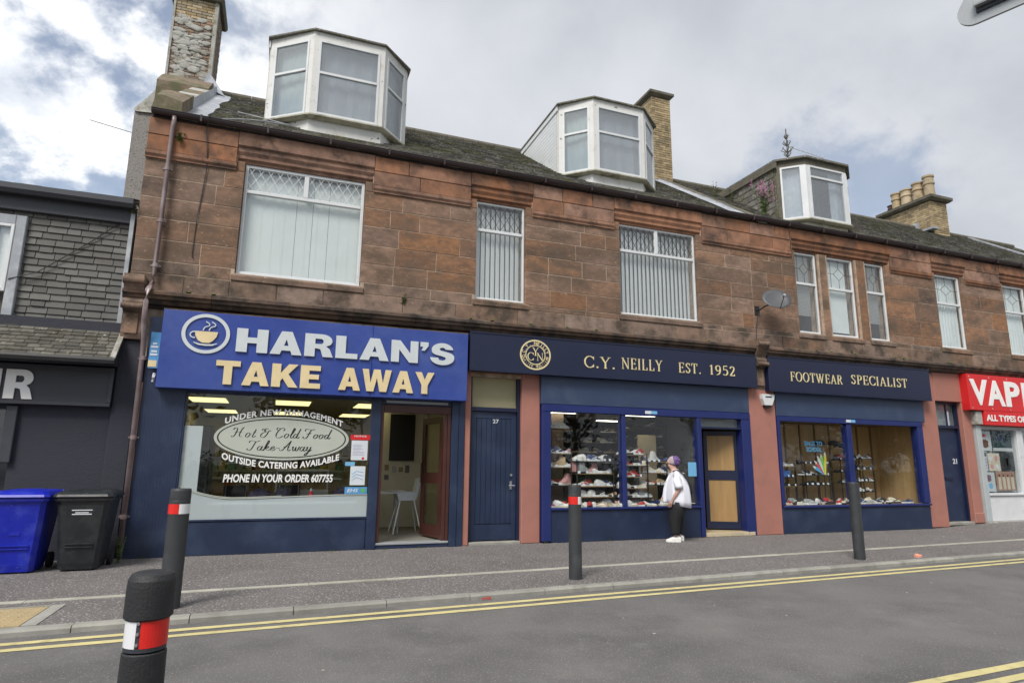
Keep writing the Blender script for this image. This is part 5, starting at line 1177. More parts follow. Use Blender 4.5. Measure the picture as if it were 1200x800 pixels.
# cup badge
lg = B(); ell(lg, -1.155, 3.37, .345, .315, -.318, 48, .29, .262); ob = obj('badge_ring', lg, M_letS, SG)
q = B(); solid_glyph(q, [(x,-.322,z) for x, z in [(-1.315,3.405),(-.985,3.405),(-1.0,3.33),(-1.05,3.26),(-1.10,3.225),(-1.20,3.225),(-1.26,3.26),(-1.30,3.33)][::-1]][::-1], [tuple(range(8))[::-1]], (0,-1,0), .012); obj('cup', q, M_letG, SG)
q = B(); ribbon(q, arcp(-1.315,3.345,.062,.05,60,280,8), [.018]*9, -.3225, .01); obj('cup_handle', q, M_letS, SG)
q = B(); ribbon(q, [(-1.32,3.225),(-1.25,3.198),(-1.15,3.190),(-1.05,3.196),(-.985,3.222)], [.012,.024,.026,.024,.012], -.3225, .01); obj('saucer', q, M_letS, SG)
for dx in (0, .085): q = B(); ribbon(q, crom([(-1.20+dx,3.42),(-1.18+dx,3.47),(-1.12+dx,3.50),(-1.12+dx,3.53),(-1.17+dx,3.565)], 4), [.016]*17, -.3225, .01); obj('steam', q, M_letS, SG)
BS = thing('bracket_sign', 'small blue vertical advert board beside the downpipe at the edge of the take-away sign', 'sign', (-1.86,-.2,2.75))
paper('board', -1.925, -1.79, 2.80, 3.36, -.19, M_pblue, BS, .02); paper('footer', -1.925, -1.81, 2.82, 2.92, -.195, M_letG, BS, .004)
q = B()
for z, w in ((3.18,.03),(3.13,.05),(3.06,.04),(3.01,.05)): q.box(-1.86-w, -1.86+w, -.196, -.191, z-.016, z+.016)
obj('lettering', q, M_paper, BS, kind='stuff')
q = B(); q.tube([(-1.83,-.15,2.72),(-1.83,-.18,2.66),(-1.84,-.15,2.60)], .022, 8); tag(obj('lamp_socket', q, M_white), 'small white cable socket hanging below the blue advert board', 'socket')

# ================================================================== SHOE SHOP
SF1 = thing('shoe_shopfront', 'navy and royal blue shoe shop front with packed shelves and open door', 'shopfront', (7.1,0,0))
def cb(parent, name, m, *a, c=.008): q = B(); q.cbox(*a, c); return obj(name, q, m, parent)
cb(SF1, 'upper_panel', M_navy_l, 4.655, 9.53, -.12, .08, 2.535, 3.075)
cb(SF1, 'head_rail', M_royal, 4.672, 9.53, -.13, .06, 2.392, 2.53)
cb(SF1, 'post', M_royal, 4.672, 4.845, -.13, .06, .03, 2.39); cb(SF1, 'mullion', M_royal, 6.385, 6.475, -.11, .06, .622, 2.39)
cb(SF1, 'post', M_royal, 8.165, 8.262, -.125, .06, .01, 2.39); cb(SF1, 'post', M_royal, 9.30, 9.535, -.125, .06, .01, 2.39)
cb(SF1, 'stall_riser', M_navy, 4.848, 8.16, -.10, .04, 0, .575); cb(SF1, 'sill', M_royal, 4.848, 8.162, -.14, .06, .577, .62)
for a, c in ((4.845, 6.385), (6.475, 8.165)): q = B(); q.box(a, c, -.062, -.056, .62, 2.392); obj('window_pane', q, M_shopglass, SF1)
SF2 = thing('shoe_shopfront', 'navy shoe shop display window backed with oak panelling and school shoes', 'shopfront', (12.5,0,0))
cb(SF2, 'upper_panel', M_navy_l, 10.27, 14.86, -.12, .08, 2.505, 3.05)
cb(SF2, 'head_rail', M_royal, 10.27, 14.74, -.13, .06, 2.392, 2.50)
cb(SF2, 'post', M_royal, 10.27, 10.345, -.13, .06, .60, 2.39); cb(SF2, 'mullion', M_royal, 12.30, 12.445, -.11, .06, .585, 2.39); cb(SF2, 'post', M_royal, 14.56, 14.74, -.13, .06, .60, 2.39)
cb(SF2, 'stall_riser', M_navy, 10.27, 14.74, -.10, .04, 0, .535); cb(SF2, 'sill', M_royal, 10.27, 14.76, -.14, .06, .537, .585)
for a, c in ((10.345, 12.30), (12.445, 14.56)): q = B(); q.box(a, c, -.062, -.056, .585, 2.392); obj('window_pane', q, M_shopglass, SF2)
for x, lab in ((7.05, 'small blue and white sticker on the head rail above the person'), (12.41, 'small blue and white sticker on the rail above the oak-backed window')):
    t_ = thing('sticker', lab, 'sticker', (x,-.14,2.45)); paper('white_half', x-.14, x, 2.425, 2.485, -.136, M_paper, t_, .004); paper('blue_half', x+.001, x+.14, 2.425, 2.485, -.136, M_lblue, t_, .004)
# door of the shoe shop standing open
q = B(); q.box(8.264, 9.298, -.02, -.012, 2.215, 2.392); fl = obj('fanlight', q, M_glass, SF1); cb(SF1, 'transom', M_navy_d, 8.262, 9.30, -.10, .05, 2.17, 2.215)
q = B(); q.box(8.264, 9.298, .02, .03, 2.2, 2.39); obj('backing', q, M_alu, fl)
cb(SF1, 'door_step', M_buff, 8.265, 9.50, -.12, .9, -.01, .085, c=.01)
for i in range(8): q = B(); q.cbox(8.27+i*.153, 8.27+(i+1)*.153-.006, -.127, -.10, .01, .08, .003); obj('tile', q, mat('cream_tile', (.50,.42,.28), .5, .08, rnd=.1) if 'cream_tile' not in MATS else MATS['cream_tile'], SF1)
def leaf(parent, A, C, z0, z1, mfr, mpan, midz, label=None):
    A, C = Vector((*A, 0)), Vector((*C, 0)); u = (C-A).normalized(); n = Vector((u.y, -u.x, 0)); L = (C-A).length; q = B()
    def bar(q, s0, s1, a, c, t=.045): q.obox(A+u*(s0+s1)/2+Vector((0,0,(a+c)/2)), u, n, (0,0,1), s1-s0, t, c-a)
    bar(q, 0, .075, z0, z1); bar(q, L-.075, L, z0, z1); bar(q, .075, L-.075, z1-.10, z1, .044); bar(q, .075, L-.075, z0, z0+.15, .044); bar(q, .075, L-.075, midz, midz+.20, .044)
    d = obj('door', q, mfr, parent, label=label)
    for a, c in ((z0+.15, midz), (midz+.20, z1-.10)):
        q = B(); bar(q, .075, L/2-.008, a, c, .012); obj('panel', q, mpan, d); q = B(); bar(q, L/2+.008, L-.075, a, c, .012); obj('panel', q, mpan, d); q = B(); bar(q, L/2-.012, L/2+.012, a, c, .022); obj('panel_bead', q, mpan, d)
    return d
leaf(SF1, (9.33,.10), (8.70,.42), .11, 2.15, M_navy_d, M_oak, 1.12)
q = B(); q.box(8.30, 8.36, .06, 1.1, .09, 2.2); obj('lobby_lining', q, M_oakd, SF1); q = B(); q.box(9.42, 9.46, .06, 1.1, .09, 2.2); obj('lobby_lining', q, M_oak, SF1)
q = B(); q.box(8.30, 9.46, 1.1, 1.14, .09, 2.2); q.box(8.30, 9.46, .05, 1.14, 2.2, 2.22); obj('lobby_lining', q, M_oakd, SF1)
room('shop', 4.68, 8.29, .05, 4.2, .55, 2.5, M_room, M_oakd, M_ceil, SF1)
# display bed
cb(SF1, 'display_bed', M_oakd, 4.70, 8.25, -.04, .9, .50, .62, c=.01)
cb(SF1, 'side_panel', mat('beige_wall_panel', (.20,.14,.09), .7), 5.24, 5.52, .75, .79, .62, 2.48); cb(SF1, 'side_panel', M_oakd, 4.69, 4.83, .05, .9, .62, 2.48)
q = B(); q.cbox(7.40, 7.86, .95, 1.0, .62, 2.06, .01); obj('screen_panel', q, mat('warm_cream_panel', (.72,.58,.36), .8, .05), SF1)  # cream panel; the glow of a lit doorway is put into its colour
for i, (x, y) in enumerate([(5.0,.62),(6.9,.62),(5.1,2.6),(7.2,2.4)]):  # front pair is unseen, added to brighten the window stock
    t_ = thing('strip_light', ['strip light over the left end of the shoe shop window', 'strip light over the right-hand pane of the shoe shop window', 'strip light further back in the shoe shop on the left', 'strip light further back in the shoe shop on the right'][i], 'ceiling light', (x,y,2.47), 'strip lights in the shoe shop')
    q = B(); q.box(x, x+.75, y, y+.09, 2.44, 2.455); obj('tube', q, M_tubew, t_); q = B(); q.box(x-.02, x+.77, y-.02, y+.11, 2.457, 2.49); obj('housing', q, M_white, t_)
# oak-panelled window back
room('display', 10.28, 14.75, .05, 1.25, .50, 2.46, M_oakw, M_oakd, M_oakd, SF2)
x = 10.32; i = 0
while x < 14.7:
    q = B(); q.cbox(x, x+.425, 1.205, 1.24, .62, 2.45, .01); obj('oak_panel', q, M_oakw, SF2); q = B(); q.cbox(x+.43, x+.47, 1.18, 1.24, .62, 2.45, .008); obj('moulding', q, M_oakd, SF2); x += .475
cb(SF2, 'display_bed', M_oakd, 10.29, 14.74, -.04, 1.2, .50, .592, c=.01)
for i, x in enumerate((10.9, 12.0, 13.4)):  # unseen strips added behind the head rail to light this display
    t_ = thing('strip_light', ['left strip light in the oak-backed shoe window', 'middle strip light in the oak-backed shoe window', 'right strip light in the oak-backed shoe window'][i], 'ceiling light', (x,.5,2.44), 'strip lights in the oak-backed window')
    q = B(); q.box(x, x+.6, .10, .16, 2.425, 2.44); obj('tube', q, M_tubew, t_); q = B(); q.box(x-.02, x+.62, .08, .18, 2.441, 2.458); obj('housing', q, M_oakd, t_)
# shoes
SC = {k: mat('shoe_'+k, c, .5, .08) for k, c in dict(white=(.70,.69,.66), black=(.014,.014,.016), navy=(.03,.045,.13), brown=(.16,.075,.035), pink=(.55,.28,.28), red=(.45,.03,.03), tan=(.42,.29,.15), grey=(.28,.29,.30), cream=(.58,.52,.40)).items()}
def shoe_mesh(kind, col, sole):
    q = B(); L = .27; 
    hs = {'trainer': [(0,.085,.030),(.04,.115,.036),(.09,.11,.036),(.13,.095,.040),(.19,.066,.046),(.24,.052,.040),(.268,.032,.018)],
          'boot': [(0,.17,.034),(.04,.19,.040),(.10,.18,.042),(.13,.12,.042),(.19,.075,.046),(.24,.058,.040),(.268,.036,.018)],
          'court': [(0,.075,.022),(.04,.085,.028),(.09,.06,.028),(.13,.045,.032),(.19,.045,.038),(.24,.038,.030),(.268,.022,.010)],
          'sandal': [(0,.035,.026),(.05,.036,.030),(.10,.030,.030),(.14,.05,.036),(.19,.055,.042),(.22,.034,.036),(.268,.024,.014)]}[kind]
    s0 = .022
    q.loft([[(x-.135,-w,s0),(x-.135,w,s0),(x-.135,w*.95,s0+(h-s0)*.55),(x-.135,w*.55,h),(x-.135,-w*.55,h),(x-.135,-w*.95,s0+(h-s0)*.55)] for x, h, w in hs])
    q.mi = 1; w2 = [(x-.135, w+.004) for x, h, w in hs]
    q.loft([[(x,-w,0),(x,w,0),(x,w,s0+.006),(x,-w,s0+.006)] for x, w in w2])
    if kind == 'trainer':      # laces and a side flash
        for k in range(3): q.obox((-.005+k*.03,0,.103-k*.013), (0,1,0), (1,0,-.4), (0,.0,1), .05, .008, .006)
        for s in (-1, 1): q.obox((.0,s*.040,.055), (1,0,.35), (0,0,1), (0,1,0), .09, .014, .004)
    me = bpy.data.meshes.new('shoe'); me.from_pydata(q.v, [], q.f); me.materials.append(SC[col]); me.materials.append(SC[sole]); me.polygons.foreach_set('material_index', q.m); me.update(); return me
KIND = {'trainer': 'trainer', 'boot': 'ankle boot', 'court': 'slip-on shoe', 'sandal': 'sandal'}
SM = {}
ORD = 'first second third fourth fifth sixth seventh eighth ninth tenth eleventh twelfth thirteenth fourteenth fifteenth sixteenth seventeenth eighteenth nineteenth twentieth twenty-first twenty-second twenty-third twenty-fourth twenty-fifth twenty-sixth twenty-seventh twenty-eighth twenty-ninth thirtieth'.split()
def put_shoe(x, y, z, rot, kind, col, sole, where, k_):
    k = (kind, col, sole)
    if k not in SM: SM[k] = shoe_mesh(*k)
    o = bpy.data.objects.new('shoe', SM[k]); COL.objects.link(o); o.location = (x, y, z); o.rotation_euler = (0, 0, rot)
    s = random.uniform(1.02, 1.2); o.scale = (s, s, s)
    tag(o, '%s %s, %s from left %s' % (col, KIND[kind], ORD[min(k_, 29)], where), 'shoe', 'shoes '+where)
CARD = {}
def card(x, y, z, parent):
    q = B(); w = random.uniform(.022, .034); q.obox((x, y, z+.028), (1,jit(.2),0), (0,.25,1), (0,1,-.25), w*2, .046, .003); obj('price_card', q, M_paper, parent)
def stand(x0, x1, y0, y1, z0, zs, label, m=M_blackm):
    t_ = thing('display_stand', label, 'shelf stand', ((x0+x1)/2, (y0+y1)/2, z0)); top = max(zs)+.03
    for x in (x0, x1):
        for y in (y0, y1): q = B(); q.box(x-.008, x+.008, y-.008, y+.008, z0, top); obj('upright', q, m, t_)
    for z in zs: q = B(); q.box(x0-.006, x1+.006, y0-.006, y1+.006, z-.014, z); obj('shelf', q, m if random.random() < .5 else M_oakd, t_)
    if y0 < 1:
        for z in zs:
            x = x0+.05
            while x < x1: card(x, y0+.01, z, t_); x += random.uniform(.10, .24)
    return t_
def fill_shelf(x0, x1, y, z, where, pal, kinds=('trainer','trainer','trainer','court','court','boot'), step=.15, rot=None):
    x = x0+.09; k_ = 0
    while x < x1-.04:
        c = random.choice(pal); kd = random.choice(kinds); so = 'white' if (kd == 'trainer' and random.random() < .6) else random.choice(('black','cream','white')) if c != 'black' else 'black'
        r = (random.choice((-1, 1))*random.uniform(.0, .5)+(math.pi if random.random() < .5 else 0)) if rot is None else rot+jit(.3)
        put_shoe(x, y+jit(.03), z+.001, r, kd, c, so, where, k_); k_ += 1; x += step*random.uniform(.95, 1.35)
PAL = ['white','white','white','white','cream','cream','grey','pink','tan','black','red','navy','white']
# first window
ST = [(4.90, 5.38, .12, .46, [2.10,1.62,1.36,1.02], 'black wire stand at the left end of the shoe shop window'),
      (5.50, 6.30, .12, .46, [1.48,1.24,1.00,.80], 'second black stand in the left pane of the shoe shop window'),
      (6.52, 7.08, .12, .46, [1.62,1.40,1.18,.96,.78], 'black stand at the left of the right pane of the shoe shop window'),
      (7.14, 7.60, .20, .54, [1.48,1.26,1.02], 'black stand behind the person in the shoe shop window'),
      (7.66, 8.10, .30, .64, [1.22,.98], 'low stand at the right end of the shoe shop window')]
SHORT = {}
for s_, t_ in zip(ST, ('leftmost shoe shop stand','second shoe shop stand','stand right of the mullion','stand behind the person','low stand by the door')): SHORT[s_[5]] = t_
rows = ['top', 'second', 'third', 'fourth', 'lowest']
for x0, x1, y0, y1, zs, lab in ST:
    stand(x0, x1, y0, y1, .62, zs, lab)
    for i, z in enumerate(zs): fill_shelf(x0-.02, x1+.04, (y0+y1)/2-.06, z, 'on %s shelf, %s' % (rows[i], SHORT[lab]), PAL, step=.14)
for y, dx, rw in ((.02, 0, 'front'), (.20, .08, 'back')): fill_shelf(4.86+dx, 8.1, y, .621, 'in %s row on shoe shop window floor' % rw, PAL+['white','white'], ('trainer','court','sandal'), step=.115)
for i, (x0, x1) in enumerate([(4.9,6.2),(6.4,8.1)]):     # stock wall at the back
    lab = ['dark stock shelves at the back left of the shoe shop', 'dark stock shelves at the back right of the shoe shop'][i]
    stand(x0, x1, 3.0, 3.3, .62, [1.2,1.45,1.7,1.95,2.2], lab)
    for z, rw in ((1.45,'fourth'), (1.7,'third'), (1.95,'second'), (2.2,'top')): fill_shelf(x0, x1, 3.08, z, 'on %s stock shelf, back %s of shop' % (rw, 'left' if i == 0 else 'right'), ['black','black','navy','grey','brown'], ('trainer','court'), step=.19)
ws = stand(7.98, 8.24, 1.15, 3.4, .62, [1.0,1.25,1.5,1.75,2.0,2.25], 'long dark wall shelves down the right side of the shoe shop')
for z, rw in ((1.25,'fifth'),(1.5,'fourth'),(1.75,'third'),(2.0,'second'),(2.25,'top')):
    y = 1.25; k_ = 0
    while y < 3.3: put_shoe(8.08+jit(.02), y, z+.001, math.pi+jit(.3), random.choice(('trainer','court')), random.choice(('black','navy','grey','brown','black','white')), 'black', 'on %s shelf, right-hand wall' % rw, k_); k_ += 1; y += random.uniform(.15,.22)
SBX = [mat('shoebox_'+k, c, .7, .05) for k, c in (('white',(.5,.5,.48)),('blue',(.05,.14,.4)),('red',(.42,.04,.03)),('black',(.02,.02,.02)),('tan',(.35,.25,.14)))]
def sbox(x, y, z, w, d, h, m, lab, rot=0):
    t_ = thing('shoe_box', lab, 'box', (x,y,z)); q = B(); q.box(x-w/2, x+w/2, y-d/2, y+d/2, z, z+h*.7); obj('box', q, SBX[m], t_); q = B(); q.cbox(x-w/2-.004, x+w/2+.004, y-d/2-.004, y+d/2+.004, z+h*.7+.0005, z+h, .003); obj('lid', q, SBX[m], t_)
sbox(5.98,.34,.621,.30,.2,.12,3,'black shoe box on the floor of the left pane below the second stand'); sbox(6.9,.36,.621,.30,.2,.11,1,'blue shoe box on the floor of the right pane of the shoe shop window')
sbox(7.4,.40,.621,.28,.2,.1,4,'tan shoe box on the window floor behind the person'); sbox(5.2,.42,1.021,.26,.16,.1,2,'red shoe box on the lowest shelf of the leftmost stand')
tag(paper('poster', 7.93, 8.13, 1.20, 1.48, -.068, M_lblue, None, .003), 'light blue notice inside the right edge of the shoe shop window beside the person', 'notice')
# second window
ST2 = [(10.50, 11.10, .30, .62, [1.42,1.18,.98], 'low stand on the left of the oak-backed shoe window'),
       (11.50, 12.22, .42, .74, [1.48,1.22,1.0], 'stand below the back to school lettering'),
       (12.62, 13.10, .45, .75, [1.58,1.30,1.05], 'stand right of the central bar of the oak-backed shoe window'),
       (13.20, 13.72, .50, .80, [1.62,1.36,1.08,.84], 'black wire stand on the right of the oak-backed shoe window')]
PAL2 = ['black','black','grey','white','brown','navy','black']
for s_, t_ in zip(ST2, ('left stand, oak-backed window','stand under BACK TO SCHOOL','stand right of central bar, oak window','right stand, oak-backed window')): SHORT[s_[5]] = t_
for x0, x1, y0, y1, zs, lab in ST2:
    stand(x0, x1, y0, y1, .592, zs, lab)
    for i, z in enumerate(zs): fill_shelf(x0-.02, x1+.03, (y0+y1)/2-.05, z, 'on %s shelf, %s' % (rows[i], SHORT[lab]), PAL2, ('trainer','court','court','sandal'), step=.155)
for y, dx, rw in ((.04, 0, 'front'), (.24, .1, 'back')): fill_shelf(10.40+dx, 14.3-dx*5, y, .593, 'in %s row on oak-backed window floor' % rw, ['black','black','white','grey','navy','cream','red'], ('court','sandal','trainer'), step=.125)
sbox(12.86,.60,1.581,.28,.2,.13,2,'red shoe box on top of the stand right of the central bar'); sbox(10.85,.42,1.181,.22,.2,.14,1,'blue shoe box on the middle shelf of the left oak-window stand')
t_ = thing('cardboard_display', 'fan of giant coloured pencils, a cut-out display in the oak-backed shoe window', 'display', (11.95,.36,1.22))
M_pen = [mat('pencil_'+k, c, .5, .04) for k, c in (('blue',(.12,.42,.75)),('red',(.62,.12,.12)),('white',(.75,.75,.70)),('green',(.22,.60,.12)),('yellow',(.80,.68,.08)))]
for i, a in enumerate((62, 44, 26, 12, -4)):
    d = Vector((-math.sin(R(a)), 0, math.cos(R(a)))); s = Vector((d.z, 0, -d.x)); o = Vector((12.02, .35-.002*i, 1.24)); w = .042; L = .40+.03*i; q = B()
    vs = [o-s*w*.5, o+s*w*.5, o+s*w+d*(L-.10), o+s*w*.2+d*L, o-s*w*.2+d*L, o-s*w+d*(L-.10)]; solid_glyph(q, vs, [(0,1,2,3,4,5)], (0,-1,0), .0015); obj('pencil', q, M_pen[i], t_)
    q = B(); solid_glyph(q, [tuple(v-Vector((0,.0008,0))) for v in (o+s*w*.75+d*(L-.085), o+s*w*.2+d*L, o-s*w*.2+d*L, o-s*w*.75+d*(L-.085))], [(0,1,2,3)], (0,-1,0), .0007); obj('pencil_tip', q, M_pen[2], t_)
q = B(); q.tube([(12.02,.40,.6),(12.02,.38,1.24)], .008, 6); obj('support', q, M_blackm, t_)
PS = thing('poster', 'blue BACK TO SCHOOL lettering hung in the oak-backed shoe window', 'poster', (11.66,.28,1.74))
fit_text('BACK TO', 11.40, 11.93, 1.885, 1.995, .28, M_lblue, PS, .05, 'letter', .008); fit_text('SCHOOL', 11.44, 11.90, 1.75, 1.86, .28, M_lblue, PS, .05, 'letter', .008)
q = B(); q.tube([(11.5,.282,2.0),(11.5,.282,2.42)], .002, 4); q.tube([(11.85,.282,2.0),(11.85,.282,2.42)], .002, 4); obj('thread', q, M_steelpot, PS, kind='stuff')
t_ = thing('cap_display', 'grey flat caps hanging near the top of the oak-backed window', 'hats', (12.7,.6,1.95)); 
for i, (x, z) in enumerate([(12.18,1.93),(12.62,1.93),(12.80,1.88)]): q = B(); q.lathe((x,.6,z), [(.12,0),(.125,.03),(.10,.08),(.05,.11),(.01,.12)], 14); q.box(x-.08, x+.08, .42, .5, z, z+.012); obj('cap', q, M_char, t_)
q = B(); q.tube([(12.16,.62,2.0),(12.9,.62,2.0)], .005, 5); q.tube([(12.5,.62,2.0),(12.5,.62,2.45)], .004, 5); obj('rail', q, M_blackm, t_)
# signs of the shoe shop
SG = thing('shop_sign', 'dark navy fascia with round emblem, C.Y. NEILLY and EST. 1952 in cream serif letters', 'sign', (6.4,-.25,3.07))
cb(SG, 'sign_board', M_navy_d, 3.18, 9.68, -.25, -.02, 3.08, 3.775)
q = B(); q.box(3.18, 9.68, -.262, -.25, 3.765, 3.79); q.box(3.18, 9.68, -.262, -.25, 3.068, 3.085); obj('edge_trim', q, M_navy_d, SG)
def sw(t, x0, x1, z0, z1, P): serif_word(t, x0, x1, z0, z1, -.262, M_letY, P)
sw('C.Y.', 5.49, 6.18, 3.265, 3.49, SG); sw('NEILLY', 6.33, 7.27, 3.30, 3.525, SG) if False else None
sw('NEILLY', 6.32, 7.27, 3.285, 3.51, SG); sw('EST.', 7.66, 8.22, 3.29, 3.50, SG); sw('1952', 8.42, 9.10, 3.295, 3.50, SG)
EX, EZ = 4.47, 3.435
q = B(); ell(q, EX, EZ, .315, .288, -.256, 56, .285, .26); obj('emblem_rim', q, M_letY, SG)
q = B(); ell(q, EX, EZ, .205, .188, -.256, 48, .188, .172); obj('emblem_rim', q, M_letY, SG)
def ring_text(txt, a0, a1, r, hh, flip=False):
    n = len(txt)
    for i, c in enumerate(txt):
        if c == ' ': continue
        a = R(a0+(a1-a0)*i/(n-1)); g = text_mesh(c, .015); b = B(); ct, sn = math.cos(a), math.sin(a)
        ax = sum(v[0] for q0 in g for v in q0[0])/sum(len(q0[0]) for q0 in g)
        for vs, fs in g:
            P = []
            for x_, z_ in vs:
                lx, lz = (x_-ax)*hh/.7, (z_-.35)*hh/.7
                if flip: P.append((EX+(ct*(r-lz)-sn*lx*-1*1)*1, -.257, EZ+(sn*(r-lz)+ct*lx*-1*-1)*.915))
                else: P.append((EX+ct*(r+lz)+sn*lx, -.257, EZ+(sn*(r+lz)-ct*lx)*.915))
            f0 = fs[0]; p0, p1, p2 = (Vector(P[k]) for k in f0[:3])
            if (p1-p0).cross(p2-p0).y > 0: fs = [tuple(reversed(f)) for f in fs]
            solid_glyph(b, P, fs, (0,-1,0), .006)
        obj('letter', b, M_letY, SG)
ring_text('C.Y. NEILLY', 165, 15, .245, .062); ring_text('QUALITY FOOTWEAR', 190, 350, .245, .058, flip=True)
serif_word('C', EX-.165, EX-.035, EZ-.11, EZ+.04, -.260, M_letY, SG, .006); serif_word('Y', EX-.065, EX+.065, EZ-.02, EZ+.14, -.264, M_letY, SG, .010); serif_word('N', EX+.02, EX+.165, EZ-.11, EZ+.04, -.260, M_letY, SG, .006)
SG = thing('shop_sign', 'dark navy fascia reading FOOTWEAR SPECIALIST in cream serif letters', 'sign', (12.5,-.25,3.03))
cb(SG, 'sign_board', M_navy_d, 10.01, 15.02, -.25, -.02, 3.03, 3.78)
q = B(); q.box(10.01, 15.02, -.262, -.25, 3.77, 3.795); q.box(10.01, 15.02, -.262, -.25, 3.018, 3.035); obj('edge_trim', q, M_navy_d, SG)
sw('FOOTWEAR', 10.60, 12.13, 3.275, 3.485, SG); sw('SPECIALIST', 12.40, 14.22, 3.305, 3.52, SG)
# alarm box and satellite dish
AB = thing('alarm_box', 'white shield-shaped alarm box with dark lens on the pink pier', 'alarm', (10.02,-.15,2.66))
q = B(); q.prism_y([(9.90,2.72),(10.10,2.72),(10.17,2.86),(10.18,2.96),(9.85,2.96),(9.85,2.86)], -.19, -.10); obj('casing', q, M_white, AB)
q = B(); q.prism_y([(9.93,2.665),(10.06,2.665),(10.10,2.718),(9.90,2.718)], -.18, -.10); obj('lens', q, M_black, AB)
fit_text('ADT', 9.92, 10.10, 2.88, 2.925, -.192, M_vinylB, AB, .02, 'lettering', .001, joined=True, shear=.2) if False else fit_text('AAA', 9.93, 10.10, 2.885, 2.92, -.192, M_vinylB, AB, .02, 'lettering', .001, joined=True, shear=.3) if False else None
q = B(); q.box(9.93, 10.10, -.192, -.19, 2.885, 2.915); obj('logo_strip', q, M_char, AB)
SD = thing('satellite_dish', 'dark grey satellite dish on the sandstone wall above the pink pier', 'satellite dish', (10.0,-.02,4.78))
nrm = Vector((-.30,-.78,.45)).normalized(); uu = nrm.cross(Vector((0,0,1))).normalized(); vv = uu.cross(nrm).normalized(); c0 = Vector((10.22,-.42,5.08)); rings = []
for f, dpt in ((.02,-.055),(.35,-.048),(.7,-.027),(1.0,.0)): rings.append([c0+uu*(.32*f*math.cos(t))+vv*(.275*f*math.sin(t))+nrm*dpt for t in [2*math.pi*k/28 for k in range(28)]])
back = [[p-nrm*.008 for p in r0] for r0 in rings[::-1]]
q = B(); q.loft(rings+back); obj('dish', q, mat('satellite_grey', (.075,.078,.085), .5, .1), SD, smooth=True)
q = B(); lnb = c0+nrm*.36-vv*.22; q.tube([c0-vv*.30-nrm*.01, lnb], .010, 6); obj('arm', q, M_blackm, SD); q = B(); q.tube([lnb, lnb-nrm*.07+vv*.01], .028, 10); obj('receiver', q, M_alu, SD)
q = B(); q.tube([c0-nrm*.06-vv*.05, (10.05,-.22,4.93), (10.02,-.10,4.88),(10.02,-.01,4.88)], .016, 8); q.box(9.96, 10.08, -.02, .0, 4.78, 4.98); obj('bracket', q, M_blackm, SD)
q = B(); q.tube([(10.02,-.10,4.86),(9.97,-.07,4.7),(9.95,-.03,4.5),(9.93,-.03,4.06)], .008, 5); obj('cable', q, M_blackm, SD)

# ================================================================== VAPE SHOP
SG = thing('shop_sign', 'bright red sign with white VAPE letters above the last shop on the right', 'sign', (18.4,-.25,2.5))
cb(SG, 'sign_panel', M_red, 16.36, 20.6, -.25, -.02, 2.865, 3.785, c=.004); cb(SG, 'lower_panel', M_red, 16.86, 20.6, -.245, -.02, 2.50, 2.86, c=.004)
for t, a, c in (('V',16.43,17.10),('A',17.06,17.72),('P',17.76,18.34),('E',18.44,18.95),('S',19.2,19.7),('H',19.8,20.3)): fit_text(t, a, c, 2.995, 3.655, -.262, M_vinylW, SG, .035, 'letter', .012)
fit_text('ALL TYPES OF VAPES', 16.92, 19.15, 2.60, 2.765, -.2555, M_vinylW, SG, .03, 'letter', .006)
for x in (16.45, 17.2, 17.9, 18.7, 19.5):
    for z in (2.92, 3.72): q = B(); q.tube([(x,-.25,z),(x,-.254,z)], .014, 8); obj('screw_cap', q, M_letS, SG)
VF = thing('vape_shopfront', 'grey and white shopfront with posters in the window at the right edge', 'shopfront', (17.6,0,.1))
cb(VF, 'post', M_grey, 16.68, 16.86, -.12, .06, .12, 2.50); cb(VF, 'head_rail', M_grey, 16.862, 20.6, -.10, .06, 2.40, 2.49); cb(VF, 'post', M_white, 18.22, 18.46, -.11, .06, .12, 2.398)
cb(VF, 'stall_riser', M_white, 16.862, 18.218, -.06, .04, .12, .74); cb(VF, 'sill', M_white, 16.862, 18.218, -.10, .04, .742, .80); cb(VF, 'junction_box', M_cement, 16.62, 16.84, -.2, .0, 2.51, 2.84)
cb(VF, 'stall_riser', M_white, 18.462, 20.6, -.06, .04, .12, .74)
for a, c in ((16.862,18.218),(18.462,20.6)): q = B(); q.box(a, c, -.04, -.034, .80, 2.40); obj('window_pane', q, M_shopglass, VF)
cb(VF, 'backing', M_paper, 16.87, 20.6, .10, .12, .12, 2.45, c=.002)
cb(VF, 'plinth', M_cement, 16.67, 20.6, -.13, .05, 0, .118)
M_pd = mat('dark_poster', (.03,.035,.04), .6, .3, 12); M_pt = mat('teal_black_poster', (.02,.05,.06), .6, .8, 9); M_pw = mat('cream_poster', (.58,.52,.42), .6, .1); M_pl = mat('pale_poster', (.52,.55,.56), .6, .06); M_brn = mat('brown_print', (.16,.07,.05), .6, .4, 20); M_vp = mat('violet_print', (.20,.10,.16), .6, .4, 20)
def poster(x0, x1, z0, z1, m, lab, bits=()):
    t_ = thing('poster', lab, 'poster', ((x0+x1)/2,.0,z0)); paper('sheet', x0, x1, z0, z1, .0, m, t_, .002)
    for (a, c, d, e, mm) in bits: q = B(); n = 10; cx, cz, rx, rz_ = (a+c)/2, (d+e)/2, (c-a)/2, (e-d)/2; solid_glyph(q, [(cx+rx*math.cos(2*math.pi*k/n)*(1 if k % 2 else .75), -.0015, cz+rz_*math.sin(2*math.pi*k/n)) for k in range(n)], [tuple(range(n))], (0,-1,0), .0012); obj('print', q, mm, t_)
    return t_
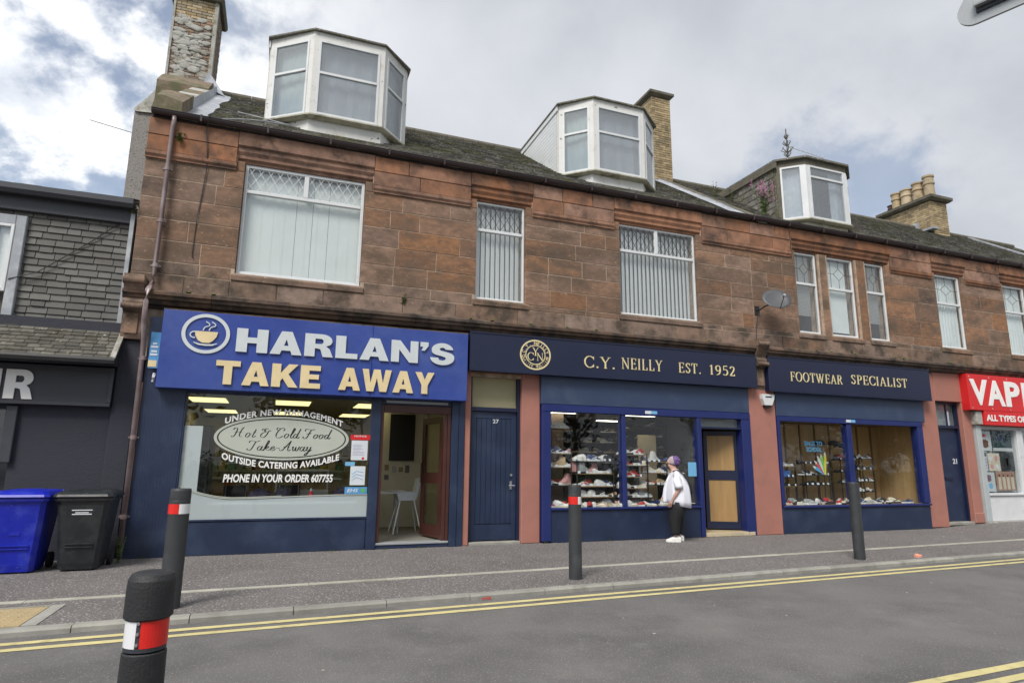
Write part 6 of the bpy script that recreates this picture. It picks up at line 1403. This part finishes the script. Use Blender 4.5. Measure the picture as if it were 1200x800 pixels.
poster(16.90, 17.36, 1.86, 2.36, M_pl, 'pale poster with a brown cluster picture, top left of the vape window', [(16.95,17.28,1.93,2.15,M_brn),(17.02,17.2,2.2,2.28,M_red)])
t_ = poster(17.40, 18.15, 1.94, 2.38, M_pt, 'wide dark teal poster with a white foot at the top right of the vape window', [(17.55,17.9,2.1,2.3,M_navy_l)]); paper('white_foot', 17.40, 18.15, 1.86, 1.94, -.001, M_pl, t_)
t_ = thing('notice', 'block of small white notices with a black square at the left of the vape window', 'notice', (17.0,0,1.35)); paper('sheet', 16.90, 17.12, 1.35, 1.84, 0, M_pl, t_, .002); paper('print', 16.92, 17.10, 1.72, 1.82, -.0015, M_pd, t_)
for i in range(4): paper('print', 16.93, 17.0, 1.40+i*.075, 1.44+i*.075, -.0015, M_pink2, t_); paper('print', 17.03, 17.09, 1.40+i*.075, 1.44+i*.075, -.0015, M_pink2, t_)
poster(17.15, 17.60, 1.35, 1.80, M_pw, 'cream poster with pink prints in the middle of the vape window', [(17.2,17.32,1.6,1.72,M_paper),(17.38,17.52,1.58,1.74,SC['pink']),(17.2,17.34,1.4,1.52,SC['pink']),(17.4,17.54,1.4,1.52,M_paper)])
poster(17.63, 18.16, 1.36, 1.82, M_pd, 'black round-topped poster with a gold mark in the vape window', [(17.68,18.1,1.4,1.7,M_blackm),(17.84,17.92,1.48,1.70,M_letG)])
poster(16.94, 17.32, .84, 1.32, M_pl, 'pale poster with a dark violet swirl, bottom left of the vape window', [(16.98,17.2,1.08,1.26,M_vp),(17.05,17.22,.90,1.05,M_lblue)])
t_ = poster(17.36, 18.10, .86, 1.34, mat('pink_brown_poster', (.36,.22,.17), .6, .1), 'brown poster showing four upright cream vape devices, bottom right of the vape window')
for i in range(4): q = B(); q.cbox(17.44+i*.165, 17.54+i*.165, -.006, -.001, .89, 1.20, .002); obj('print', q, M_pw, t_); q = B(); q.cbox(17.46+i*.165, 17.52+i*.165, -.006, -.001, 1.201, 1.27, .002); obj('print', q, M_brn, t_)

# ================================================================== STREET THINGS
def bollard(x, y, z, h, r, label, cap, band, m, rot=0, lens=False):
    t_ = thing('bollard', label, 'bollard', (x,y,z), 'black bollards along the kerb')
    if cap:
        q = B(); q.lathe((x,y,z-.02), [(r*1.02,0),(r*.98,h*.3),(r*.90,h-.252),(r*.84,h-.248)], 32); obj('post', q, m, t_, smooth=False)
        q = B(); q.lathe((x,y,z+h-.262), [(r*.86,0),(r*.86,.112)], 32); obj('band_core', q, M_alud, t_)
        q = B(); n = 40
        def seg(a0, a1, mm, nm='reflective_band'):
            q = B(); k = 12; rr = r*.875; q.add([(x+rr*math.cos(a0+(a1-a0)*i/k), y+rr*math.sin(a0+(a1-a0)*i/k), zz) for zz in (z+h-.248, z+h-.153) for i in range(k+1)], [(i,i+1,i+k+2,i+k+1) for i in range(k)]); obj(nm, q, mm, t_)
        seg(R(rot), R(rot+85), M_refw); seg(R(rot+97), R(rot+210), M_refr); seg(R(rot+222), R(rot+348), M_refw)
        for zz in (.012,.047,.082):
            a = R(rot+91); q = B(); c = Vector((x+r*.86*math.cos(a), y+r*.86*math.sin(a), z+h-.246+zz)); d = Vector((math.cos(a), math.sin(a), 0)); q.tube([c, c+d*.006], .006, 8); obj('rivet', q, M_steel, t_)
        q = B(); q.lathe((x,y,z+h-.152), [(r*.90,-.008),(r*1.0,.0),(r*.985,.105),(r*.965,.125),(r*.86,.144),(r*.70,.150),(r*.35,.152),(.001,.152)], 36); obj('cap', q, m, t_)
    else:
        q = B(); q.lathe((x,y,z-.02), [(r,0),(r,h-.10),(r*.985,h-.095),(r*.985,h-.085),(r,h-.08),(r*.99,h+.0),(r*.93,h+.018),(r*.01,h+.02)], 28); obj('post', q, m, t_)
        if band:
            def seg(a0, a1, mm):
                q = B(); k = 10; rr = r*1.012; q.add([(x+rr*math.cos(a0+(a1-a0)*i/k), y+rr*math.sin(a0+(a1-a0)*i/k), zz) for zz in (z+h-.245, z+h-.15) for i in range(k+1)], [(i,i+1,i+k+2,i+k+1) for i in range(k)]); obj('reflective_band', q, mm, t_)
            seg(R(rot), R(rot+100), M_refr); seg(R(rot+101), R(rot+200), M_refw); seg(R(rot+201), R(rot+359), M_refr)
    return t_
bollard(3.67, -3.51, 0, 1.16, .083, 'slim dark grey bollard with red and white band in front of the shoe shop', False, True, M_bolgrey, 172)
bollard(8.72, -3.30, 0, 1.18, .083, 'plain dark grey bollard with no band in front of the footwear sign', False, False, M_bolgrey)
bollard(-.86, -3.74, 0, 1.14, .098, 'banded dark bollard behind the large near one, by the take-away window', False, True, M_bolgrey, 175)
bollard(-.382, -8.30, -.05, 1.074, .080, 'big black capped bollard with red and white reflective band, nearest the camera', True, True, M_bollard, 165)

def wheelie(x, y, label, m, text, rot):
    t_ = thing('wheelie_bin', label, 'wheelie bin', (x,y,0), 'wheelie bins against the charcoal wall')
    def rr(hw, y0, y1, z, c=.05): return [(x+a, y+b_, z) for a, b_ in ((-hw+c,y0),(hw-c,y0),(hw,y0+c),(hw,y1-c),(hw-c,y1),(-hw+c,y1),(-hw,y1-c),(-hw,y0+c))]
    q = B(); q.loft([rr(.215,-.24,.22,.02), rr(.23,-.26,.26,.10), rr(.285,-.345,.34,.80), rr(.292,-.352,.345,.90)]); obj('body', q, m, t_)
    q = B(); q.loft([rr(.315,-.385,.35,.885), rr(.32,-.392,.35,.90), rr(.318,-.39,.35,.925)]); obj('rim', q, m, t_)
    q = B(); q.loft([rr(.33,-.41,.36,.932), rr(.335,-.42,.36,.945), rr(.325,-.405,.355,.972), rr(.29,-.34,.33,1.005), rr(.24,-.26,.30,1.02)]); lid = obj('lid', q, m, t_)
    q = B(); q.loft([rr(.15,-.20,.20,1.0205), rr(.13,-.17,.17,1.03)]); obj('lid_panel', q, m, lid)
    q = B(); q.tube([(x-.28,y+.40,.99),(x+.28,y+.40,.99)], .016, 8)
    for s in (-.22, 0, .22): q.box(x+s-.02, x+s+.02, y+.33, y+.41, .95, 1.0)
    obj('handle', q, m, t_)
    for s in (-1, 1):
        q = B(); q.tube([(x+s*.235,y+.27,.10),(x+s*.285,y+.27,.10)], .10, 20); w = obj('wheel', q, M_rubber, t_); q = B(); q.tube([(x+s*.285,y+.27,.10),(x+s*.292,y+.27,.10)], .05, 14); obj('hub', q, M_char, w)
    for z in (.30, .34): q = B(); q.box(x-.16, x+.16, y-.305-(z-.3)*.1, y-.285, z, z+.012); obj('moulded_rib', q, m, t_)
    if text:
        for i, (w, dz) in enumerate(((.115,0),(.075,-.032),(.11,-.052))): q = B(); yy = y-.338+dz*-.12; q.box(x-w+.0, x+w, yy-.006, yy, .765+dz, .777+dz); obj('print_line', q, M_paper, t_)
    else:
        q = B(); q.box(x-.05, x+.05, y-.312, y-.300, .47, .515); obj('moulded_crest', q, m, t_)
    return t_
wheelie(-2.29, -.84, 'black wheelie bin with white print, beside the downpipe', M_binblack, True, 0)
wheelie(-2.985, -.86, 'bright blue wheelie bin at the left edge against the charcoal wall', M_binblue, False, 0)

# back of a triangular road sign, overhead at the right
SX, SY = 2.50, -9.53; sdv = Vector((.34, -.94, 0)).normalized(); snv = Vector((sdv.y, -sdv.x, 0))   # sign plane: along sdv, front face towards +snv side
if snv.x < 0: snv = -snv
TS = thing('road_sign', 'grey back of a triangular road sign in the top right corner', 'sign', (SX+sdv.x*.36, SY+sdv.y*.36, -.05))
def S3(a, z, d): return Vector((SX, SY, z))+sdv*a+snv*d
def tri(r):
    C = [(.04, 3.235), (.74, 3.235), (.39, 3.84)]; out = []
    for (a_, z_), b0 in zip(C, (150, 270, 30)):
        for k in range(9): t = R(b0+120*k/8); out.append((a_+r*math.cos(t), z_+r*math.sin(t)))
    return out
o_ = tri(.06); n = len(o_); q = B(); q.add([S3(a,z,0) for a,z in o_]+[S3(a,z,.012) for a,z in o_], [tuple(range(n)), tuple(range(2*n-1,n-1,-1))]+[(i,i+n,(i+1)%n+n,(i+1)%n) for i in range(n)]); obj('plate', q, M_alu, TS)
q = B(); q.add([S3(a,z,.0135) for a,z in tri(.045)], [tuple(range(n))]); obj('warning_face', q, M_vinylW, TS)
for z, a0, a1 in ((3.255,.045,.735),(3.56,.26,.52)):
    q = B(); c = S3((a0+a1)/2, z, -.028); q.obox(c, sdv, snv, (0,0,1), a1-a0, .006, .030); q.obox(c+snv*.013+Vector((0,0,.017)), sdv, snv, (0,0,1), a1-a0, .03, .005); q.obox(c+snv*.013-Vector((0,0,.017)), sdv, snv, (0,0,1), a1-a0, .03, .005); obj('channel_rail', q, M_alu, TS)
    for s_ in (-1, 1): q = B(); q.obox(S3((a0+a1)/2, z+s_*.031, -.005), sdv, snv, (0,0,1), a1-a0, .008, .016); obj('rail_gasket', q, M_alud, TS)
q = B(); q.add([S3(a,z,-.003) for a,z in ((.22,3.325),(.56,3.325),(.46,3.50),(.32,3.50))], [(0,1,2,3)]); obj('reverse_label', q, M_paper, TS)
q = B(); pc = S3(.39, 0, -.07); q.tube([(pc.x,pc.y,-.05),(pc.x,pc.y,3.8)], .038, 14); obj('pole', q, M_alu, TS)

# litter
q = B(); q.lathe((9.84,-3.40,-.02), [(.02,0),(.05,.02),(.045,.05),(.02,.075)], 7); q.obox((9.88,-3.40,.01),(1,.2,.3),(0,1,0),(0,0,1),.10,.07,.03); tag(obj('litter', q, mat('salmon_litter', (.62,.26,.18), .8, .2)), 'crumpled salmon-pink litter on the kerb at the right', 'litter')
q = B(); q.obox((2.30,-4.085,-.035),(1,.05,.1),(0,.3,1),(0,1,0),.10,.018,.006); q.obox((2.34,-4.09,-.04),(1,.1,.6),(0,.3,1),(0,1,0),.03,.02,.006); tag(obj('litter', q, mat('dull_red_litter', (.35,.05,.04), .8)), 'scrap of red litter against the kerb face below the take-away', 'litter')
for i in range(46):
    x = random.uniform(-3, 16); y = random.choice((random.uniform(-4, -.3), random.uniform(-7.4, -4.6))); z = .001 if y > kerb_y(x)+.1 else ROAD+.001
    q = B(); r0 = random.uniform(.006, .016); n = 7; q.loft([[(x+r0*s*math.cos(2*math.pi*k/n)*random.uniform(.8,1.2), y+r0*s*math.sin(2*math.pi*k/n), z+h) for k in range(n)] for s, h in ((1,0),(.8,.002))])
    tag(obj('gum_spot', q, M_paper if i % 3 == 0 else M_edge), 'small pale spot trodden into the ground', 'gum', 'pale spots on the road and pavement')
# plants
def weed(x, y, z, n, h, sp, label, flower=False, seed=0, m=None):
    rd = random.Random(seed); r0 = thing('weed', label, 'plant', (x,y,z)); q = B(); st_ = B(); fl = B()
    for i in range(n):
        a = rd.uniform(0, 6.28); l = rd.uniform(.0, sp); hh = h*rd.uniform(.5, 1); tip = Vector((x+l*math.cos(a), y+l*math.sin(a)*.6, z+hh)); st_.tube([(x+l*.2*math.cos(a), y, z), tip], [.005,.002], 4)
        for k in range(9):
            f = rd.uniform(.1, 1 if not flower else .75); c = Vector((x, y, z)).lerp(tip, f); b_ = rd.uniform(0, 6.28); d = Vector((math.cos(b_), math.sin(b_), rd.uniform(-.2,.7))).normalized(); s = d.cross(Vector((0,0,1))).normalized()*.012; L = rd.uniform(.04,.09)*(h/.4)**.4
            q.add([c, c+d*L*.4+s, c+d*L, c+d*L*.4-s], [(0,1,2,3)])
        if flower and rd.random() < .85:
            for k in range(16): c = tip+Vector((rd.gauss(0,.014), rd.gauss(0,.014), -rd.uniform(-.02,.20))); s = .013; fl.add([c+Vector((-s,0,0)), c+Vector((0,-s*.6,-s)), c+Vector((s,0,0)), c+Vector((0,s*.6,s))], [(0,1,2,3)])
    obj('stems', st_, M_leaf, r0, kind='stuff'); obj('leaves', q, m or M_leaf, r0, kind='stuff')
    if fl.v: obj('flowers', fl, M_flow, r0, kind='stuff')
weed(11.15, .75, 7.66, 24, .95, .36, 'pink flowering weed growing on the roof beside the slate-hung dormer', True, 1)
weed(10.28, 1.5, 8.25, 5, .50, .05, 'thin brown weed on the skew beside the middle chimney', False, 2, M_bark)
weed(10.30, .9, 7.85, 4, .42, .08, 'smaller dry weed lower down the same skew', False, 3, M_bark)
weed(-2.42, .02, 5.30, 10, .22, .14, 'dry tuft in the corner between the low roof and the pebbledash', False, 4, M_bark)
weed(-1.88, -.10, 6.60, 9, .20, .07, 'green tuft growing behind the top of the downpipe', False, 5)
weed(-1.95, -.45, .0, 8, .42, .07, 'weed growing between the black bin and the downpipe', False, 6)
weed(1.98, -.02, 4.22, 5, .22, .05, 'small green weed sprouting from the stone band above the take-away sign', False, 7)
weed(15.28, edge_y(15.28), .005, 16, .05, .22, 'low green weed in the gap of the pavement edging', False, 8)
weed(12.6, -.18, 4.03, 5, .09, .08, 'tiny tuft on the cornice over the footwear sign', False, 9)
for i in range(16):
    x = random.choice((random.uniform(-1.9, 3.0), random.uniform(4.7, 9.4), random.uniform(10.3, 14.7))); q = B(); rd = random.Random(i+50)
    for k in range(9): a = rd.uniform(0,6.28); c = Vector((x+rd.uniform(-.05,.05), -.10-rd.random()*.03, .0)); d = Vector((math.cos(a)*.5, -abs(math.sin(a))*.5, 1)).normalized(); s = d.cross(Vector((0,1,.2))).normalized()*.006; L = rd.uniform(.015,.05); q.add([c-s, c+s, c+d*L], [(0,1,2)])
    tag(obj('weed', q, M_leaf), 'tiny tuft of weeds at the foot of a shopfront', 'weed', 'tufts along the foot of the shopfronts')
# trees across the road, behind the viewer: the shop windows mirror them
def tree(x, y, h, r, label, seed):
    rd = random.Random(seed); t_ = thing('tree', label, 'tree', (x,y,-.13), 'trees across the road'); q = B(); q.tube([(x,y,-.13),(x+.1,y,h*.3),(x,y+.1,h*.6)], [.22,.16,.08], 8)
    for k in range(6): a = rd.uniform(0,6.28); q.tube([(x,y,h*(.25+.05*k)), (x+r*.6*math.cos(a), y+r*.6*math.sin(a), h*(.5+.06*k))], [.07,.03], 6)
    obj('trunk', q, M_bark, t_); q = B()
    cl = [(Vector((rd.gauss(0,.42)*r, rd.gauss(0,.42)*r, h*.62+rd.gauss(0,.17)*h)), rd.uniform(.25,.45)*r) for _ in range(16)]
    for i in range(4200):
        c, s = rd.choice(cl); p = c+Vector((rd.gauss(0,.5), rd.gauss(0,.5), rd.gauss(0,.45)))*s+Vector((x,y,0)); u_ = Vector((rd.gauss(0,1), rd.gauss(0,1), rd.gauss(0,1))).normalized(); v_ = u_.cross(Vector((rd.gauss(0,1), rd.gauss(0,1), 1))).normalized(); k = rd.uniform(.11,.22)
        q.add([p-u_*k, p+v_*k*.6, p+u_*k, p-v_*k*.6], [(0,1,2,3)])
    obj('crown', q, M_leafd, t_, kind='stuff')
TL = ['tall leafy tree straight across the road', 'broad tree across the road on the left', 'bushy tree across the road to the right', 'rounded tree far right across the road', 'young tree across the road at the far left', 'dark tree across the road well to the right', 'very wide tree across the road beyond the last shop', 'tall spreading tree at the far right end of the road', 'low bushy tree between two tall ones across the road', 'last tree in the row across the road']
for i, (x, y, h, r0) in enumerate([(1,-21,8,3.2),(-7,-23,9,3.8),(9,-22,7.5,3.4),(17,-24,9,4),(-15,-20,7,3),(26,-22,8,3.6),(34,-23,9,4.2),(43,-22,9,4.4),(38.5,-21,6,3),(53,-22,10,4.8)]): tree(x, y, h, r0, TL[i], 20+i)
q = B(); rd = random.Random(9)
for i in range(7600):
    x, y, z = rd.uniform(-26,64), -19+rd.gauss(0,.35), rd.uniform(-.1,1.9); u_ = Vector((rd.gauss(0,1), rd.gauss(0,1), rd.gauss(0,1))).normalized(); v_ = u_.cross(Vector((0.3,.2,1))).normalized(); k = .13; p = Vector((x,y,z)); q.add([p-u_*k, p+v_*k*.6, p+u_*k, p-v_*k*.6], [(0,1,2,3)])
tag(obj('hedge', q, M_leafd, kind='stuff'), 'long clipped hedge across the road', 'hedge')  # added out of view to screen low sky from the shop glass

# ================================================================== THE PERSON AT THE WINDOW
PX, PY = 7.27, -.56
PF = Vector((-.86, .51, 0)).normalized(); PL = Vector((PF.y, -PF.x, 0))*-1      # forward, and her left (towards the street)
if PL.y > 0: PL = -PL
def pp(f, l, z): return Vector((PX, PY, .004))+PF*f+PL*l+Vector((0, 0, z))
PR = thing('person', 'person with purple hair, white shirt and black trousers looking into the shoe shop window', 'person', (PX, PY, .004))
off = Vector((PX, PY, .004))
V, Ed, Rd = [], [], []
def vtx(p, r, parent=None):
    V.append(tuple(p-off)); Rd.append(r); i = len(V)-1
    if parent is not None: Ed.append((parent, i))
    return i
pel = vtx(pp(-.02, 0, .80), (.15, .13)); sp1 = vtx(pp(-.01, 0, .95), (.15, .14), pel); sp2 = vtx(pp(0, 0, 1.12), (.15, .12), sp1); ch_ = vtx(pp(.0, 0, 1.24), (.11, .09), sp2)
nk = vtx(pp(.03, 0, 1.34), (.055, .055), ch_); h0 = vtx(pp(.065, 0, 1.41), (.066, .070), nk); h1 = vtx(pp(.07, 0, 1.475), (.078, .088), h0); h2 = vtx(pp(.06, 0, 1.54), (.058, .068), h1)
nose = vtx(pp(.165, 0, 1.445), (.012, .012), h1); chin = vtx(pp(.125, 0, 1.39), (.024, .024), h0); ear = vtx(pp(.05, .088, 1.45), (.014, .014), h1); ear2 = vtx(pp(.05, -.088, 1.45), (.014, .014), h1)
for s, arm in ((1, [(.0,.16,1.25,.06), (-.01,.215,1.13,.052), (-.05,.245,.98,.044), (.03,.235,.86,.036), (.085,.215,.76,.026)]), (-1, [(.0,-.16,1.25,.06), (.03,-.215,1.13,.050), (.06,-.235,1.00,.043), (.14,-.20,.92,.034), (.20,-.14,.86,.025)])):
    pr = ch_
    for f, l, z, r0 in arm: pr = vtx(pp(f, l, z), (r0, r0), pr)
    f, l, z, _ = arm[-1]; df, dl, dz = [arm[-1][k]-arm[-2][k] for k in range(3)]; n_ = Vector((df, dl, dz)).normalized()
    palm = vtx(pp(f+n_.x*.055, l+n_.y*.055, z+n_.z*.055), (.030, .016), pr)
    side = Vector((n_.z, 0, -n_.x)).normalized() if s > 0 else Vector((0, 1, 0)); curl = Vector((0, -s, 0)) if s > 0 else Vector((0, 0, -1))
    P0 = Vector((f, l, z))+n_*.055
    for k, (o_, L_) in enumerate(((-.030,.060),(-.010,.072),(.010,.068),(.029,.052))):
        a = P0+side*o_+n_*.035; b1 = vtx(pp(*a), (.009, .009), palm); a2 = a+n_*L_*.5+curl*.006; b2 = vtx(pp(*a2), (.008, .008), b1); a3 = a2+n_*L_*.4+curl*.020; vtx(pp(*a3), (.007, .007), b2)
    t0 = P0-side*.034-n_*.01; b1 = vtx(pp(*t0), (.010, .010), palm); vtx(pp(*(t0-side*.014+n_*.04+curl*.012)), (.008, .008), b1)
for s, lf in ((1, .03), (-1, -.02)):
    hp = vtx(pp(-.02, s*.09, .70), (.10, .10), pel); kn = vtx(pp(lf*1.2, s*.105, .42), (.062, .064), hp); cf = vtx(pp(lf*1.5, s*.108, .28), (.055, .056), kn); an = vtx(pp(lf*1.5, s*.106, .10), (.034, .034), cf); hl = vtx(pp(lf*1.5, s*.106, .045), (.030, .030), an); vtx(pp(lf*1.5+.12, s*.11, .035), (.028, .022), hl)
me = bpy.data.meshes.new('body'); me.from_pydata(V, Ed, []); ob = bpy.data.objects.new('body', me); COL.objects.link(ob); ob.parent = PR; me.materials.append(M_skin)
sk = ob.modifiers.new('skin', 'SKIN'); sk.use_smooth_shade = True
for i, r0 in enumerate(Rd): me.skin_vertices[0].data[i].radius = r0
me.skin_vertices[0].data[0].use_root = True
ob.modifiers.new('smooth', 'SUBSURF').levels = 1; ob.modifiers['smooth'].render_levels = 1
def eloft(rings, n=24, fold=0.0, seed=0):
    """rings: (f, l, z, half_forward, half_left)"""
    rd = random.Random(seed); ph = rd.uniform(0, 6); out = []
    for k, (f, l, z, a, c) in enumerate(rings): out.append([pp(f+a*math.cos(t)*(1+fold*math.sin(5*t+ph+k*.35)), l+c*math.sin(t)*(1+fold*math.sin(7*t+ph*2-k*.3)), z+(.045*math.cos(t)*max(0, 1-k/3) if fold > .02 else 0)) for t in [2*math.pi*j/n for j in range(n)]])
    return out
q = B(); q.loft(eloft([(-.055,0,.66,.215,.235), (-.055,0,.75,.225,.245), (-.05,0,.88,.222,.245), (-.045,0,1.0,.212,.235), (-.04,0,1.10,.19,.215), (-.03,0,1.19,.155,.20), (-.01,0,1.26,.11,.165), (.0,0,1.305,.075,.105), (.015,0,1.33,.062,.07)], 40, .055, 1)); shirt = obj('shirt', q, M_shirt, PR, smooth=True)
def limb(name, pts, m, parent, n=16, fold=.05, seed=0, taper=None):
    rd = random.Random(seed); P = [pp(*p[:3]) for p in pts]; rings = []
    for i, p in enumerate(P):
        d = (P[min(i+1, len(P)-1)]-P[max(i-1, 0)]).normalized(); a = d.cross(Vector((.1,.2,1)) if abs(d.z) < .9 else PF).normalized(); c = d.cross(a); rings.append([p+(a*math.cos(t)+c*math.sin(t))*pts[i][3]*(1+fold*math.sin(4*t+i*1.1+seed)) for t in [2*math.pi*k/n for k in range(n)]])
    q = B(); q.loft(rings); return obj(name, q, m, parent, smooth=True)
limb('sleeve', [(-.01,.12,1.265,.055), (-.01,.175,1.225,.075), (-.015,.215,1.14,.082), (-.035,.240,1.03,.082), (-.04,.245,.985,.080)], M_shirt, shirt, seed=2)
limb('sleeve', [(.0,-.12,1.265,.055), (.03,-.18,1.20,.075), (.05,-.215,1.10,.08), (.06,-.235,1.01,.078)], M_shirt, shirt, seed=3)
limb('shirt_front', [(.06,-.02,1.20,.07), (.12,-.03,1.08,.07), (.17,-.03,.96,.06), (.20,-.03,.84,.052), (.205,-.03,.74,.048), (.205,-.03,.71,.046)], M_shirt, shirt, seed=6)
tr_ = obj('trousers', B().loft(eloft([(-.03,0,.655,.165,.20), (-.03,0,.72,.175,.21), (-.03,0,.80,.17,.205), (-.025,0,.88,.155,.19)], 24, .01, 4)), M_trous, PR, smooth=True)
for s, lf in ((1, .03), (-1, -.02)): limb('trouser_leg', [(-.03,s*.095,.72,.14), (-.02,s*.10,.60,.14), (lf*1.2,s*.11,.45,.112), (lf*1.5,s*.11,.30,.096), (lf*1.5,s*.108,.17,.082), (lf*1.5,s*.108,.135,.078)], M_trous, tr_, fold=.04, seed=5+s)
for s, lf in ((1, .045), (-1, -.03)):
    o = bpy.data.objects.new('trainer', shoe_mesh('trainer', 'white', 'white')); COL.objects.link(o); o.parent = PR; o.location = pp(lf+.045, s*.107, 0)-off; o.rotation_euler = (0, 0, math.atan2(PF.y, PF.x)); o.scale = (1.02, 1.05, 1.0)
# hair: close grey crop, purple over the crown with a small knot
hc = Vector((.052, 0, 1.485))
def blob(name, c, a, b_, h, m, parent, n=20, cut=-1.0, jitr=.03, seed=0):
    rd = random.Random(seed); rings = []
    for k in range(11):
        t = cut+(1-cut)*k/10; t = max(-1, min(.999, t)); r0 = math.sqrt(max(0, 1-t*t)); rings.append([pp(c[0]+a*r0*math.cos(u)*(1+rd.uniform(-jitr, jitr)), c[1]+b_*r0*math.sin(u)*(1+rd.uniform(-jitr, jitr)), c[2]+h*t) for u in [2*math.pi*j/n for j in range(n)]])
    q = B(); q.loft(rings); return obj(name, q, m, parent, smooth=True)
hr = blob('hair', (.038, 0, 1.478), .097, .094, .110, M_hairg, PR, cut=-.45, jitr=.06)
blob('hair_top', (-.012, .008, 1.492), .088, .093, .104, M_hairp, hr, cut=-.8, jitr=.12, seed=2); blob('hair_knot', (-.062, .02, 1.49), .045, .048, .065, M_hairp, hr, jitr=.09, seed=3)
# shoulder bag: strap over her left shoulder across the back to the right hip
q = B(); sp = [pp(*p) for p in ((.10,.0,1.22),(.05,.08,1.31),(-.03,.12,1.315),(-.11,.135,1.25),(-.185,.115,1.15),(-.245,.06,1.04),(-.28,-.04,.92),(-.25,-.18,.80))]
q.tube([p+Vector((0,-.035,0)) for p in sp], .016, 6); bg_ = obj('bag_strap', q, M_strap, PR)
q = B(); q.loft([[pp(f,l,.66) for f, l in ((-.24,-.27),(-.06,-.30),(-.06,-.24),(-.24,-.21))],[pp(f,l,.80) for f, l in ((-.25,-.29),(-.05,-.32),(-.05,-.23),(-.25,-.20))],[pp(f,l,.86) for f, l in ((-.23,-.27),(-.07,-.30),(-.07,-.25),(-.23,-.22))]]); obj('bag', q, M_bag, bg_)
for s in (-1, 1): q = B(); q.lathe(pp(.142, s*.034, 1.462), [(.001,-.008),(.009,-.004),(.010,0),(.009,.004),(.001,.008)], 8); obj('eye', q, M_vinylB, PR)
q = B(); q.tube([pp(.146,-.022,1.412), pp(.152,0,1.410), pp(.146,.022,1.412)], .004, 5); obj('mouth', q, SC['red'], PR)
